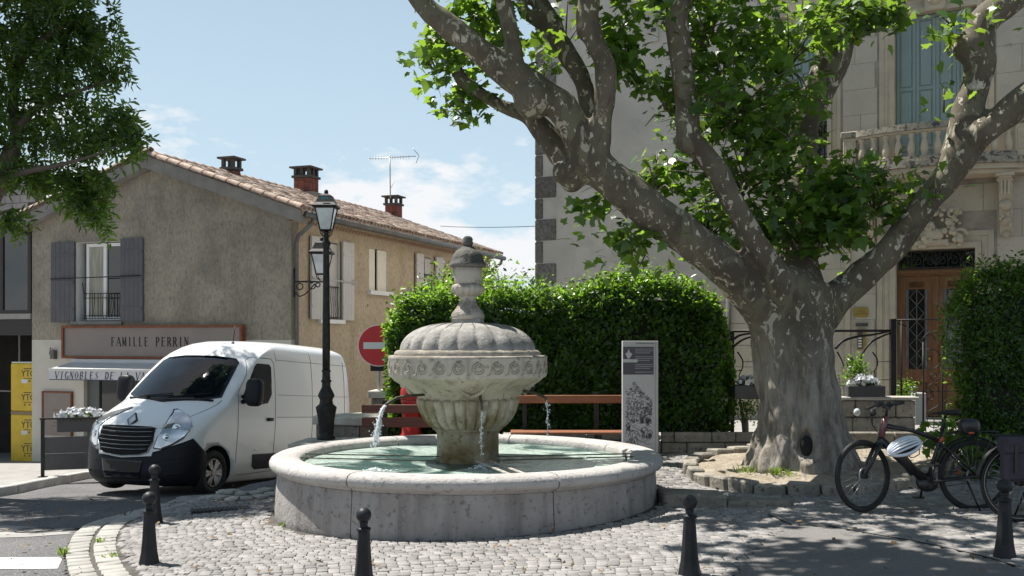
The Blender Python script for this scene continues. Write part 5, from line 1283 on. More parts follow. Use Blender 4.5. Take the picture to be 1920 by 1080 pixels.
def proj(mode, a, b_, off=.006):
    if mode == 'F': o, d = Vector((4, a, b_)), Vector((-1, 0, 0))
    elif mode == 'L': o, d = Vector((a, 4, b_)), Vector((0, -1, 0))
    elif mode == 'R': o, d = Vector((a, -4, b_)), Vector((0, 1, 0))
    elif mode == 'T': o, d = Vector((a, b_, 5)), Vector((0, 0, -1))
    else: t = radians(a); d = Vector((-cos(t), -sin(t), 0)); o = Vector((0, 0, b_))-d*4
    h, n, i, _ = bvh.ray_cast(o, d)
    if h is None: return None
    if n.dot(d) > 0: n = -n
    return h+n*off
def patch(name, mode, poly, mt, off=.006, cuts=(3, 2), parent=None, smooth=True, skirt=.02):
    """polygon in projection space laid on the body skin, with a turned-in rim"""
    q = []
    for i, p in enumerate(poly):
        a = Vector(p); b_ = Vector(poly[(i+1) % len(poly)]); n = max(1, int((b_-a).length/((12 if mode == 'C' else .12))))
        for k in range(n): q.append(a.lerp(b_, k/n))
    bm = bmesh.new(); vs = [bm.verts.new((p.x, p.y, 0)) for p in q]; bm.faces.new(vs)
    bmesh.ops.triangulate(bm, faces=bm.faces[:])
    for c in cuts: bmesh.ops.subdivide_edges(bm, edges=bm.edges[:], cuts=c, use_grid_fill=True)
    bmesh.ops.triangulate(bm, faces=bm.faces[:])
    bd = [e for e in bm.edges if e.is_boundary]
    for v in bm.verts:
        h = proj(mode, v.co.x, v.co.y, off); v.co = h if h is not None else Vector((0, 0, 1))
    r = bmesh.ops.extrude_edge_only(bm, edges=bd); nv = [g for g in r['geom'] if isinstance(g, bmesh.types.BMVert)]
    for v in nv: v.co = v.co+(Vector((-1.6, 0, 1.0))-v.co).normalized()*skirt
    me = bpy.data.meshes.new(name); bmesh.ops.recalc_face_normals(bm, faces=bm.faces[:]); bm.to_mesh(me); bm.free()
    if smooth: me.polygons.foreach_set('use_smooth', [True]*len(me.polygons))
    me.materials.append(mt); return link(name, me, parent or van)
def line(name, mode, pts, r=.005, mt='seam', off=.0, parent=None, n=6):
    q = []
    for a, b_ in zip(pts, pts[1:]):
        k = max(1, int((Vector(b_)-Vector(a)).length/((4 if mode == 'C' else .06))))
        for i in range(k): q.append(Vector(a).lerp(Vector(b_), i/k))
    q.append(Vector(pts[-1])); w = [proj(mode, p.x, p.y, off) for p in q]; w = [p for p in w if p]
    return MB().tube(w, r, n).build(name, MT[mt], parent or van)
patch('windscreen', 'F', [(-.875, 1.49), (-.6, 1.435), (0, 1.415), (.6, 1.435), (.875, 1.49), (.80, 1.85), (.75, 2.04), (.66, 2.10), (.3, 2.135), (0, 2.14), (-.3, 2.135), (-.66, 2.10), (-.75, 2.04), (-.80, 1.85)], MT['screen_glass'], .010)
line('windscreen_seal', 'F', [(-.875, 1.485), (-.6, 1.43), (0, 1.41), (.6, 1.43), (.875, 1.485), (.80, 1.85), (.75, 2.045), (.66, 2.105), (.3, 2.14), (0, 2.145), (-.3, 2.14), (-.66, 2.105), (-.75, 2.045), (-.80, 1.85), (-.875, 1.485)], .011, 'vanblack', .004)
line('wiper', 'F', [(-.55, 1.44), (.1, 1.50)], .010, 'vanblack', .03); line('wiper', 'F', [(.05, 1.44), (.72, 1.52)], .010, 'vanblack', .03)
MB().tube([proj('F', -.8+.0, 1.425, .012), proj('F', 0, 1.39, .012), proj('F', .8, 1.425, .012)], .02, 6).build('scuttle', MT['vanblack'], van)
for sd, sg in (('L', 1), ('R', -1)):
    patch('side_window', sd, [(-.66, 1.41), (-.62, 1.50), (-.98, 2.0), (-1.05, 2.05), (-1.40, 2.05), (-1.45, 2.0), (-1.45, 1.56), (-1.33, 1.41), (-1.0, 1.375)], MT['screen_glass'], .006)
    line('door_seam', sd, [(-.52, .48), (-.52, 1.45), (-.50, 1.55), (-.93, 2.09), (-1.02, 2.14), (-1.47, 2.14), (-1.54, 2.07), (-1.56, 1.3), (-1.56, .30), (-.60, .28)], .0055)
    line('panel_seam', sd, [(-1.62, 2.10), (-1.60, 2.40)], .004); line('panel_seam', sd, [(-2.75, .35), (-2.72, 2.3)], .0055); line('panel_seam', sd, [(-1.62, 2.13), (-4.0, 2.13)], .004); line('panel_seam', sd, [(-1.62, 1.18), (-4.0, 1.18)], .0045); line('panel_seam', sd, [(-1.62, 1.55), (-4.0, 1.55)], .0035); line('panel_seam', sd, [(-3.9, .5), (-3.88, 2.2)], .006)
    patch('side_moulding', sd, [(-.98, .40), (-.96, .585), (-2.62, .585), (-2.62, .36), (-1.05, .35)], MT['vanblack'], .016)
    patch('door_handle', sd, [(-1.30, 1.12), (-1.30, 1.17), (-1.48, 1.17), (-1.48, 1.12)], MT['vanblack'], .025, cuts=(1,))
    line('badge', sd, [(-1.0, .66), (-1.12, .66)], .008, 'chrome', .002)
    # mirror
    mo = MB(); mo.tube([(-.62, sg*1.0, 1.42), (-.60, sg*1.12, 1.44), (-.58, sg*1.2, 1.5)], .035, 8); mo.tube([(-.62, sg*1.0, 1.5), (-.60, sg*1.16, 1.56)], .028, 8); arm = mo.build('mirror', MT['vanblack'], van)
    s_ = MB().sphere((0, 0, 0), 1, 20, 14, sc=(.10, .14, .22)); o = s_.build('mirror_housing', MT['vanblack'], arm); o.location = (-.57, sg*1.27, 1.58); o.scale = (1, 1, 1)
    for v in o.data.vertices:
        c = v.co; v.co = Vector((.10*math.copysign(abs(c.x/.10)**.6, c.x), .14*math.copysign(abs(c.y/.14)**.55, c.y), .22*math.copysign(abs(c.z/.22)**.55, c.z)))
    g = MB().bx(-.008, .0, -.10, .10, -.16, .16).build('mirror_glass', MT['chrome'], arm); g.location = (-.655, sg*1.27, 1.58)
# front
def sym(p): return p+[(-a, b_) for a, b_ in reversed(p)]
patch('bumper', 'C', [(-79, .18), (-40, .172), (0, .172), (40, .172), (79, .18), (77, .64), (70, .74), (63, .87), (55, .81), (45, .74), (38, .69), (32, .66), (31, .60), (0, .56), (-31, .60), (-32, .66), (-38, .69), (-45, .74), (-55, .81), (-63, .87), (-70, .74), (-77, .64)], MT['vanblack'], .014)
patch('grille', 'C', [(-32.5, 1.0), (-31, .80), (-27, .665), (-20, .625), (0, .60), (20, .625), (27, .665), (31, .80), (32.5, 1.0), (20, 1.0), (0, 1.0), (-20, 1.0)], MT['arch'], .018)
for z, hwid in ((.69, 26), (.75, 28.5), (.81, 30), (.87, 30.5), (.93, 31), (.985, 31.5)):
    line('grille_bar', 'C', [(-hwid, z), (-hwid/2, z-.012), (0, z-.015), (hwid/2, z-.012), (hwid, z)], .0135, 'vanblack', .022)
    line('grille_trim', 'C', [(-hwid, z+.012), (-hwid/2, z), (0, z-.003), (hwid/2, z), (hwid, z+.012)], .004, 'zinc', .034)
line('grille_frame', 'C', [(-32.5, 1.0), (-31, .80), (-27, .665), (-20, .625), (0, .60), (20, .625), (27, .665), (31, .80), (32.5, 1.0), (20, 1.003), (0, 1.004), (-20, 1.003), (-32.5, 1.0)], .013, 'vanblack', .02)
line('grille_trim', 'C', [(-31.5, .80), (-27.4, .655), (-20, .612), (0, .588), (20, .612), (27.4, .655), (31.5, .80)], .006, 'zinc', .03)
for sg in (-1, 1):
    hp = [(32.5, .72), (35, .87), (40.5, 1.03), (48, 1.18), (57, 1.275), (63, 1.285), (65.5, 1.19), (63, 1.04), (56, .875), (47, .765), (39, .705)]
    hp = [(sg*a, b_) for a, b_ in hp]; hp = hp if sg > 0 else hp[::-1]
    hl = patch('headlight', 'C', hp, MT['lampface'], .012)
    line('headlight_rim', 'C', hp+[hp[0]], .008, 'vanblack', .006, parent=hl)
    for (a, z, r) in ((43, .89, .062), (51, 1.02, .065)):
        p = proj('C', sg*a, z, .004); dirn = Vector((p.x, p.y*.75, .1)).normalized(); mbx = MB()
        mbx.lathe([(r, 0), (r*.96, .012), (r*.7, -.0), (r*.35, .02), (.001, .028)], 20); o = mbx.build('reflector', MT['chrome'], hl); o.location = p; o.rotation_euler = dirn.to_track_quat('Z', 'Y').to_euler()
    line('fog_recess', 'C', [(sg*42, .34), (sg*56, .36)], .022, 'arch', .0); line('bumper_crease', 'C', [(sg*31, .50), (sg*45, .56), (sg*66, .60)], .006, 'arch', .012)
patch('plate_recess', 'C', [(-21, .27), (21, .27), (24, .54), (-24, .54)], MT['screen_glass'], .022)
line('bumper_crease', 'C', [(-30, .25), (0, .245), (30, .25)], .012, 'arch', .010)
line('bonnet_seam', 'C', [(-34, 1.005), (-20, 1.02), (0, 1.022), (20, 1.02), (34, 1.005)], .005, 'seam', 0)
for sg in (-1, 1): line('bonnet_seam', 'F', [(sg*.56, 1.0), (sg*.74, 1.15), (sg*.86, 1.30), (sg*.91, 1.44)], .0045, 'seam', 0)
# diamond emblem
van.scale = (1.02, 1.02, 1.035)
p = proj('F', 0, 1.085, .03); mbx = MB()
dm = [(0, .10), (.072, 0), (0, -.10), (-.072, 0)]
for i in range(4):
    a, b_ = dm[i], dm[(i+1) % 4]; mbx.bar((0, a[0], a[1]), (0, b_[0], b_[1]), .028, .018)
o = mbx.build('emblem', MT['chrome'], van); o.location = p; o.rotation_euler = (0, radians(-32), 0)
mbx = MB()
for i in range(4): a, b_ = dm[i], dm[(i+1) % 4]; mbx.bar((-.004, a[0]*1.22, a[1]*1.22), (-.004, b_[0]*1.22, b_[1]*1.22), .02, .014)
o2 = mbx.build('emblem_rim', MT['vanblack'], van); o2.location = p; o2.rotation_euler = (0, radians(-32), 0)
a = proj('T', -1.28, .30, 0); MB().tube([a, a+Vector((-.04, 0, .30))], .008, 5).sphere(a, .03, 8, 6).build('antenna', MT['vanblack'], van)
# interior glimpses: dashboard papers skipped; wheels
def wheel(x, sg):
    t = MB(); pr_ = [(.20, -.10), (.30, -.115), (.335, -.09), (.345, -.04), (.345, .04), (.335, .09), (.30, .115), (.225, .10), (.215, .06)]
    t.lathe(pr_, 40, caps=False); o = t.build('wheel', MT['tyre'], van); o.location = (x, sg*.90, .345); o.rotation_euler = (sg*-pi/2, 0, 0)
    r = MB(); r.lathe([(.222, .065), (.21, .10), (.195, .085), (.19, .05), (.01, .05)], 32)
    for i in range(6):
        a = 2*pi*i/6
        for da in (-.16, .16):
            p0 = Vector((cos(a+da*.6)*.05, sin(a+da*.6)*.05, .085)); p1 = Vector((cos(a+da)*.20, sin(a+da)*.20, .088)); r.bar(p0, p1, .045, .022)
    r.cyl((0, 0), .055, .05, .105, 16); q = r.build('hubcap', MT['silver'], o)
    return o
for x in WX:
    for sg in (-1, 1): wheel(x, sg)
MB().bx(-4.0, .5, -.8, .8, .22, .30).build('underbody', MT['arch'], van)
# ================================================================ MANSION
D0 = Vector((7.53, 18.0, 0)); FA = atan2(-.48, .877); fx = Vector((cos(FA), sin(FA), 0)); fy = Vector((-sin(FA), cos(FA), 0))
def fac(px, py, off=0):
    """off metres in front of the facade"""
    r = (px-960)/F; ox, oy = D0.x-fy.x*off, D0.y-fy.y*off; u = (r*oy-ox)/(fx.x-r*fx.y); return u, CZ+(HZ-py)/F*(oy+u*fx.y)
MT['ash'] = mat('pale_ashlar', (.50, .445, .36), .9, var=(.42, .375, .305), vs=2.5, spots=(.27, .24, .20), ss=9, st=(.62, .75), bump=.004, bs=45, objvar=.045, dirt=(.42, .37, .30))
MT['pmortar'] = mat('pale_mortar', (.38, .33, .265), .95, var=(.25, .225, .19), vs=4)
MT['stucco'] = mat('grey_stucco', (.60, .545, .475), .92, var=(.53, .48, .42), vs=1.2, bump=.006, bs=60, spots=(.42, .38, .33), ss=2.2, st=(.52, .75), dirt=(.40, .365, .32))
MT['trim'] = mat('carved_limestone', (.56, .475, .345), .88, var=(.45, .38, .28), vs=4, bump=.004, bs=40, dirt=(.34, .30, .25)); MT['quoin'] = mat('dark_quoin', (.20, .18, .16), .95, var=(.10, .092, .082), vs=14, spots=(.26, .23, .20), ss=26, st=(.55, .65), bump=.025, bs=24, objvar=.2)
MT['lichen'] = mat('lichen_stone', (.36, .32, .25), .92, var=(.26, .235, .19), vs=5, spots=(.08, .075, .065), ss=14, st=(.50, .60), bump=.012, bs=30)
MT['bluesh'] = mat('blue_green_paint', (.235, .30, .29), .6, var=(.205, .265, .255), vs=3); MT['oak'] = mat('varnished_oak', (.18, .078, .026), .35, var=(.115, .048, .017), vs=2.5, stretch=(10, 10, .9), coat=.3); MT['brass'] = mat('brass', (.42, .30, .08), .35, metal=.9, var=(.3, .2, .05), vs=9)
man = thing('mansion', 'tall pale stone mansion with carved doorway and bowed balcony', 'mansion', (D0.x, D0.y, 0), FA)
U0 = fac(1005, 300)[0]; TF = lambda a, z, d: (a, d, z)
dl, dr = fac(1680, 600)[0], fac(1829, 600)[0]; db = fac(1750, 783)[1]; dt = fac(1755, 467)[1]
sl0, sr0 = fac(1678, 100)[0], fac(1832, 100)[0]; stp, sbt = fac(1735, 24)[1], 4.93
wl0, wr0, wtp, wbt = fac(1437, 100)[0], fac(1552, 100)[0], fac(1490, 60)[1], fac(1535, 302)[1]
holes = [(dl, dr, db, dt), (sl0, sr0, sbt, stp), (wl0, wr0, wbt, wtp)]
uj = fac(1420, 300)[0]      # stucco left of this, dressed stone right
wall(U0, uj-.001, -1, 12, [], TF, 'stucco_wall', [MT['stucco'], MT['stucco']], man, th=.5)
wall(uj, 9, -1, 12, holes, TF, 'stone_wall', [MT['pmortar'], MT['trim']], man, th=.5)
MB().bx(U0, U0+.4, .5, 12, -1, 12).bx(U0, 9, 11.8, 12.2, -1, 12).build('side_wall', MT['stucco'], man)
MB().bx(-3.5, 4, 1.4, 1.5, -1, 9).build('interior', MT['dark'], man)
# dressed blocks, one by one, leaving the openings free
fr_l, fr_r = dl-.30, dr+.30
skip = [(dl-.34, dr+.34, -1, dt+.38), (sl0-.30, sr0+.30, 4.6, stp+.6), (wl0-.27, wr0+.27, wbt-.12, wtp+.3)]
row = 0; z = -.1
while z < 9.4:
    bh = .47; u_ = uj+.01-(.35 if row % 2 else 0)
    while u_ < 3.4:
        bw = .95+.25*((row*7+int(u_*3)) % 3)/2; a0, a1 = max(u_, uj+.01), u_+bw
        segs = [(a0, a1)]
        for s in skip:
            if s[2] < z+bh*.6 and s[3] > z+bh*.4:
                ns_ = []
                for (p, q) in segs:
                    if q <= s[0] or p >= s[1]: ns_.append((p, q))
                    else:
                        if p < s[0]-.08: ns_.append((p, s[0]))
                        if q > s[1]+.08: ns_.append((s[1], q))
                segs = ns_
        for p, q in segs:
            if q-p > .06: MB().bev(p+.003, q-.003, -.009-rnd.uniform(0, .003), -.0005, z+.002, z+bh-.002, .003).build('stone_block', MT['ash'], man)
        u_ += bw
    z += bh; row += 1
# quoins
z = CZ+(HZ-560)/F*21.8-1.6; k = 0
for (y0, y1, long) in ((600, 532, 0), (531, 494, 1), (493, 452, 0), (451, 411, 1), (410, 372, 0), (371, 331, 1), (330, 290, 0), (289, 250, 1), (249, 205, 0), (160, 118, 1), (117, 80, 0), (79, 55, 1), (54, 10, 0)):
    za_, zb_ = CZ+(HZ-y0)/F*21.7, CZ+(HZ-y1)/F*21.7; MB().bev(U0-.02, fac(1043 if long else 1018, 300)[0], -.03, .3, za_+.004, zb_-.004, .02).build('quoin', MT['quoin'], man)
# lower string course at the left and plinth stones
ub0, ub1 = fac(1312, 540)[0], fac(1420, 540)[0]; zs_ = fac(1340, 527)[1]
for i in range(6):
    for j in range(2): MB().bev(ub0+j*(ub1-ub0)/2, ub0+(j+1)*(ub1-ub0)/2-.006, -.05, -.001, zs_-.42*(i+1)+.006, zs_-.42*i, .008).build('plinth_stone', MT['ash'], man)
MB().bx(fac(1290, 540)[0], ub0-.01, -.03, -.001, zs_-.05, zs_+.0).build('ledge', MT['trim'], man); MB().bx(fac(1300, 540)[0], ub0-.02, -.012, -.001, zs_-.28, zs_-.08).build('vent', MT['conc'], man)
MB().tube([(fac(1368, 560)[0], -.10, -.2), (fac(1368, 560)[0], -.10, fac(1368, 543)[1])], .045, 10).build('downpipe', MT['conc'], man)
bxu = fac(1224, 56); MB().bx(bxu[0]-.22, bxu[0]+.12, -.04, -.001, bxu[1]-.25, bxu[1]+.25).build('wall_box', MT['stucco'], man); MB().bx(bxu[0]-.02, bxu[0]+.08, -.06, -.041, bxu[1]-.05, bxu[1]+.02).build('box_handle', MT['conc'], man)
# window surrounds
def surround(u0, u1, z0, z1, w, name='window_surround', proj_=.07, steps=3, foot=True):
    for k in range(steps):
        a = w*k/steps; b_ = w*(k+1)/steps-.004; d = proj_*(1-.28*k) if k != 1 else proj_*.5
        mb = MB(); mb.bx(u0-b_, u0-a, -d, -.0015, z0, z1+b_); mb.bx(u1+a, u1+b_, -d, -.0015, z0, z1+b_); mb.bx(u0-a+.001, u1+a-.001, -d, -.0015, z1+a, z1+b_); mb.build(name, MT['trim'], man)
surround(sl0, sr0, sbt-.2, stp, .27); surround(wl0, wr0, wbt, wtp, .24); surround(dl, dr, db-.2, dt, .30)
MB().bx(sl0-.36, sr0+.36, -.17, -.0015, stp+.33, stp+.45).bx(sl0-.32, sr0+.32, -.11, -.0015, stp+.275, stp+.328).build('cornice', MT['trim'], man)
MB().bx(wl0-.34, wr0+.34, -.14, -.0015, wtp+.27, wtp+.36).build('cornice', MT['trim'], man)
mb = MB(); mb.bev(-.17, .17, -.16, -.002, stp-.01, stp+.32, .02); mb.sphere((0, -.17, stp+.18), .11, 12, 8, sc=(1, .6, 1)); mb.build('keystone', MT['trim'], man)
# shutters of the balcony door: folding leaves with panels
def panelled(u0, u1, z0, z1, n, mt, name, y=.10, rows=((.02, .13), (.15, .52), (.54, .97)), parent=man, inset=.05, raise_=False):
    for i in range(n):
        a, b_ = u0+(u1-u0)*i/n+.003, u0+(u1-u0)*(i+1)/n-.003; mb = MB(); H = z1-z0
        mb.bx(a, b_, y+.02, y+.045, z0, z1); mb.bx(a, a+inset, y, y+.0195, z0, z1); mb.bx(b_-inset, b_, y, y+.0195, z0, z1); zz = [0]+[v for r in rows for v in r]+[1]
        for k in range(0, len(zz), 2): mb.bx(a+inset+.0005, b_-inset-.0005, y, y+.0195, z0+H*zz[k], z0+H*zz[k+1])
        o = mb.build(name, mt, parent)
        for (r0, r1) in rows:
            MB().bev(a+inset+.022, b_-inset-.022, y+.006, y+.0205, z0+H*r0+.022, z0+H*r1-.022, .008).build('panel', mt, o)
panelled(sl0+.01, sr0-.01, sbt, stp-.01, 4, MT['bluesh'], 'shutter')
panelled(wl0+.01, wr0-.01, wbt+(wtp-wbt)*.30, wtp-.01, 4, MT['bluesh'], 'shutter')
MB().bx(wl0, wr0, .16, .17, wbt, wbt+(wtp-wbt)*.3-.001).build('pane', MT['glass'], man)
mb = MB(); zr = wbt+.72
for z in (wbt+.05, wbt+.12, zr, zr-.12): mb.bar((wl0+.01, -.03, z), (wr0-.01, -.03, z), .02)
for i in range(13):
    u_ = wl0+(wr0-wl0)*(i+.5)/13; mb.bar((u_, -.03, wbt+.05), (u_, -.03, zr), .014)
    if i % 2: mb.tube([(u_-.05+.045*cos(t), -.03, wbt+.35+.06*sin(t)) for t in np.linspace(0, 6.3, 9)], .007, 4)
mb.build('window_rail', MT['iron'], man)
MB().bev(wl0-.34, wr0+.30, -.22, -.002, wbt-.16, wbt-.005, .012).bx(wl0-.28, wr0+.26, -.12, -.0025, wbt-.26, wbt-.163).build('window_sill', MT['lichen'], man)
# balcony
bz1 = CZ+(HZ-250)/F*18.3; bz0 = CZ+(HZ-318)/F*18.3; HWB = 1.50
ba = thing('balcony', 'bowed stone balcony with turned balusters above the oak door', 'balcony', (D0.x, D0.y, 0), FA)
def bow(u_, extra=0): t = u_/(HWB-.15); return -(.45+.33*max(0, 1-t*t)**.8)-extra
def slab_(z0, z1, e, m, name):
    us = np.linspace(-HWB-e, HWB+e, 25); poly = [(u_, bow(min(max(u_, -HWB+.15), HWB-.15), e)) for u_ in us]+[(HWB+e, -.02), (-HWB-e, -.02)]
    return MB().prism(poly, z0, z1).build(name, MT[m], ba)
slab_(bz0-.10, bz0, .06, 'lichen', 'floor_slab'); slab_(bz0-.19, bz0-.103, .0, 'trim', 'slab_moulding'); slab_(bz0-.26, bz0-.193, -.07, 'trim', 'slab_moulding')
us = np.linspace(-HWB+.15, HWB-.15, 22)
def strip(z0, z1, hw_, m, name):
    mb = MB(); poly = [(u_, bow(u_)-hw_+.06) for u_ in us]+[(u_, bow(u_)+hw_+.06) for u_ in us[::-1]]; mb.prism(poly, z0, z1); return mb.build(name, MT[m], ba)
strip(bz1-.11, bz1, .10, 'lichen', 'handrail'); strip(bz1-.15, bz1-.113, .07, 'trim', 'rail_moulding'); strip(bz0+.001, bz0+.09, .09, 'lichen', 'base_rail')
bal = [(.055, 0), (.06, .03), (.045, .04), (.05, .06), (.062, .12), (.066, .18), (.055, .26), (.036, .34), (.030, .40), (.045, .415), (.045, .43), (.034, .44), (.055, .47), (.06, .50)]
Hb = bz1-.152-(bz0+.092); bm_ = MB().lathe([(r, z*Hb/.50) for r, z in bal], 16, caps=True); bme = None
for i in range(12):
    u_ = -HWB+.32+(2*HWB-.64)*i/11
    if bme is None: o = bm_.build('baluster', MT['trim'], ba); bme = o.data
    else: o = link('baluster', bme, ba)
    o.location = (u_, bow(u_)+.06, bz0+.091)
for s_ in (-1, 1):
    for (ua, ub, yy) in ((s_*(HWB-.0), s_*(HWB-.22), -.50),):
        a, b_ = sorted((ua, ub)); MB().bev(a, b_, yy, yy+.22, bz0+.002, bz1-.10, .01).build('pedestal', MT['trim'], ba); MB().bev(a-.04, b_+.04, yy-.04, yy+.26, bz1-.098, bz1+.01, .015).build('pedestal_cap', MT['lichen'], ba); MB().bev(a+.04, b_-.04, yy-.012, yy-.001, bz0+.12, bz1-.18, .004).build('pedestal_panel', MT['trim'], ba)
    a = s_*(HWB-.10); mb = MB(); mb.bx(a-.06, a+.06, -.28, -.02, bz0+.09, bz1-.12); mb.build('side_rail', MT['trim'], ba)
# scrolled corbels
for s_ in (-1, 1):
    c = s_*1.13; mb = MB(); ztop = bz0-.265
    side = [(-.50, ztop), (-.52, ztop-.06), (-.46, ztop-.10), (-.44, ztop-.22), (-.36, ztop-.38), (-.30, ztop-.48), (-.32, ztop-.58), (-.27, ztop-.72), (-.18, ztop-.82), (-.13, ztop-.92), (-.08, ztop-1.0), (-.002, ztop-1.02), (-.002, ztop)]
    mb.extr(side, lambda a, b_, d: (c-.10+.20*d, a, b_), 1)
    for k in range(3): mb.bx(c-.07+k*.055, c-.04+k*.055, -.475+.0*k, -.44, ztop-.36, ztop-.11)
    mb.bx(c-.14, c+.14, -.55, -.002, ztop-.001-.05, ztop-.001); mb.bx(c-.12, c+.12, -.47, -.002, ztop-.13, ztop-.10)
    mb.sphere((c, -.34, ztop-.52), .09, 12, 8, sc=(1.15, 1, 1)); mb.sphere((c, -.24, ztop-.78), .08, 12, 8, sc=(1.1, 1, 1.1)); mb.sphere((c, -.1, ztop-1.0), .06, 10, 8)
    for k in range(7): mb.sphere((c+.08*cos(k*1.1), -.33-.03*sin(k), ztop-.64-k*.035), .03, 8, 6)
    mb.build('corbel', MT['trim'], man)
# carved shield with fruit over the door
mb = MB(); R = random.Random(5); zc_ = dt+.40
mb.bev(-.30, .22, -.16, -.06, dt+.06, dt+.16, .02); mb.bev(-.20, .14, -.20, -.06, dt+.16, dt+.34, .04)
for i in range(75):
    t = R.uniform(0, 1); a = R.uniform(-1, 1); u_ = .05+a*.42*(1-t*.25); z = dt+.12+t*.62-abs(a)*.12; mb.sphere((u_, -.10-R.uniform(0, .09), z), R.uniform(.028, .062), 9, 6)
for s_ in (-1, 1):
    for k in range(2):
        cx_, cz2 = .03+s_*(.36-.10*k), dt+.22+.36*k; pts = [(cx_+(.13-.012*i)*cos(i*.62)*s_, -.14-.004*i, cz2+(.13-.012*i)*sin(i*.62)) for i in range(11)]; mb.tube(pts, [.035-.0022*i for i in range(11)], 7)
mb.build('door_carving', MT['trim'], man)
# fanlight and door
door = thing('front_door', 'varnished oak double door with iron-grilled glass and scrolled fanlight', 'door', (D0.x, D0.y, 0), FA)
tz = fac(1750, 514)[1]
MB().bx(dl, dr, .10, .20, tz-.02, tz+.10).bx(dl, dr, .07, .099, tz+.02, tz+.07).build('transom', MT['oak'], door)
MB().bx(dl+.02, dr-.02, .20, .21, tz+.101, dt-.02).build('fanlight_pane', MT['glass'], door)
mb = MB(); z0, z1 = tz+.12, dt-.03
mb.bar((dl+.03, .09, z0), (dr-.03, .09, z0), .025); mb.bar((dl+.03, .09, z1), (dr-.03, .09, z1), .025); hc = (z0+z1)/2; hh_ = (z1-z0)/2
n = 6
for i in range(n+1):
    u_ = dl+.05+(dr-dl-.10)*i/n; mb.bar((u_, .09, z0), (u_, .09, z1), .012)
    if i < n:
        uc = u_+(dr-dl-.10)/n/2
        for s_ in (-1, 1):
            pts = [(uc+s_*(.10-.0075*k)*cos(k*.7)*.9, .085, hc+s_*.04+(hh_*.85-.012*k)*sin(k*.7)) for k in range(12)]; mb.tube(pts, .009, 5)
for t in (-.3, -.15, 0, .15, .3): mb.tube([(.0, .08, z0+.04), (t*.35, .08, hc), (t*.5, .08, z1-.03)], .01, 5)
mb.build('fanlight_grille', MT['iron'], door)
dm_ = (dl+dr)/2
for (a, b_) in ((dl+.02, dm_-.004), (dm_+.004, dr-.02)):
    H = tz-.025-db; mb = MB(); i_ = .13; zz0, zz1 = db+.02, tz-.025; g0, g1 = zz0+H*.33, zz0+H*.90
    mb.bx(a, a+i_, .12, .17, zz0, zz1); mb.bx(b_-i_, b_, .12, .17, zz0, zz1); mb.bx(a+i_+.001, b_-i_-.001, .12, .17, zz0, zz0+.14); mb.bx(a+i_+.001, b_-i_-.001, .12, .17, zz0+H*.24, g0); mb.bx(a+i_+.001, b_-i_-.001, .12, .17, g1, zz1); mb.bx(a+i_, b_-i_, .15, .165, zz0+.1, zz0+H*.26)
    o = mb.build('door_leaf', MT['oak'], door)
    MB().bev(a+i_+.03, b_-i_-.03, .125, .149, zz0+.17, zz0+H*.24-.03, .02).build('panel', MT['oak'], o)
    MB().bx(a+i_+.06, b_-i_-.06, .12, .155, g1+.03, zz1-.10).build('panel', MT['oak'], o)
    ga, gb = a+i_+.035, b_-i_-.035
    MB().bx(a+i_-.002, b_-i_+.002, .16, .17, g0-.02, g1+.02).build('pane', MT['glass'], o)
    mb = MB()
    for q in ((ga-.03, ga, g0, g1), (gb, gb+.03, g0, g1)): mb.bx(q[0], q[1], .115, .158, q[2], q[3])
    for k in range(5): z = g0+(g1-g0)*(k+.5)/5; w2 = (gb-ga)/2; uc = (ga+gb)/2; h2 = (g1-g0)/10; mb.tube([(uc, .13, z-h2), (uc-w2*.8, .13, z), (uc, .13, z+h2), (uc+w2*.8, .13, z), (uc, .13, z-h2)], .008, 5)
    for u2 in (ga+.01, (ga+gb)/2, gb-.01): mb.bar((u2, .13, g0), (u2, .13, g1), .012)
    mb.build('door_grille', MT['zincp'], o)
MB().bx(dm_-.045, dm_+.045, .085, .119, db+.02, tz-.03).build('meeting_post', MT['oak'], door); MB().sphere((dm_-.10, .09, db+1.05), .035, 12, 8).build('knob', MT['brass'], door)
# steps
stp_ = thing('door_steps', 'pale stone steps below the oak front door', 'steps', (D0.x, D0.y, 0), FA)
for k in range(3): MB().bev(dl-.5-.2*k, dr+.5+.2*k, -.45-.35*k, -.05 if k == 0 else -.45-.35*(k-1)-.002, -.2, db-.02-.14*k, .015).build('step', MT['walk'], stp_)
# plates by the door
for (px0, py0, px1, py1, nm, lb, mt) in ((1602, 577, 1628, 594, 'name_plate', 'square brass name plate on the door jamb above the letter slot', 'brass'), (1605, 606, 1628, 612, 'letter_slot', 'narrow dark letter slot between brass plate and intercom', 'conc'), (1608, 617, 1624, 656, 'intercom', 'tall brass-edged intercom panel below the letter slot', 'brass')):
    a, b_ = fac(px0, py0), fac(px1, py1); o = thing(nm, lb, nm.replace('_', ' '), (D0.x, D0.y, 0), FA)
    MB().bev(a[0], b_[0], -.045, -.016, b_[1], a[1], .006).build('plate', MT[mt], o)
    if nm == 'intercom':
        MB().bx(a[0]+.01, b_[0]-.05, -.05, -.0455, b_[1]+.02, a[1]-.03).build('dark_face', MT['conc'], o)
        for k in range(4): MB().bx(a[0]+.02, b_[0]-.07, -.055, -.0505, b_[1]+.05+k*.05, b_[1]+.08+k*.05).build('button', MT['wlabel'], o)
    if nm == 'name_plate': MB().bx(a[0]+.03, b_[0]-.03, -.0475, -.0455, b_[1]+.06, b_[1]+.07).bx(a[0]+.05, b_[0]-.05, -.0475, -.0455, b_[1]+.10, b_[1]+.11).build('engraving', MT['conc'], o)
for nm_ in (): pass
# two spare pilasters beside the door
for c in (fac(1590, 600)[0], fac(1650, 600)[0]): MB().bx(c-.045, c+.045, -.05, -.0155, .3, 4.1).build('pilaster', MT['trim'], man)
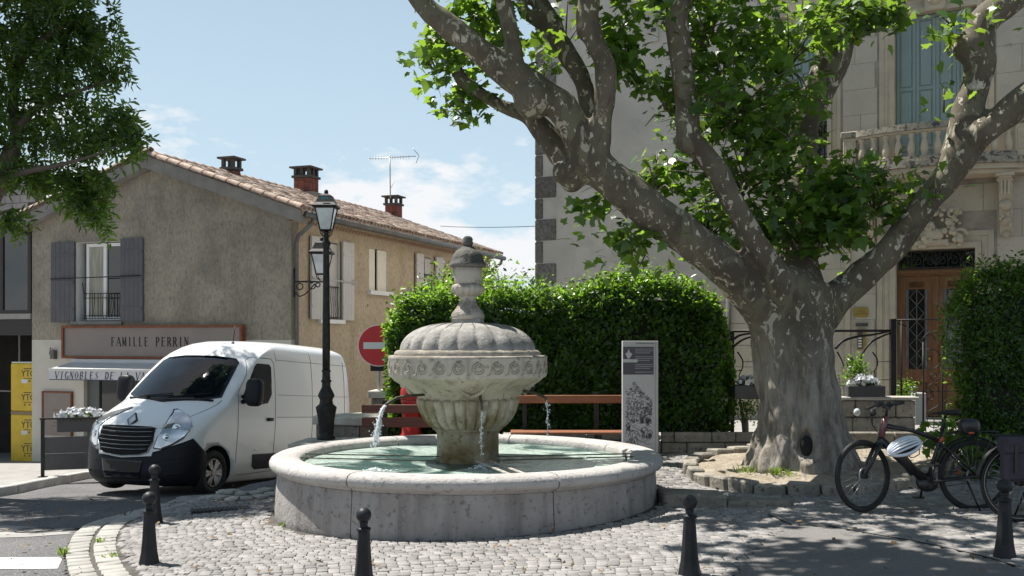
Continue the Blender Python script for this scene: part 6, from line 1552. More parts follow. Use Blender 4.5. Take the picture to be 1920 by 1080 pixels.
# ================================================================ PLANE TREE
def bark(name):
    m, nt, b = newmat(name); N = nt.nodes.new; L = nt.links.new; tc = N('ShaderNodeTexCoord')
    def mp_(st): q = N('ShaderNodeMapping'); q.inputs['Scale'].default_value = st; L(tc.outputs['Object'], q.inputs[0]); return q.outputs[0]
    def nz(v, s, d=5, ro=.6, di=0): n = N('ShaderNodeTexNoise'); n.inputs['Scale'].default_value = s; n.inputs['Detail'].default_value = d; n.inputs['Roughness'].default_value = ro; n.inputs['Distortion'].default_value = di; L(v, n.inputs[0]); return n.outputs['Fac']
    def rg(v, a, b_, c_=0, d_=1): r = N('ShaderNodeMapRange'); r.inputs[1].default_value = a; r.inputs[2].default_value = b_; r.inputs[3].default_value = c_; r.inputs[4].default_value = d_; L(v, r.inputs[0]); return r.outputs[0]
    def mx(f, a, q):
        x = N('ShaderNodeMixRGB'); L(f, x.inputs[0])
        for k, w in ((1, a), (2, q)):
            if isinstance(w, tuple): x.inputs[k].default_value = (*w, 1)
            else: L(w, x.inputs[k])
        return x.outputs[0]
    def mul(a, b_): x = N('ShaderNodeMath'); x.operation = 'MULTIPLY'; L(a, x.inputs[0]); L(b_, x.inputs[1]); return x.outputs[0]
    v1 = mp_((1, 1, .7)); col = mx(rg(nz(v1, 2.5, 6), .4, .62), (.075, .061, .042), (.135, .115, .082))
    col = mx(rg(nz(v1, 9, 4, .5, .8), .57, .60, 0, .9), col, (.11, .095, .06))
    col = mx(rg(nz(mp_((1, 1, .5)), 3.4, 5, .6, .9), .56, .575), col, (.135, .125, .08))
    col = mx(rg(nz(mp_((1, 1, .55)), 6.5, 6, .65, .7), .60, .612), col, (.36, .33, .25))
    col = mx(rg(nz(v1, 13, 4, .55, .4), .63, .645, 0, .9), col, (.50, .47, .38))
    col = mx(rg(nz(v1, 3.1, 5, .6, 1.2), .65, .665, 0, .7), col, (.12, .07, .04))
    s_ = N('ShaderNodeSeparateXYZ'); L(tc.outputs['Object'], s_.inputs[0])
    low = rg(s_.outputs['Z'], 2.1, 1.2); lowc = mx(rg(nz(mp_((1, 1, .22)), 7, 8, .7), .4, .62), (.31, .28, .24), (.115, .10, .08))
    col = mx(low, col, lowc)
    L(col, b.inputs['Base Color']); b.inputs['Roughness'].default_value = .85
    bp = N('ShaderNodeBump'); bp.inputs['Distance'].default_value = .012; L(nz(mp_((1, 1, .5)), 14, 8, .7), bp.inputs['Height'])
    bp2 = N('ShaderNodeBump'); bp2.inputs['Distance'].default_value = .05; L(mul(nz(mp_((1, 1, .18)), 6, 6, .65), low), bp2.inputs['Height']); L(bp.outputs[0], bp2.inputs['Normal']); L(bp2.outputs[0], b.inputs['Normal']); return m
MT['bark'] = bark('plane_bark')
TY = 12.75
base_p = P(1507, 880, TY)
tree = thing('plane_tree', 'huge old plane tree with mottled bark and thick spreading limbs', 'tree', (base_p.x, TY, .2))
def limb(mb, pts, n=20):
    """pts (px, py, Y, width_px)"""
    w = [P(a, b_, Y) for a, b_, Y, r in pts]; rr = [r/2/F*Y for a, b_, Y, r in pts]
    q = [Vector((*p, )) for p in w]; Q = []
    ext = [(*p, r) for p, r in zip(q, rr)]
    P4 = [Vector(e) for e in ext]; P4 = [P4[0]*2-P4[1]]+P4+[P4[-1]*2-P4[-2]]
    for i in range(1, len(P4)-2):
        for k in range(5):
            t = k/5; a, b_, c, d = P4[i-1:i+3]; Q.append(.5*((2*b_)+(c-a)*t+(2*a-5*b_+4*c-d)*t*t+(3*b_-a-3*c+d)*t**3))
    Q.append(P4[-2]); mb.tube([Vector(x[:3]) for x in Q], [max(.01, x[3]) for x in Q], n)
tb_ = MB()
T0 = [(1512, 935, TY, 200), (1508, 890, TY, 184), (1506, 850, TY, 170), (1503, 800, TY, 160), (1501, 750, TY, 152), (1490, 700, TY, 146), (1484, 650, TY, 146), (1484, 600, TY, 152), (1484, 560, TY, 158), (1484, 528, TY, 150), (1490, 505, TY, 80)]
limb(tb_, T0, 32)
LA = [(1455, 600, TY+0.00, 100), (1405, 548, TY-0.25, 80), (1350, 494, TY-0.50, 76), (1285, 441, TY-0.70, 74), (1215, 393, TY-0.80, 74), (1150, 340, TY-0.85, 72), (1105, 298, TY-0.90, 70), (1076, 238, TY-0.95, 58), (1046, 196, TY-0.95, 60), (1000, 168, TY-0.95, 66), (960, 140, TY-1.00, 62), (921, 110, TY-1.00, 50), (880, 79, TY-1.05, 46), (834, 44, TY-1.05, 46), (797, 12, TY-1.10, 44), (760, -40, TY-1.10, 38), (740, -110, TY-1.00, 26)]
limb(tb_, LA)
limb(tb_, [(962, 142, TY-1.00, 48), (963, 93, TY-1.00, 35), (953, 48, TY-1.00, 33), (941, 0, TY-1.00, 32), (925, -60, TY-0.90, 28), (915, -140, TY-0.90, 18)], 14)
limb(tb_, [(1085, 318, TY-0.55, 70), (1052, 290, TY-0.50, 46), (1027, 256, TY-0.40, 42), (992, 218, TY-0.30, 36), (945, 200, TY-0.20, 31), (908, 181, TY-0.20, 29), (871, 156, TY-0.15, 28), (855, 130, TY-0.15, 22)], 14)
limb(tb_, [(1118, 300, TY-0.90, 56), (1127, 240, TY-1.00, 43), (1134, 185, TY-1.05, 42), (1134, 122, TY-1.10, 43), (1113, 74, TY-1.10, 44), (1101, 37, TY-1.10, 44), (1104, -10, TY-1.10, 40), (1110, -90, TY-1.10, 30), (1100, -200, TY-1.10, 14)], 14)
limb(tb_, [(1105, 290, TY-0.50, 44), (1101, 250, TY-0.40, 32), (1101, 207, TY-0.30, 32), (1093, 159, TY-0.25, 34), (1071, 115, TY-0.20, 38), (1041, 63, TY-0.15, 39), (1019, 22, TY-0.10, 38), (1000, -30, TY-0.10, 32), (980, -120, TY+0.00, 18)], 14)
limb(tb_, [(1035, 55, TY-0.15, 26), (1005, 36, TY-0.20, 24), (982, 20, TY-0.20, 24), (975, -20, TY-0.20, 18)], 10)
limb(tb_, [(1478, 560, TY-.25, 80), (1448, 512, TY-.45, 58), (1412, 451, TY-.6, 49), (1376, 384, TY-.7, 45), (1345, 321, TY-.75, 41), (1315, 285, TY-.75, 45), (1291, 254, TY-.8, 45), (1286, 197, TY-.8, 44), (1280, 130, TY-.8, 46), (1275, 78, TY-.8, 44), (1270, 36, TY-.8, 42), (1285, -10, TY-.8, 38), (1310, -90, TY-.8, 26), (1320, -190, TY-.8, 12)], 14)
limb(tb_, [(1500, 560, TY+.3, 100), (1495, 470, TY+.6, 66), (1498, 400, TY+.7, 56), (1500, 330, TY+.8, 52), (1508, 275, TY+.9, 52), (1508, 228, TY+.9, 58), (1531, 176, TY+.9, 62), (1560, 114, TY+.9, 62), (1578, 60, TY+.9, 56), (1590, 22, TY+.9, 58), (1597, 8, TY+.9, 40)], 14)
limb(tb_, [(1580, 20, TY+.9, 36), (1560, -10, TY+.8, 30), (1540, -90, TY+.8, 20), (1530, -180, TY+.8, 9)], 10)
LG = [(1520, 600, TY, 100), (1560, 565, TY-.05, 74), (1600, 533, TY-.1, 60), (1650, 487, TY-.2, 56), (1699, 432, TY-.3, 54), (1741, 374, TY-.4, 52), (1776, 328, TY-.5, 54), (1798, 285, TY-.55, 68), (1812, 220, TY-.6, 58), (1828, 160, TY-.6, 54), (1836, 112, TY-.6, 56), (1833, 66, TY-.6, 60), (1852, 32, TY-.6, 58), (1895, 6, TY-.6, 46), (1950, -30, TY-.6, 40), (2020, -100, TY-.5, 28), (2060, -190, TY-.5, 14)]
limb(tb_, LG)
limb(tb_, [(1800, 290, TY-.5, 60), (1835, 252, TY-.7, 58), (1873, 225, TY-.8, 54), (1920, 186, TY-.9, 51), (1990, 130, TY-1.0, 46), (2080, 60, TY-1.1, 36), (2160, -40, TY-1.1, 20)], 14)
# knots and root flare
for (px, py, Y, r) in ((1000, 186, TY-1.02, 38), (1058, 322, TY-.9, 24), (1592, 30, TY+.9, 34), (1290, 262, TY-.8, 27), (1458, 612, TY-.1, 52), (1075, 335, TY-.8, 26), (1822, 88, TY-.6, 33), (858, 135, TY-.15, 14), (1105, 58, TY-1.1, 26)): tb_.sphere(P(px, py, Y), r/F*Y, 16, 10)
bw = Vector((base_p.x, TY, .08))
for a, l, r in ((200, .86, .15), (168, .84, .16), (230, .78, .15), (262, .74, .13), (295, .74, .15), (330, .78, .15), (5, .80, .15), (100, .8, .18), (215, .72, .14)):
    a = radians(a); d = Vector((cos(a), sin(a), 0)); tb_.tube([bw+d*.35+Vector((0, 0, .85)), bw+d*.48+Vector((0, 0, .42)), bw+d*.62+Vector((0, 0, .16)), bw+d*.78*l+Vector((0, 0, .03)), bw+d*1.05*l+Vector((0, 0, -.08))], [r*1.0, r*1.15, r, r*.7, r*.4], 12)
trk = tb_.build('trunk', MT['bark'], None)
md = trk.modifiers.new('r', 'REMESH'); md.mode = 'VOXEL'; md.voxel_size = .034; md.use_smooth_shade = True
m2 = trk.modifiers.new('s', 'SMOOTH'); m2.iterations = 5; m2.factor = .5
dg = bpy.context.evaluated_depsgraph_get(); me = bpy.data.meshes.new_from_object(trk.evaluated_get(dg)); trk.modifiers.clear(); trk.data = me
nv = len(me.vertices); co = np.empty(nv*3, np.float32); me.vertices.foreach_get('co', co); co = co.reshape(-1, 3); no = np.empty(nv*3, np.float32); me.vertices.foreach_get('normal', no); no = no.reshape(-1, 3)
dsp = np.empty(nv)
hol = P(1517, 838, TY-.62)
for i in range(nv):
    x, y, z = (float(t) for t in co[i]); k = max(0., min(1., (2.3-z)/1.0))
    d = .030*noise.noise((x*2.3, y*2.3, z*2.0))+.014*noise.noise((x*6, y*6, z*5))
    if k > 0: a = atan2(y-TY, x-base_p.x); d += k*(.055*noise.noise((a*3.2, z*.55, 3.3))+.04*noise.noise((a*7.5, z*.9, 8.1))+.028*noise.noise((x*14, y*14, z*5)))
    q = sqrt((x-hol.x)**2*1.7+(z-hol.z)**2*.55)
    if q < .15 and y < TY: d -= .16*(1-q/.15)**.6
    elif q < .24 and y < TY: d += .03*(1-(q-.15)/.09)
    dsp[i] = d
co += no*dsp[:, None]; me.vertices.foreach_set('co', co.ravel()); me.update(); me.materials.clear(); me.materials.append(MT['bark'])
trk.parent = tree; trk.matrix_parent_inverse = PINV[tree.name]
o = MB().sphere(tuple(hol+Vector((0, .10, 0))), .085, 12, 8, sc=(.9, .5, 1.5)).build('hollow', MT['arch'], tree, world=True)

# leaf of a plane: five pointed lobes
half = [(.0, -.05), (.20, -.14), (.46, -.05), (.36, .12), (.62, .36), (.34, .38), (.24, .56), (.0, 1.0)]
out_ = half+[(-x, y) for x, y in half[-2:0:-1]]
pl_v = [(0, .22, 0)]+[(x, y, -.18*abs(x)-.12*y*y+.03) for x, y in out_]; n_ = len(out_)
pl_f = [(0, 1+i, 1+(i+1) % n_) for i in range(n_)]
pl_v, pl_f = np.array(pl_v), np.array(pl_f)
MT['plane_leaf'] = leafmat('plane_leaf_green', (.026, .066, .012), (.26, .42, .035), rough=.40, var=.7, tw=.36)
def cluster_points(cl, R):
    """cl: (px,py,Y,rx,ry,rd,count) leaf anchor points in uneven sub-clumps"""
    pos = []
    for px, py, Y, rx, ry, rd, n in cl:
        n = int(n*1.45); nsub = max(3, int(n/24)); c = P(px, py, Y); s_ = Y/F; left = n
        for k in range(nsub):
            q = R.normal(size=3); q = q/np.linalg.norm(q)*(R.rand()**.45); cc = np.array([c.x+q[0]*rx*s_, c.y+q[1]*rd, c.z+q[2]*ry*s_]); m_ = int(n/nsub*(.5+R.rand())); rr = .11+.11*R.rand()
            for i in range(m_):
                t = R.normal(size=3)*rr*np.array([1, 1, .8]); pos.append(cc+t)
    return np.array(pos)
Rl = np.random.RandomState(21)
cl = [(1380, 190, 12.5, 150, 120, .9, 620), (1400, 330, 12.9, 150, 110, .8, 520), (1330, 60, 12.4, 110, 75, .8, 330), (1480, 100, 13.0, 100, 110, .7, 320), (1250, 190, 12.4, 60, 70, .5, 130), (1230, 330, 13.3, 85, 60, .5, 220), (1180, 385, 13.1, 60, 30, .3, 60), (1330, 420, 13.5, 80, 50, .4, 130),
      (1540, 420, 13.0, 110, 75, .8, 420), (1640, 370, 12.7, 85, 60, .7, 260), (1470, 420, 12.8, 80, 60, .7, 240), (1590, 340, 12.9, 90, 40, .6, 140), (1200, 470, 12.1, 20, 50, .15, 55), (1110, 400, 12.3, 42, 32, .3, 50), (1160, 460, 12.2, 22, 30, .2, 26),
      (890, 90, 12.5, 85, 60, .6, 150), (820, 110, 12.6, 50, 50, .4, 85), (870, 190, 12.7, 48, 34, .4, 85), (930, 40, 12.6, 60, 40, .5, 80), (1000, 90, 12.6, 34, 50, .4, 50), (1015, 140, 12.5, 22, 16, .3, 14), (1060, 60, 12.9, 60, 60, .4, 60), (1150, 60, 12.3, 50, 70, .5, 130), (1165, 115, 12.2, 30, 40, .3, 50), (890, 15, 12.5, 110, 30, .6, 70),
      (1600, 25, 13.4, 75, 36, .6, 170), (1540, 30, 13.2, 50, 40, .5, 80), (1660, 5, 13.3, 50, 26, .4, 50), (1790, 25, 12.1, 42, 36, .3, 46), (1780, 80, 12.1, 22, 18, .2, 12), (1770, 190, 12.1, 10, 24, .1, 7), (1540, 235, 13.4, 16, 16, .1, 5), (1755, 350, 12.1, 30, 20, .2, 10),
      (1300, -30, 12.4, 160, 60, 1.0, 260), (1120, -60, 12.4, 120, 60, .9, 180)]
pos = cluster_points(cl, Rl)
# keep the view clear of stray leaves where the photo shows sky, wall or bark
proj_px = 960+pos[:, 0]/pos[:, 1]*F; proj_py = HZ-(pos[:, 2]-CZ)/pos[:, 1]*F
def clear_trunk(q):
    '''leaves that would stand between the sun and the left side of the trunk, seen from any side they are gaps in the crown'''
    bad = np.zeros(len(q), bool); S3 = np.array(tuple(SUNV))
    for zz in np.arange(.1, 2.6, .3):
        for xx, yy in ((2.95, 12.25), (3.15, 12.15), (3.3, 12.05), (2.6, 12.3)):
            v = q-np.array((xx, yy, zz)); t = v@S3; dd = np.linalg.norm(v-t[:, None]*S3, axis=1); bad |= (dd < .30) & (t > 0)
    return bad & ((Rl.rand(len(q)) < .92) | (q[:, 2] < 5))
keep = ~clear_trunk(pos) & ~((proj_px > 1020) & (proj_px < 1150) & (proj_py > 140) & (proj_py < 350)) & ~((proj_px > 1560) & (proj_px < 1720) & (proj_py > 90) & (proj_py < 285)) & ~((proj_px > 780) & (proj_px < 1000) & (proj_py > 235))
pos = pos[keep]; nl = len(pos)
nn = Rl.normal(size=(nl, 3))*.55+np.array([-.1, .0, .8]); tt = Rl.normal(size=(nl, 3))*.8+np.array([0, -.2, -.7]); sc = .075+.095*Rl.rand(nl); sc[Rl.rand(nl) < .15] *= 1.25
rot = frames(nn, tt)
# the 300 leaves that show largest, each an object
ppx = 960+pos[:, 0]/pos[:, 1]*F; ppy = HZ-(pos[:, 2]-CZ)/pos[:, 1]*F
inv = (ppx > 0) & (ppx < 1920) & (ppy > 0) & (ppy < 1080)
vis = np.abs(rot[:, 1, 2])*sc/pos[:, 1]*inv*(1+.8*(pos[:, 1] < 12.4)); order = np.argsort(-vis); big = order[:240]; rest = order[240:]
lm = np_mesh('leaf', pl_v, pl_f, MT['plane_leaf'])
tl = Vector(tree.location)
for i in big:
    o = link('leaf', lm, tree); o.matrix_local = inst_data(pl_v, rot[i], pos[i]-np.array(tl), sc[i])
V, Fc = inst(pl_v, pl_f, pos[rest], rot[rest], sc[rest])
o = link('foliage', np_mesh('foliage', V, Fc, MT['plane_leaf']), tree, world=True); tag(o, kind='stuff')
# twigs carrying the clumps
mb = MB()
for (px, py, Y, rx, ry, rd, n) in cl:
    c = P(px, py, Y)
    for k in range(max(2, n//22)):
        q = Rl.normal(size=3); q /= np.linalg.norm(q); e = c+Vector((q[0]*rx/F*Y, q[1]*rd, q[2]*ry/F*Y)); s0 = c.lerp(e, .1)-Vector((0, 0, .15)); mid = s0.lerp(e, .5)+Vector((0, 0, .08)); mb.tube([s0, mid, e], [.014, .010, .004], 5)
tag(mb.build('twigs', MT['bark'], tree, world=True), kind='stuff')
# crown higher up, above the frame: it shades the forecourt
Rc = np.random.RandomState(5)
cr_ = []
for i in range(48):
    cr_.append((Rc.uniform(-1.6, 3.4), Rc.uniform(8.7, 12.6), Rc.uniform(7.3, 8.7)))
hp_ = []
for c in cr_:
    n = 54; q = Rc.normal(size=(n, 3)); q = q/np.linalg.norm(q, axis=1, keepdims=True)*(Rc.rand(n, 1)**.4)*np.array([.75, .75, .5]); hp_.append(q+np.array(c))
hp_ = np.concatenate(hp_); hp_ = hp_[~clear_trunk(hp_)]; n = len(hp_)
hr_ = frames(Rc.normal(size=(n, 3))*.5+np.array([0, 0, 1]), Rc.normal(size=(n, 3))); V, Fc = inst(pl_v, pl_f, hp_, hr_, .17+.1*Rc.rand(n))
tag(link('foliage', np_mesh('foliage', V, Fc, MT['plane_leaf']), tree, world=True), kind='stuff')

# planting ring round the foot
ring = thing('tree_planter', 'low ring of rough kerb stones round the foot of the plane tree', 'planter', (2.7, 12.6, .1))
rp = [G(px, py) for px, py in ((1298, 893), (1312, 907), (1345, 917), (1400, 926), (1455, 930), (1510, 931), (1570, 930), (1630, 928), (1690, 920), (1725, 912))]
rq = [Vector((p.x, p.y, 0)) for p in rp]+[Vector((5.6, 13.2, 0)), Vector((5.2, 14.1, 0)), Vector((3.6, 14.3, 0)), Vector((2.5, 13.6, 0)), Vector((2.28, 12.9, 0)), Vector((rp[0].x, rp[0].y+.01, 0))]
rs_ = resample([(p.x, p.y) for p in catmull(rq, 8)], .36)
for i in range(len(rs_)-1):
    a, b_ = rs_[i], rs_[i+1]; c = (a+b_)/2; d = (b_-a); ln = d.length*rnd.uniform(.93, .97)
    mb = MB(); mb.bev(-ln/2, ln/2, -.09, .09, -.12, .13+rnd.uniform(-.02, .02), .02)
    vs = [Vector(v) for v in mb.v]; mb.v = [v+Vector((noise.noise(v*5+Vector((i*3, 0, 0)))*.03, noise.noise(v*5+Vector((0, i*5, 0)))*.035, noise.noise(v*4+Vector((0, 0, i)))*.02)) for v in vs]
    o = mb.build('kerb_stone', MT['stone_rough'], ring); o.location = Vector((c.x, c.y, gz(c.x, c.y)+.02))-ring.location; o.rotation_euler = (rnd.uniform(-.05, .05), rnd.uniform(-.04, .04), atan2(d.y, d.x)+rnd.uniform(-.05, .05))
rin = inpoly([(p.x, p.y) for p in rs_])
mb = MB(); st = .09; idx = {}
for j in range(30):
    for i in range(44):
        x, y = 2.1+i*st, 11.4+j*st; d = sqrt((x-base_p.x)**2+(y-TY)**2); mb.v.append((x, y, gz(x, y)+.07+.14*max(0, 1-d/1.4)+.05*noise.noise((x*3, y*3, 0))+.03*noise.noise((x*9, y*9, 2))))
for j in range(29):
    for i in range(43):
        if rin(2.1+(i+.5)*st, 11.4+(j+.5)*st): a = j*44+i; mb.f.append((a, a+1, a+45, a+44)); mb.m.append(0); mb.sm.append(True)
mb.build('soil', MT['soil'], ring, world=True, fixn=False)
for (px, py, n, h) in ((1400, 908, 60, .10), (1455, 912, 90, .12), (1480, 914, 40, .09)):
    p = G(px, py); o = None; tuft('weed', (p.x, p.y+.05, gz(p.x, p.y)+.14), n, h, {1400: 'sparse dry weed tuft on planter soil nearest the fountain', 1455: 'thick green weed tuft below the sunlit trunk', 1480: 'small weed tuft at the shaded trunk foot'}[px], spread=.16)
# thick stone step running out from the basin
sa_ = [G(1228, 948), G(1445, 963), G(1449, 956), G(1400, 943)]; 
stepT = thing('stone_step', 'long dark wedge of stone between fountain and tree ring', 'stone step', (1.9, 11.0, .1))
q = [(1.62, 10.75), (2.35, 10.62), (2.85, 10.55), (2.98, 10.70), (2.6, 11.05), (1.62, 11.55)]
for i, (pl, h) in enumerate((([(1.64, 10.95), (2.28, 10.72), (2.28, 11.12), (1.64, 11.5)], .15), ([(2.285, 10.72), (2.92, 10.60), (2.99, 10.72), (2.285, 11.11)], .09))):
    o = MB().prism([(x-1.9, y-11.0) for x, y in pl], -.15, lambda x, y: gz(x+1.9, y+11)-.1+h).build('step_stone', MT['stone_rough'], stepT); md = o.modifiers.new('b', 'BEVEL'); md.width = .03; md.segments = 2

# ================================================================ HEDGES
lv_b = np.array([(0, 0, 0), (-.26, .45, .06), (0, 1, -.05), (.26, .45, .06)]); lf_b = np.array([(0, 2, 1), (0, 3, 2)])
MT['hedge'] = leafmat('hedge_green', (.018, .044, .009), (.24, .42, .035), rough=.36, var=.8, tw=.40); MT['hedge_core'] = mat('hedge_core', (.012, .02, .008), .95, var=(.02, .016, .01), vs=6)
def hedge(name, label, box, topf, n, seed, ntop, rz=0, c=(0, 0), size=(.045, .05), sprigs=0, core=.18, frontn=None):
    """box x0,x1,y0,y1,z0 in the hedge's own frame; topf(x,y) height"""
    x0, x1, y0, y1, z0 = box; t = thing(name, label, 'hedge', (c[0], c[1], 0), rz); R = np.random.RandomState(seed)
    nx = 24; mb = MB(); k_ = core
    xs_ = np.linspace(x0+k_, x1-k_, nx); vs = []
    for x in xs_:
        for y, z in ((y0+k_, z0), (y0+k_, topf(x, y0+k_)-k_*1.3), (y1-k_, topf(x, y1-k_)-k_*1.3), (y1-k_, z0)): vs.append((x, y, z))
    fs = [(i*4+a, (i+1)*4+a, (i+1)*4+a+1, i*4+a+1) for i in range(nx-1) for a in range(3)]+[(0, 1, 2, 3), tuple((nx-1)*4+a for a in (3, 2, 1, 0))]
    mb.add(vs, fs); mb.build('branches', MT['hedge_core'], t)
    pos = []; nrm = []
    def bumpy(p): return .13*noise.noise(Vector(p)*1.5)+.09*noise.noise(Vector(p)*4.2)
    for i in range(n):
        f = R.rand()
        if f < .62: x = R.uniform(x0, x1); top = topf(x, y0); z = z0+(top-z0)*R.rand(); d = (0, -1, 0); y = y0
        elif f < .72: y = R.uniform(y0, y1); x = x1; z = z0+(topf(x, y)-z0)*R.rand(); d = (1, 0, 0)
        elif f < .80: y = R.uniform(y0, y1); x = x0; z = z0+(topf(x, y)-z0)*R.rand(); d = (-1, 0, 0)
        else: x = R.uniform(x0, x1); y = R.uniform(y0, y1); z = topf(x, y); d = (0, 0, 1)
        # round the upper edges
        p = Vector((x, y, z)); b_ = bumpy(p); dep = -abs(R.normal())*.07+b_; p = p+Vector(d)*dep
        ex = topf(x, y)-p.z
        if d[2] == 0 and ex < .25: p += -Vector(d)*(.25-ex)**2*1.8
        if d[2] == 0:
            q = min(x-x0, x1-x); 
            if q < .3 and d[1]: p.y += (.3-q)**2*2.0
        else:
            e = min(p.x-x0, x1-p.x, p.y-y0)
            if e < .3: p.z -= (.3-max(e, 0))**2*2.2
        if d[2] == 0 and noise.noise(p*2.1+Vector((9, 2, 4))) > .22 and R.rand() < .7: continue
        pos.append(p); nrm.append(d)
    for i in range(ntop):       # loose shoots standing proud of the top
        x = R.uniform(x0+.1, x1-.1); y = R.uniform(y0+.05, y1-.05); h = abs(R.normal())*.11*(1+1.4*max(0, noise.noise((x*1.4, y, 5)))); pos.append(Vector((x, y, topf(x, y)+h-.04))); nrm.append((0, 0, 1))
    for i in range(sprigs):
        x = R.uniform(x0+.2, x1-.2); y = R.uniform(y0+.1, y1-.1); h = R.uniform(.12, .32); lean = R.uniform(-.1, .1)
        for k in range(16): tt = k/16; a = k*2.4; pos.append(Vector((x+lean*tt+.035*cos(a), y+.035*sin(a), topf(x, y)-.05+h*tt))); nrm.append((cos(a)*.7, sin(a)*.7, .6))
    pos = np.array([tuple(p) for p in pos]); nrm = np.array(nrm, dtype=float); m_ = len(pos)
    nn = nrm*.7+R.normal(size=(m_, 3))*.65+np.array([0, 0, .45]); tt = R.normal(size=(m_, 3))*.6+nrm*.5+np.array([0, 0, .35])
    V, Fc = inst(lv_b, lf_b, pos, frames(nn, tt), size[0]+size[1]*R.rand(m_))
    tag(link('leaves', np_mesh('leaves', V, Fc, MT['hedge']), t), kind='stuff'); return t
hy0 = 14.98
def hx_(px): return (px-960)/F*hy0
def htop(x, y):
    px = 960+x/hy0*F
    tab = [(715, 590), (740, 572), (790, 566), (830, 562), (900, 560), (960, 556), (1040, 560), (1090, 552), (1120, 540), (1180, 534), (1240, 532), (1290, 540), (1330, 558), (1360, 592), (1380, 625)]
    return CZ+(HZ-interp(tab, px))/F*hy0
hedge('clipped_hedge', 'long clipped dark green hedge behind the fountain and orange bench', (hx_(722), hx_(1372), hy0, hy0+1.3, .5), htop, 44000, 3, 7500, sprigs=44, size=(.05, .062))
# taller shrub and grey twigs behind the hedge
def shrub(name, label, cat, cl, seed, size, mt, lv=(lv_b, lf_b), spread=(1, 1, 1), trunk=None, up=.4, group=None, twig=None, subs=.16):
    R = np.random.RandomState(seed); c0 = P(cl[0][0], cl[0][1], cl[0][2]); t = thing(name, label, cat, (c0.x, c0.y, gz(c0.x, c0.y)), 0, group); pos = []
    for px, py, Y, rx, ry, rd, n in cl:
        c = P(px, py, Y); s_ = Y/F; ns_ = max(3, n//30)
        for k in range(ns_):
            q = R.normal(size=3); q = q/np.linalg.norm(q)*(R.rand()**.4); cc = np.array([c.x+q[0]*rx*s_, c.y+q[1]*rd, c.z+q[2]*ry*s_]); m_ = int(n/ns_)
            pos.append(cc+R.normal(size=(m_, 3))*subs)
    pos = np.concatenate(pos); m_ = len(pos); nn = R.normal(size=(m_, 3))*.7+np.array([0, 0, up]); tt = R.normal(size=(m_, 3))*.7+np.array([0, 0, -.5])
    V, Fc = inst(lv[0], lv[1], pos, frames(nn, tt), size[0]+size[1]*R.rand(m_)); tag(link('foliage', np_mesh('foliage', V, Fc, mt), t, world=True), kind='stuff')
    mb = MB(); g = Vector((c0.x, c0.y, gz(c0.x, c0.y)-.1))
    for px, py, Y, rx, ry, rd, n in cl:
        c = P(px, py, Y); mb.tube([g, g.lerp(c, .5)+Vector((0, 0, .1)), c], [.04, .03, .012], 6)
    mb.build('branches', MT['bark'], t, world=True); return t, pos
shrub('shrub', 'loose round shrub rising above the hedge behind the fountain urn', 'shrub', [(840, 555, 16.6, 44, 38, .4, 1400), (908, 530, 16.8, 26, 34, .3, 900), (880, 545, 16.7, 50, 26, .4, 900), (790, 585, 16.3, 36, 24, .3, 500)], 8, (.045, .05), MT['hedge'])
mb = MB()
for k in range(30):
    px = rnd.uniform(1060, 1240); p0 = P(px, 560, 15.9); a = rnd.uniform(-.25, .25); h = rnd.uniform(.2, .5)*(1-.5*abs(px-1150)/90); pts = [p0+Vector((a*h*t, 0, h*t)) for t in (0, .5, 1)]; mb.tube(pts, [.006, .004, .002], 4)
    for j in range(7): q = pts[0].lerp(pts[2], .3+.1*j); s_ = rnd.choice((-1, 1)); mb.tube([q, q+Vector((s_*.03, rnd.uniform(-.03, .03), .05))], [.008, .003], 4)
MT['greytwig'] = mat('grey_olive_twigs', (.16, .17, .13), .8)
o = mb.build('twiggy_shrub', MT['greytwig']); tag(o, 'thin grey-leaved shoots sticking up behind the hedge by the mansion wall', 'shrub')
def htop2(x, y): px = 960+x/12.4*F; return CZ+(HZ-interp([(1770, 640), (1790, 570), (1820, 535), (1860, 515), (1900, 508), (2100, 500)], px))/F*12.4
hxr = lambda px: (px-960)/F*12.4
hedge('tall_hedge', 'tall rounded sunlit hedge beside the gate, behind the bicycles', (hxr(1806), hxr(2080), 12.4, 13.0, .2), htop2, 23000, 9, 1800, sprigs=14, size=(.036, .04))
# broad leaves low between the bicycles and the gate
shrub('low_vine', 'leafy low vine shoots under the tall hedge by the bicycle saddle', 'shrub', [(1765, 815, 12.1, 26, 12, .2, 60), (1800, 850, 11.9, 40, 25, .2, 90), (1850, 845, 12.0, 50, 22, .2, 90)], 15, (.08, .06), MT['plane_leaf'], lv=(pl_v, pl_f), subs=.09)

# ================================================================ ASH-LIKE TREE ON THE LEFT
AY = 15.4
atree = thing('street_tree', 'dark leafy street tree reaching in over the shop roof', 'tree', (P(-130, 800, AY+.6).x, AY+.6, -.4))
ab = MB(); g = Vector(atree.location)
q0 = P(-130, 600, AY+.5)
ab2 = [(-130, 1000, AY+.6, 62), (-128, 800, AY+.6, 52), (-110, 620, AY+.5, 48), (-70, 480, AY+.3, 44), (-25, 385, AY+.1, 40), (10, 310, AY, 34), (32, 250, AY, 24), (24, 190, AY, 19), (40, 110, AY, 16), (60, 20, AY, 12), (70, -90, AY, 8)]
limb(ab, ab2, 14); limb(ab, [(26, 250, AY, 20), (58, 212, AY-.1, 14), (95, 190, AY-.2, 10), (150, 170, AY-.3, 7), (205, 150, AY-.3, 4)], 10); limb(ab, [(-10, 350, AY, 20), (40, 325, AY-.3, 13), (110, 310, AY-.5, 9), (180, 290, AY-.6, 5), (230, 270, AY-.6, 3)], 8)
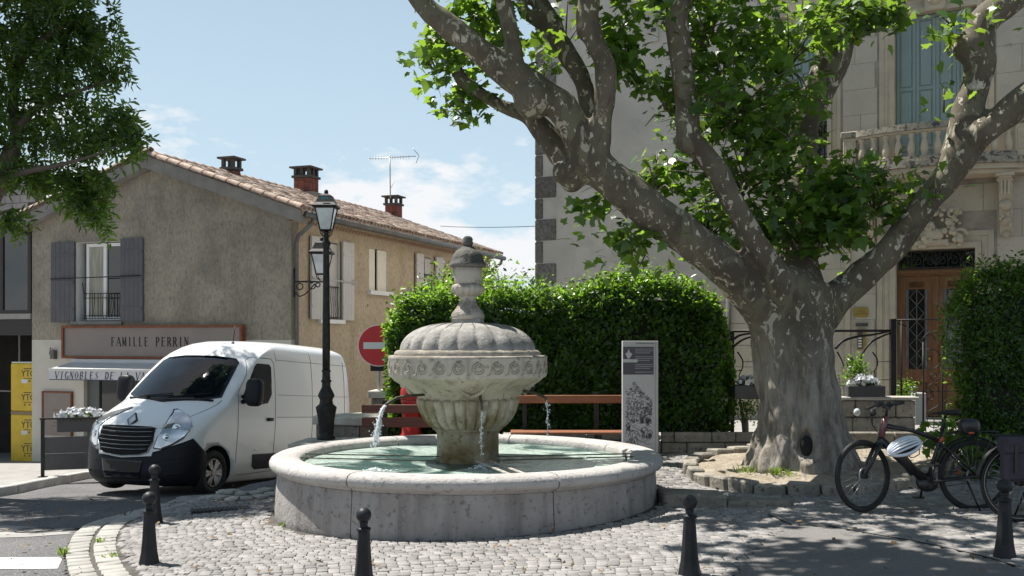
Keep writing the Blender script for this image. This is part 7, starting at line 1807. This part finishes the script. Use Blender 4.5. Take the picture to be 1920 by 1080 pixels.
limb(ab, [(-60, 460, AY+.2, 26), (0, 350, AY+.5, 14), (60, 330, AY+.7, 9), (150, 345, AY+.7, 5), (185, 385, AY+.7, 3)], 8); limb(ab, [(-90, 540, AY, 16), (-30, 430, AY-.3, 8), (15, 395, AY-.4, 5), (30, 420, AY-.4, 3)], 8); limb(ab, [(-110, 620, AY, 30), (-160, 400, AY, 22), (-180, 150, AY, 16), (-150, -100, AY, 10)], 8)
limb(ab, [(40, 110, AY, 14), (100, 60, AY-.2, 9), (160, 30, AY-.3, 5)], 8)
MT['bark2'] = mat('grey_brown_bark', (.13, .105, .08), .9, var=(.08, .065, .05), vs=5, bump=.012, bs=20)
ab.build('trunk', MT['bark2'], atree, world=True)
MT['ash_leaf'] = leafmat('ash_leaf_green', (.030, .062, .016), (.20, .33, .03), rough=.40, var=.6, tw=.42)
al_v = np.array([(0, 0, 0), (-.15, .35, .05), (-.10, .75, .0), (0, 1, -.12), (.10, .75, .0), (.15, .35, .05)]); al_f = np.array([(0, 3, 2), (0, 2, 1), (0, 4, 3), (0, 5, 4)])
Ra = np.random.RandomState(33)
acl = [(60, 60, AY, 130, 85, 1.0, 2100), (150, 40, AY, 75, 55, .8, 950), (120, 150, AY, 95, 70, .9, 1500), (200, 110, AY, 40, 45, .5, 420), (40, 230, AY+.2, 80, 80, .8, 900), (130, 250, AY, 70, 50, .7, 700), (220, 220, AY-.3, 42, 32, .4, 420), (245, 262, AY-.3, 24, 26, .3, 240), (180, 265, AY-.2, 40, 28, .5, 260), (60, 325, AY, 75, 25, .5, 420), (130, 335, AY, 75, 30, .5, 620), (185, 330, AY-.2, 30, 20, .4, 150),
       (170, 385, AY, 30, 28, .3, 240), (150, 370, AY, 36, 22, .3, 170), (192, 415, AY, 10, 14, .15, 50), (18, 410, AY-.4, 26, 22, .3, 210), (-60, 100, AY, 120, 150, 1.0, 900), (-60, 300, AY, 90, 80, .8, 500),
       (0, -110, AY, 200, 80, 1.4, 1700), (60, -200, AY+.6, 220, 80, 1.8, 2600), (180, -150, AY+1.4, 130, 60, 1.3, 1300), (-220, 0, AY+.5, 140, 200, 1.6, 2400), (200, -260, AY+2.0, 130, 60, 1.3, 1300), (60, -60, AY+2.0, 130, 80, 1.0, 1100), (-50, -130, 15.6, 230, 70, 1.0, 2200), (-160, -160, 13.9, 220, 60, .7, 3200), (20, -140, 13.9, 130, 50, .6, 1000), (90, -70, 15.4, 100, 60, .8, 900), (20, -95, 17.7, 120, 60, .9, 2400), (120, -120, 18.3, 110, 50, .8, 1500), (-150, -300, AY+.5, 200, 100, 2, 1800)]
ps = []; ns2 = []; ts2 = []
for px, py, Y, rx, ry, rd, n in acl:
    c = P(px, py, Y); s_ = Y/F; spr = int(n*(1.05 if py > 0 and px > -40 else 2.7))//11
    for k in range(spr):        # each spray: a drooping leaf stalk with paired leaflets
        q = Ra.normal(size=3); q = q/np.linalg.norm(q)*(Ra.rand()**.42); cc = np.array([c.x+q[0]*rx*s_, c.y+q[1]*rd, c.z+q[2]*ry*s_]); d = Ra.normal(size=3)*.6+np.array([.25, -.1, -.8]); d /= np.linalg.norm(d); sd = np.cross(d, Ra.normal(size=3)); sd /= np.linalg.norm(sd)
        for j in range(11): f = (j//2)*.055; s2 = -1 if j % 2 else 1; ps.append(cc+d*f); ts2.append(d*.5+sd*s2*.9 if j < 10 else d); ns2.append(np.cross(d, sd)+Ra.normal(size=3)*.45)
ps, ns2, ts2 = map(np.array, (ps, ns2, ts2))
V, Fc = inst(al_v, al_f, ps, frames(ns2, ts2), .10+.07*Ra.rand(len(ps)))
tag(link('foliage', np_mesh('foliage', V, Fc, MT['ash_leaf']), atree, world=True), kind='stuff')
# ================================================================ GARDEN WALL, RAILING, GATE, POTS
gw = thing('garden_wall', 'low garden wall of rough blocks under the hedge', 'garden wall', (2.2, 14.7, 0))
def stonewall(t, x0, x1, y0, y1, z0, z1, bw, bh, mt='stone_rough', seed=1, cap=True, rz=0):
    R = random.Random(seed); z = z0; row = 0
    while z < z1-.02:
        h = min(bh*R.uniform(.85, 1.15), z1-z) if z1-z > bh*1.4 else z1-z; x = x0-(R.uniform(0, bw*.5))
        while x < x1:
            w_ = bw*R.uniform(.6, 1.4); a, b_ = max(x, x0), min(x+w_, x1)
            if b_-a > .05:
                e = R.uniform(-.012, .012); MB().bev(a+.006, b_-.006, y0+e, y0+.12, z+.006, z+h-.006, .014).build('stone', MT[mt], t)
            x += w_
        z += h; row += 1
    MB().bx(x0+.02, x1-.02, y0+.05, y1, z0, z1-.02).build('core', MT['conc'], t)
stonewall(gw, hx_(1236)-2.2, hx_(1425)-2.2, 0, .25, -.1, .545, .42, .17, seed=4)
stonewall(gw, hx_(860)-2.2, hx_(1236)-2.2-.002, .05, .25, -.1, .5, .42, .17, seed=5)
gw2 = thing('garden_wall', 'two-tier ochre stone wall between the plane trunk and the gate post', 'garden wall', (4.9, 13.9, 0))
stonewall(gw2, -.6, .75, 0, .25, .0, .62, .5, .2, mt='wall_och' if 'wall_och' in MT else 'stone_rough', seed=8)
stonewall(gw2, -.8, 1.0, .9, 1.2, .3, 1.0, .5, .22, seed=9)
MB().bev(-.84, 1.04, .86, 1.2, 1.003, 1.05, .01).build('coping_slab', MT['slab'], gw2)
# iron railing
RY = 15.35
rail = thing('iron_railing', 'black wrought iron railing with curved branches behind the plane trunk', 'railing', (P(1520, 700, RY).x, RY, .6))
def rp_(px, py, Y=RY): return P(px, py, Y)
mb = MB(); mb.tube([rp_(1375, 621), rp_(1676, 620)], .022, 6); mb.tube([rp_(1375, 745), rp_(1676, 742)], .012, 6); mb.build('top_rail', MT['iron'], rail, world=True)
o = MB(); o.bx(-.04, .04, -.04, .04, -.7, CZ+(HZ-598)/F*RY-.6); pst = o.build('post', MT['iron'], rail); pst.location = (rp_(1674, 600).x-rail.location.x, 0, 0)
o = MB(); o.bx(-.025, .025, -.025, .025, -.7, CZ+(HZ-621)/F*RY-.6); pst = o.build('post', MT['iron'], rail); pst.location = (rp_(1373, 600).x-rail.location.x, 0, 0)
for pl, r in (([(1566, 654), (1580, 640), (1604, 632), (1640, 627), (1672, 620)], .022), ([(1614, 722), (1613, 690), (1617, 664), (1632, 643), (1655, 630), (1672, 624)], .020), ([(1636, 660), (1644, 672), (1645, 685), (1640, 695), (1641, 706), (1646, 718)], .011), ([(1375, 636), (1390, 628), (1420, 624)], .02), ([(1375, 650), (1395, 636), (1425, 628)], .018), ([(1383, 660), (1392, 675), (1392, 690), (1386, 704), (1388, 722)], .011), ([(1570, 660), (1578, 675), (1583, 690)], .012)):
    pts = catmull([rp_(a, b_) for a, b_ in pl], 5); mb = MB(); mb.tube(pts, [r*(1.1-.5*i/len(pts)) for i in range(len(pts))], 7); mb.build('branch_bar', MT['iron'], rail, world=True)
mb = MB()
for a, b_, c, d in ((1592, 678, 1612, 678), (1645, 678, 1672, 678), (1592, 695, 1612, 695), (1645, 712, 1672, 712), (1392, 678, 1420, 678), (1375, 695, 1390, 695)): mb.tube([rp_(a, b_), rp_(c, d)], .006, 5)
mb.build('cross_bars', MT['iron'], rail, world=True)
# gate
GY = 15.3
gt = thing('garden_gate', 'see-through black iron garden gate with spirals before the oak door', 'gate', (P(1740, 700, GY).x, GY, .3))
def gp_(px, py): return P(px, py, GY)
mb = MB(); mb.tube([gp_(1681, 600), gp_(1800, 598)], .012, 6); mb.tube([gp_(1683, 606), gp_(1700, 612)], .012, 6)
for x in (1690, 1731, 1767): mb.tube([gp_(x, 600 if x == 1690 else 640), gp_(x, 842)], .014, 6)
mb.tube([gp_(1684, 842), gp_(1830, 842)], .014, 6); mb.tube([gp_(1684, 735), gp_(1830, 733)], .008, 6); mb.build('gate_frame', MT['iron'], gt, world=True)
def spiral(cx, cy, r, a0, turns, sgn=1, n=26): return [gp_(cx+r*(1-.75*i/n)*cos(a0+sgn*turns*2*pi*i/n), cy+r*(1-.75*i/n)*sin(a0+sgn*turns*2*pi*i/n)) for i in range(n+1)]
for pl in (spiral(1746, 640, 18, pi, .55), [gp_(1731+18+18*cos(a), 640-18*sin(a)) for a in np.linspace(pi, 0, 10)], [gp_(1767+16-16*cos(a), 636-16*sin(a)) for a in np.linspace(0, 2.4, 9)], [gp_(1745+19*cos(a), 673+19*sin(a)) for a in np.linspace(-2, 2.2, 12)], spiral(1752, 705, 10, 0, 1.2), spiral(1748, 728, 12, .5, .9, -1), spiral(1743, 745, 9, -1.5, .9), [gp_(1737, 775), gp_(1746, 768), gp_(1756, 763), gp_(1762, 757)], [gp_(1752+14*cos(a), 788+14*sin(a)) for a in np.linspace(0, 2*pi, 16)], [gp_(1752+13*cos(a), 836+12*sin(a)) for a in np.linspace(.2, 2.9, 10)]):
    mb = MB(); mb.tube(pl, .008, 5); mb.build('scroll', MT['iron'], gt, world=True)
MT['terracotta'] = mat('clay_pot', (.24, .10, .06), .8, var=(.18, .08, .05), vs=6); MT['palepot'] = mat('pale_pot', (.42, .42, .42), .6)
a = P(1402, 722, 15.0); flowers('flower_pot', 'white flowers in a dark box between the hedge and the trunk', 'flower pot', a, .15, .13, .13, 42, MT['petal'], seed=4, fs=.045, box=(.42, .25, .2), leafn=160)
a = P(1620, 722, 14.9); flowers('flower_pot', 'white flowers and tall green stems in a box just past the trunk', 'flower pot', a, .22, .14, .13, 60, MT['petal'], seed=5, fs=.045, box=(.55, .25, .2), leafn=300)
shrub('pot_plant', 'slender upright green plant rising from the flower box by the trunk', 'plant', [(1600, 695, 15.05, 14, 26, .08, 260), (1618, 690, 15.05, 6, 20, .06, 110), (1585, 715, 15.05, 8, 20, .06, 110)], 17, (.04, .03), MT['hedge'], subs=.05)
a = P(1722, 748, 16.2); t = thing('plant_pot', 'pale grey plant pot standing on the steps behind the gate', 'plant pot', (a.x, 16.2, .55)); MB().bev(-.09, .09, -.09, .09, -.02, a.z-.55+.1, .01).build('pot', MT['palepot'], t)
shrub('pot_plant', 'bushy grey-green plant between railing post and pale pot', 'plant', [(1700, 735, 15.9, 18, 22, .12, 420), (1688, 765, 15.8, 12, 14, .1, 160)], 19, (.035, .03), MT['hedge'], subs=.06)
MB_ = MB().sphere((0, 0, 0), .055, 12, 8, sc=(.9, .7, 1)); a = P(1607, 773, 14.2); o = MB_.build('garden_lamp', MT['lampglass']); o.location = a; tag(o, 'small white globe lamp on the garden wall right of the trunk', 'garden lamp')
# low bedding leaves on top of the wall left of the trunk
shrub('bedding_plant', 'dark bedding plants with white specks between hedge and trunk', 'plant', [(1400, 765, 15.3, 30, 18, .2, 420), (1385, 735, 15.4, 16, 20, .2, 200)], 23, (.035, .03), MT['hedge'], subs=.08)
# wall behind the bench zone to close the courtyard
# ================================================================ BICYCLES
MT['rubber'] = mat('bike_tyre', (.015, .015, .015), .75); MT['bike_blk'] = mat('matt_black_frame', (.013, .013, .015), .4, coat=.2); MT['bike_dk'] = mat('frame_grey', (.10, .085, .08), .35, metal=.4); MT['orange'] = mat('orange_accent', (.45, .09, .03), .4); MT['rimm'] = mat('rim_dark', (.03, .03, .03), .35, metal=.5); MT['refl'] = mat('reflective_wall', (.30, .30, .28), .4); MT['fork_r'] = mat('dark_red_paint', (.13, .045, .05), .35, coat=.3)
def bicycle(loc, rz, label, r=.352, lean=.05, bag=False, steer=.0):
    t = thing('bicycle', label, 'bicycle', loc, rz, 'bicycles parked in front of the plane tree'); t.rotation_euler = (lean, 0, rz)
    # x forward; rear axle at 0, front axle at 1.12
    WB = 1.12
    def wh(x, z=r, name='wheel', st_=0):
        w_ = MB(); w_.tube([(r*.955*cos(a), 0, r*.955*sin(a)) for a in np.linspace(0, 2*pi, 49)[:-1]], .024, 8, closed=True); o = w_.build(name, MT['rubber'], t); o.location = (x, 0, z); o.rotation_euler = (0, 0, st_)
        w2 = MB(); w2.tube([(r*.885*cos(a), 0, r*.885*sin(a)) for a in np.linspace(0, 2*pi, 49)[:-1]], .013, 6, closed=True); w2.build('rim', MT['rimm'], o)
        w2 = MB(); w2.tube([(r*.925*cos(a), -.021, r*.925*sin(a)) for a in np.linspace(0, 2*pi, 49)[:-1]], .004, 4, closed=True); w2.build('reflective_stripe', MT['refl'], o)
        w3 = MB()
        for i in range(28):
            a = 2*pi*i/28; b_ = a+(.5 if i % 2 else -.5); w3.tube([(.03*cos(b_), .025*(1 if i % 4 < 2 else -1), .03*sin(b_)), (r*.88*cos(a), 0, r*.88*sin(a))], .0016, 4)
        w3.build('spokes', MT['zinc'], o); h = MB(); h.tube([(0, -.05, 0), (0, .05, 0)], .028, 12); h.build('hub', MT['bike_blk'], o)
        d = MB()
        for rr in (.085, .075): d.tube([(rr*cos(a), .035, rr*sin(a)) for a in np.linspace(0, 2*pi, 25)[:-1]], .004, 4, closed=True)
        d.build('brake_disc', MT['zinc'], o); return o
    wh(0); wh(WB, st_=steer)
    bb = (.47, 0, .29); st = (.30, 0, .80); ht = (.88, 0, .93); hb = (.93, 0, .72); 
    f = MB(); f.tube([hb, (.78, 0, .56), bb], [.036, .042, .045], 12); f.tube([(.875, 0, .85), (.6, 0, .80), (.335, 0, .70)], [.026, .022, .020], 10); f.tube([bb, (.36, 0, .62), st], [.024, .02, .018], 10); f.tube([ht, hb], .028, 10)
    for s_ in (-1, 1): f.tube([(.45, s_*.05, .29), (.2, s_*.06, .32), (0, s_*.065, r)], [.014, .013, .012], 8); f.tube([(.345, s_*.02, .69), (.2, s_*.05, .55), (0, s_*.065, r)], .011, 8)
    f.build('frame', MT['bike_blk'], t)
    f = MB(); f.tube([(.82, 0, .66), (.60, 0, .38)], .05, 10); f.build('battery', MT['bike_blk'], t)
    f = MB(); f.sphere((.47, 0, .27), .095, 16, 10, sc=(1.15, .6, .85)); f.tube([(.47, -.05, .29), (.47, -.07, .29)], .08, 20); f.build('motor', MT['bike_blk'], t)
    f = MB()
    f.tube([(.845, -.028, .852), (.62, -.026, .815), (.36, -.022, .725)], .007, 6); f.tube([(.33, -.02, .70), (.16, -.055, .52)], .006, 6); f.build('silver_stripe', MT['zinc'], t)
    f = MB(); f.tube([(.335, -.0, .68), (.30, -.0, .735)], .027, 10); f.tube([(.12, -.07, .36), (.10, -.07, .40)], .02, 8); f.build('orange_sleeve', MT['orange'], t)
    f = MB(); f.tube([hb, (.955, 0, .66)], .03, 10); f.tube([(.955, -.062, .66), (.955, .062, .66)], .025, 8)
    for s_ in (-1, 1): f.tube([(.955, s_*.06, .67), (1.03, s_*.06, .52), (WB, s_*.06, r)], [.021, .019, .014], 10)
    f.build('fork', MT['bike_blk'], t)
    f = MB(); f.tube([(.872, 0, .945), (.925, 0, .735)], .032, 12); f.build('head_tube', MT['fork_r'], t)
    f = MB(); f.tube([(.87, 0, .93), (.855, 0, 1.02), (.91, 0, 1.05)], .016, 8); f.tube([(.84, -.33, 1.08), (.89, -.18, 1.06), (.915, 0, 1.05), (.89, .18, 1.06), (.84, .33, 1.08)], .014, 8); f.build('handlebar', MT['bike_blk'], t)
    for s_ in (-1, 1):
        f = MB(); f.tube([(.86, s_*.22, 1.07), (.835, s_*.34, 1.08)], .019, 8); f.tube([(.87, s_*.19, 1.06), (.93, s_*.24, 1.03), (.95, s_*.30, 1.01)], .008, 6); f.sphere((.90, s_*.16, 1.06), .03, 8, 6); f.build('grip', MT['rubber'], t)
    f = MB(); f.bx(.90, .96, -.05, .05, 1.05, 1.10); f.sphere((1.0, 0, .98), .035, 10, 8); f.build('display_and_lamp', MT['bike_blk'], t)
    f = MB()
    for k in range(3): f.tube([(.93, -.04+.03*k, 1.05), (1.02, -.04+.03*k, 1.0), (1.0, -.02, .85), (.93, 0, .75)], .005, 5)
    f.build('cables', MT['rubber'], t)
    f = MB(); f.tube([st, (.275, 0, .90), (.262, 0, .95)], .015, 8); f.build('seat_post', MT['rimm'], t)
    f = MB(); f.tube([(.40, 0, .965), (.34, 0, .975), (.26, 0, .985), (.18, 0, .99), (.13, 0, .985)], [.018, .028, .055, .075, .06], 12)
    for i, v in enumerate(f.v): f.v[i] = (v[0], v[1], .975+(v[2]-.975)*.45)
    f.build('saddle', MT['rubber'], t)
    # mudguards, rack
    f = MB(); R_ = r+.03
    for (cx, a0, a1) in ((0, 20, 175),):
        for w_ in (-.02, 0, .02): f.tube([(cx+R_*cos(a), w_, r+R_*sin(a)) for a in np.radians(np.linspace(a0, a1, 18))], .011, 5)
    f.build('mudguard', MT['rimm'], t)
    f = MB()
    for s_ in (-1, 1): f.tube([(.24, s_*.06, .77), (.1, s_*.065, .79), (-.22, s_*.065, .79), (-.25, s_*.03, .79)], .007, 6); f.tube([(-.02, s_*.065, .78), (0, s_*.075, r+.02)], .007, 6); f.tube([(-.18, s_*.065, .78), (0, s_*.075, r+.02)], .007, 6)
    f.tube([(.05, -.065, .79), (.05, .065, .79)], .006, 5); f.tube([(-.18, -.065, .79), (-.18, .065, .79)], .006, 5); f.build('rack', MT['rimm'], t)
    # cranks
    for s_, a in ((-1, -80), (1, 100)):
        a = radians(a); e = (.47+.17*cos(a), s_*.10, .29+.17*sin(a)); f = MB(); f.tube([(.47, s_*.09, .29), e], .012, 6); f.build('crank', MT['rimm'], t); f = MB(); f.box((e[0], s_*.15, e[2]), (.09, .08, .022)); f.build('pedal', MT['bike_blk'], t)
    f = MB(); f.tube([(.47+.08*cos(a), -.075, .29+.08*sin(a)) for a in np.linspace(0, 2*pi, 25)[:-1]], .005, 5, closed=True); f.tube([(.47, -.075, .37), (.0, -.05, r+.045)], .004, 4); f.tube([(.47, -.075, .21), (.05, -.05, r-.08)], .004, 4); f.build('chain', MT['rimm'], t)
    f = MB(); f.tube([(.10, .07, .30), (.02, .16, .012)], .010, 6); f.build('kickstand', MT['rimm'], t)
    return t
fxw, fyw = 3.47, 10.05; rxw = 4.62; ryw = 10.12
zb = gz(4, 10)+.03
bike1 = bicycle((rxw, ryw, zb-.01), pi+.03, 'dark electric trekking bicycle with white helmet on its bar, leaning near the tree', lean=.07, steer=.42)
# saddle bag
sbp = P(1817, 800, 10.12)
t = thing('saddle_bag', 'black bag with a red tag on the saddle of the electric bicycle', 'bag', tuple(sbp)); f = MB(); f.sphere((0, 0, 0), 1, 18, 12, sc=(.10, .075, .085)); o = f.build('bag', MT['bike_blk'], t)
for v in o.data.vertices: c = v.co; v.co = Vector((.10*math.copysign(abs(c.x/.10)**.7, c.x), .075*math.copysign(abs(c.y/.075)**.7, c.y), .085*math.copysign(abs(c.z/.085)**.7, c.z)))
MB().box((-.01, -.07, -.055), (.05, .02, .018)).build('tag', MT['orange'], t)
# helmet
hpz = P(1695, 836, 9.88); MT['helmet'] = mat('white_helmet_shell', (.62, .66, .72), .3, coat=.5); 
ht_ = thing('helmet', 'white and pale blue vented cycle helmet hanging from the handlebar', 'helmet', tuple(hpz)); ht_.rotation_euler = (radians(15), radians(-22), radians(4))
f = MB(); n = 9
for i in range(n):
    lat = (i/(n-1)-.5)*2*1.15; pts = []
    for j in range(13): a = pi*j/12; x = .165*cos(a); y = .095*sin(lat)*sin(a)**.6; z = .105*sin(a)**.8*cos(lat)-.03; pts.append((x, y, z))
    f.tube(pts, .0115, 6)
f.tube([(.165*cos(a), .098*sin(a), -.03+.012*cos(2*a)) for a in np.linspace(0, 2*pi, 29)[:-1]], .017, 8, closed=True); f.build('shell', MT['helmet'], ht_)
f = MB(); f.sphere((0, 0, -.02), 1, 18, 12, sc=(.145, .082, .095)); f.build('liner', MT['bike_blk'], ht_)
f = MB(); f.tube([(.10, -.09, -.04), (.09, -.085, -.10), (.05, -.05, -.13), (.0, -.085, -.10), (-.04, -.09, -.04)], .005, 5); f.build('strap', MT['bike_blk'], ht_)
b2x, b2y = P(1912, 962, 9.35).x, 9.35
bike2 = bicycle((b2x, b2y, gz(b2x, b2y)+.03), -.03, 'second bicycle cut by the picture edge, carrying a dark purple pannier', lean=-.04)
MT['pannier'] = mat('dark_purple_canvas', (.045, .035, .055), .75, var=(.03, .025, .035), vs=6, bump=.004, bs=30)
t = thing('pannier_bag', 'dark purple pannier bag hanging over the rack of the second bicycle', 'bag', (b2x, b2y-.12, gz(b2x, b2y)+.42))
f = MB(); f.bev(-.24, .18, -.10, .03, .0, .36, .03); f.build('bag_body', MT['pannier'], t); MB().bev(-.25, .19, -.115, .05, .25, .40, .02).build('flap', MT['pannier'], t)
for x in (-.15, .08): MB().bx(x-.015, x+.015, -.122, -.1155, .08, .34).build('strap', MT['bike_blk'], t)
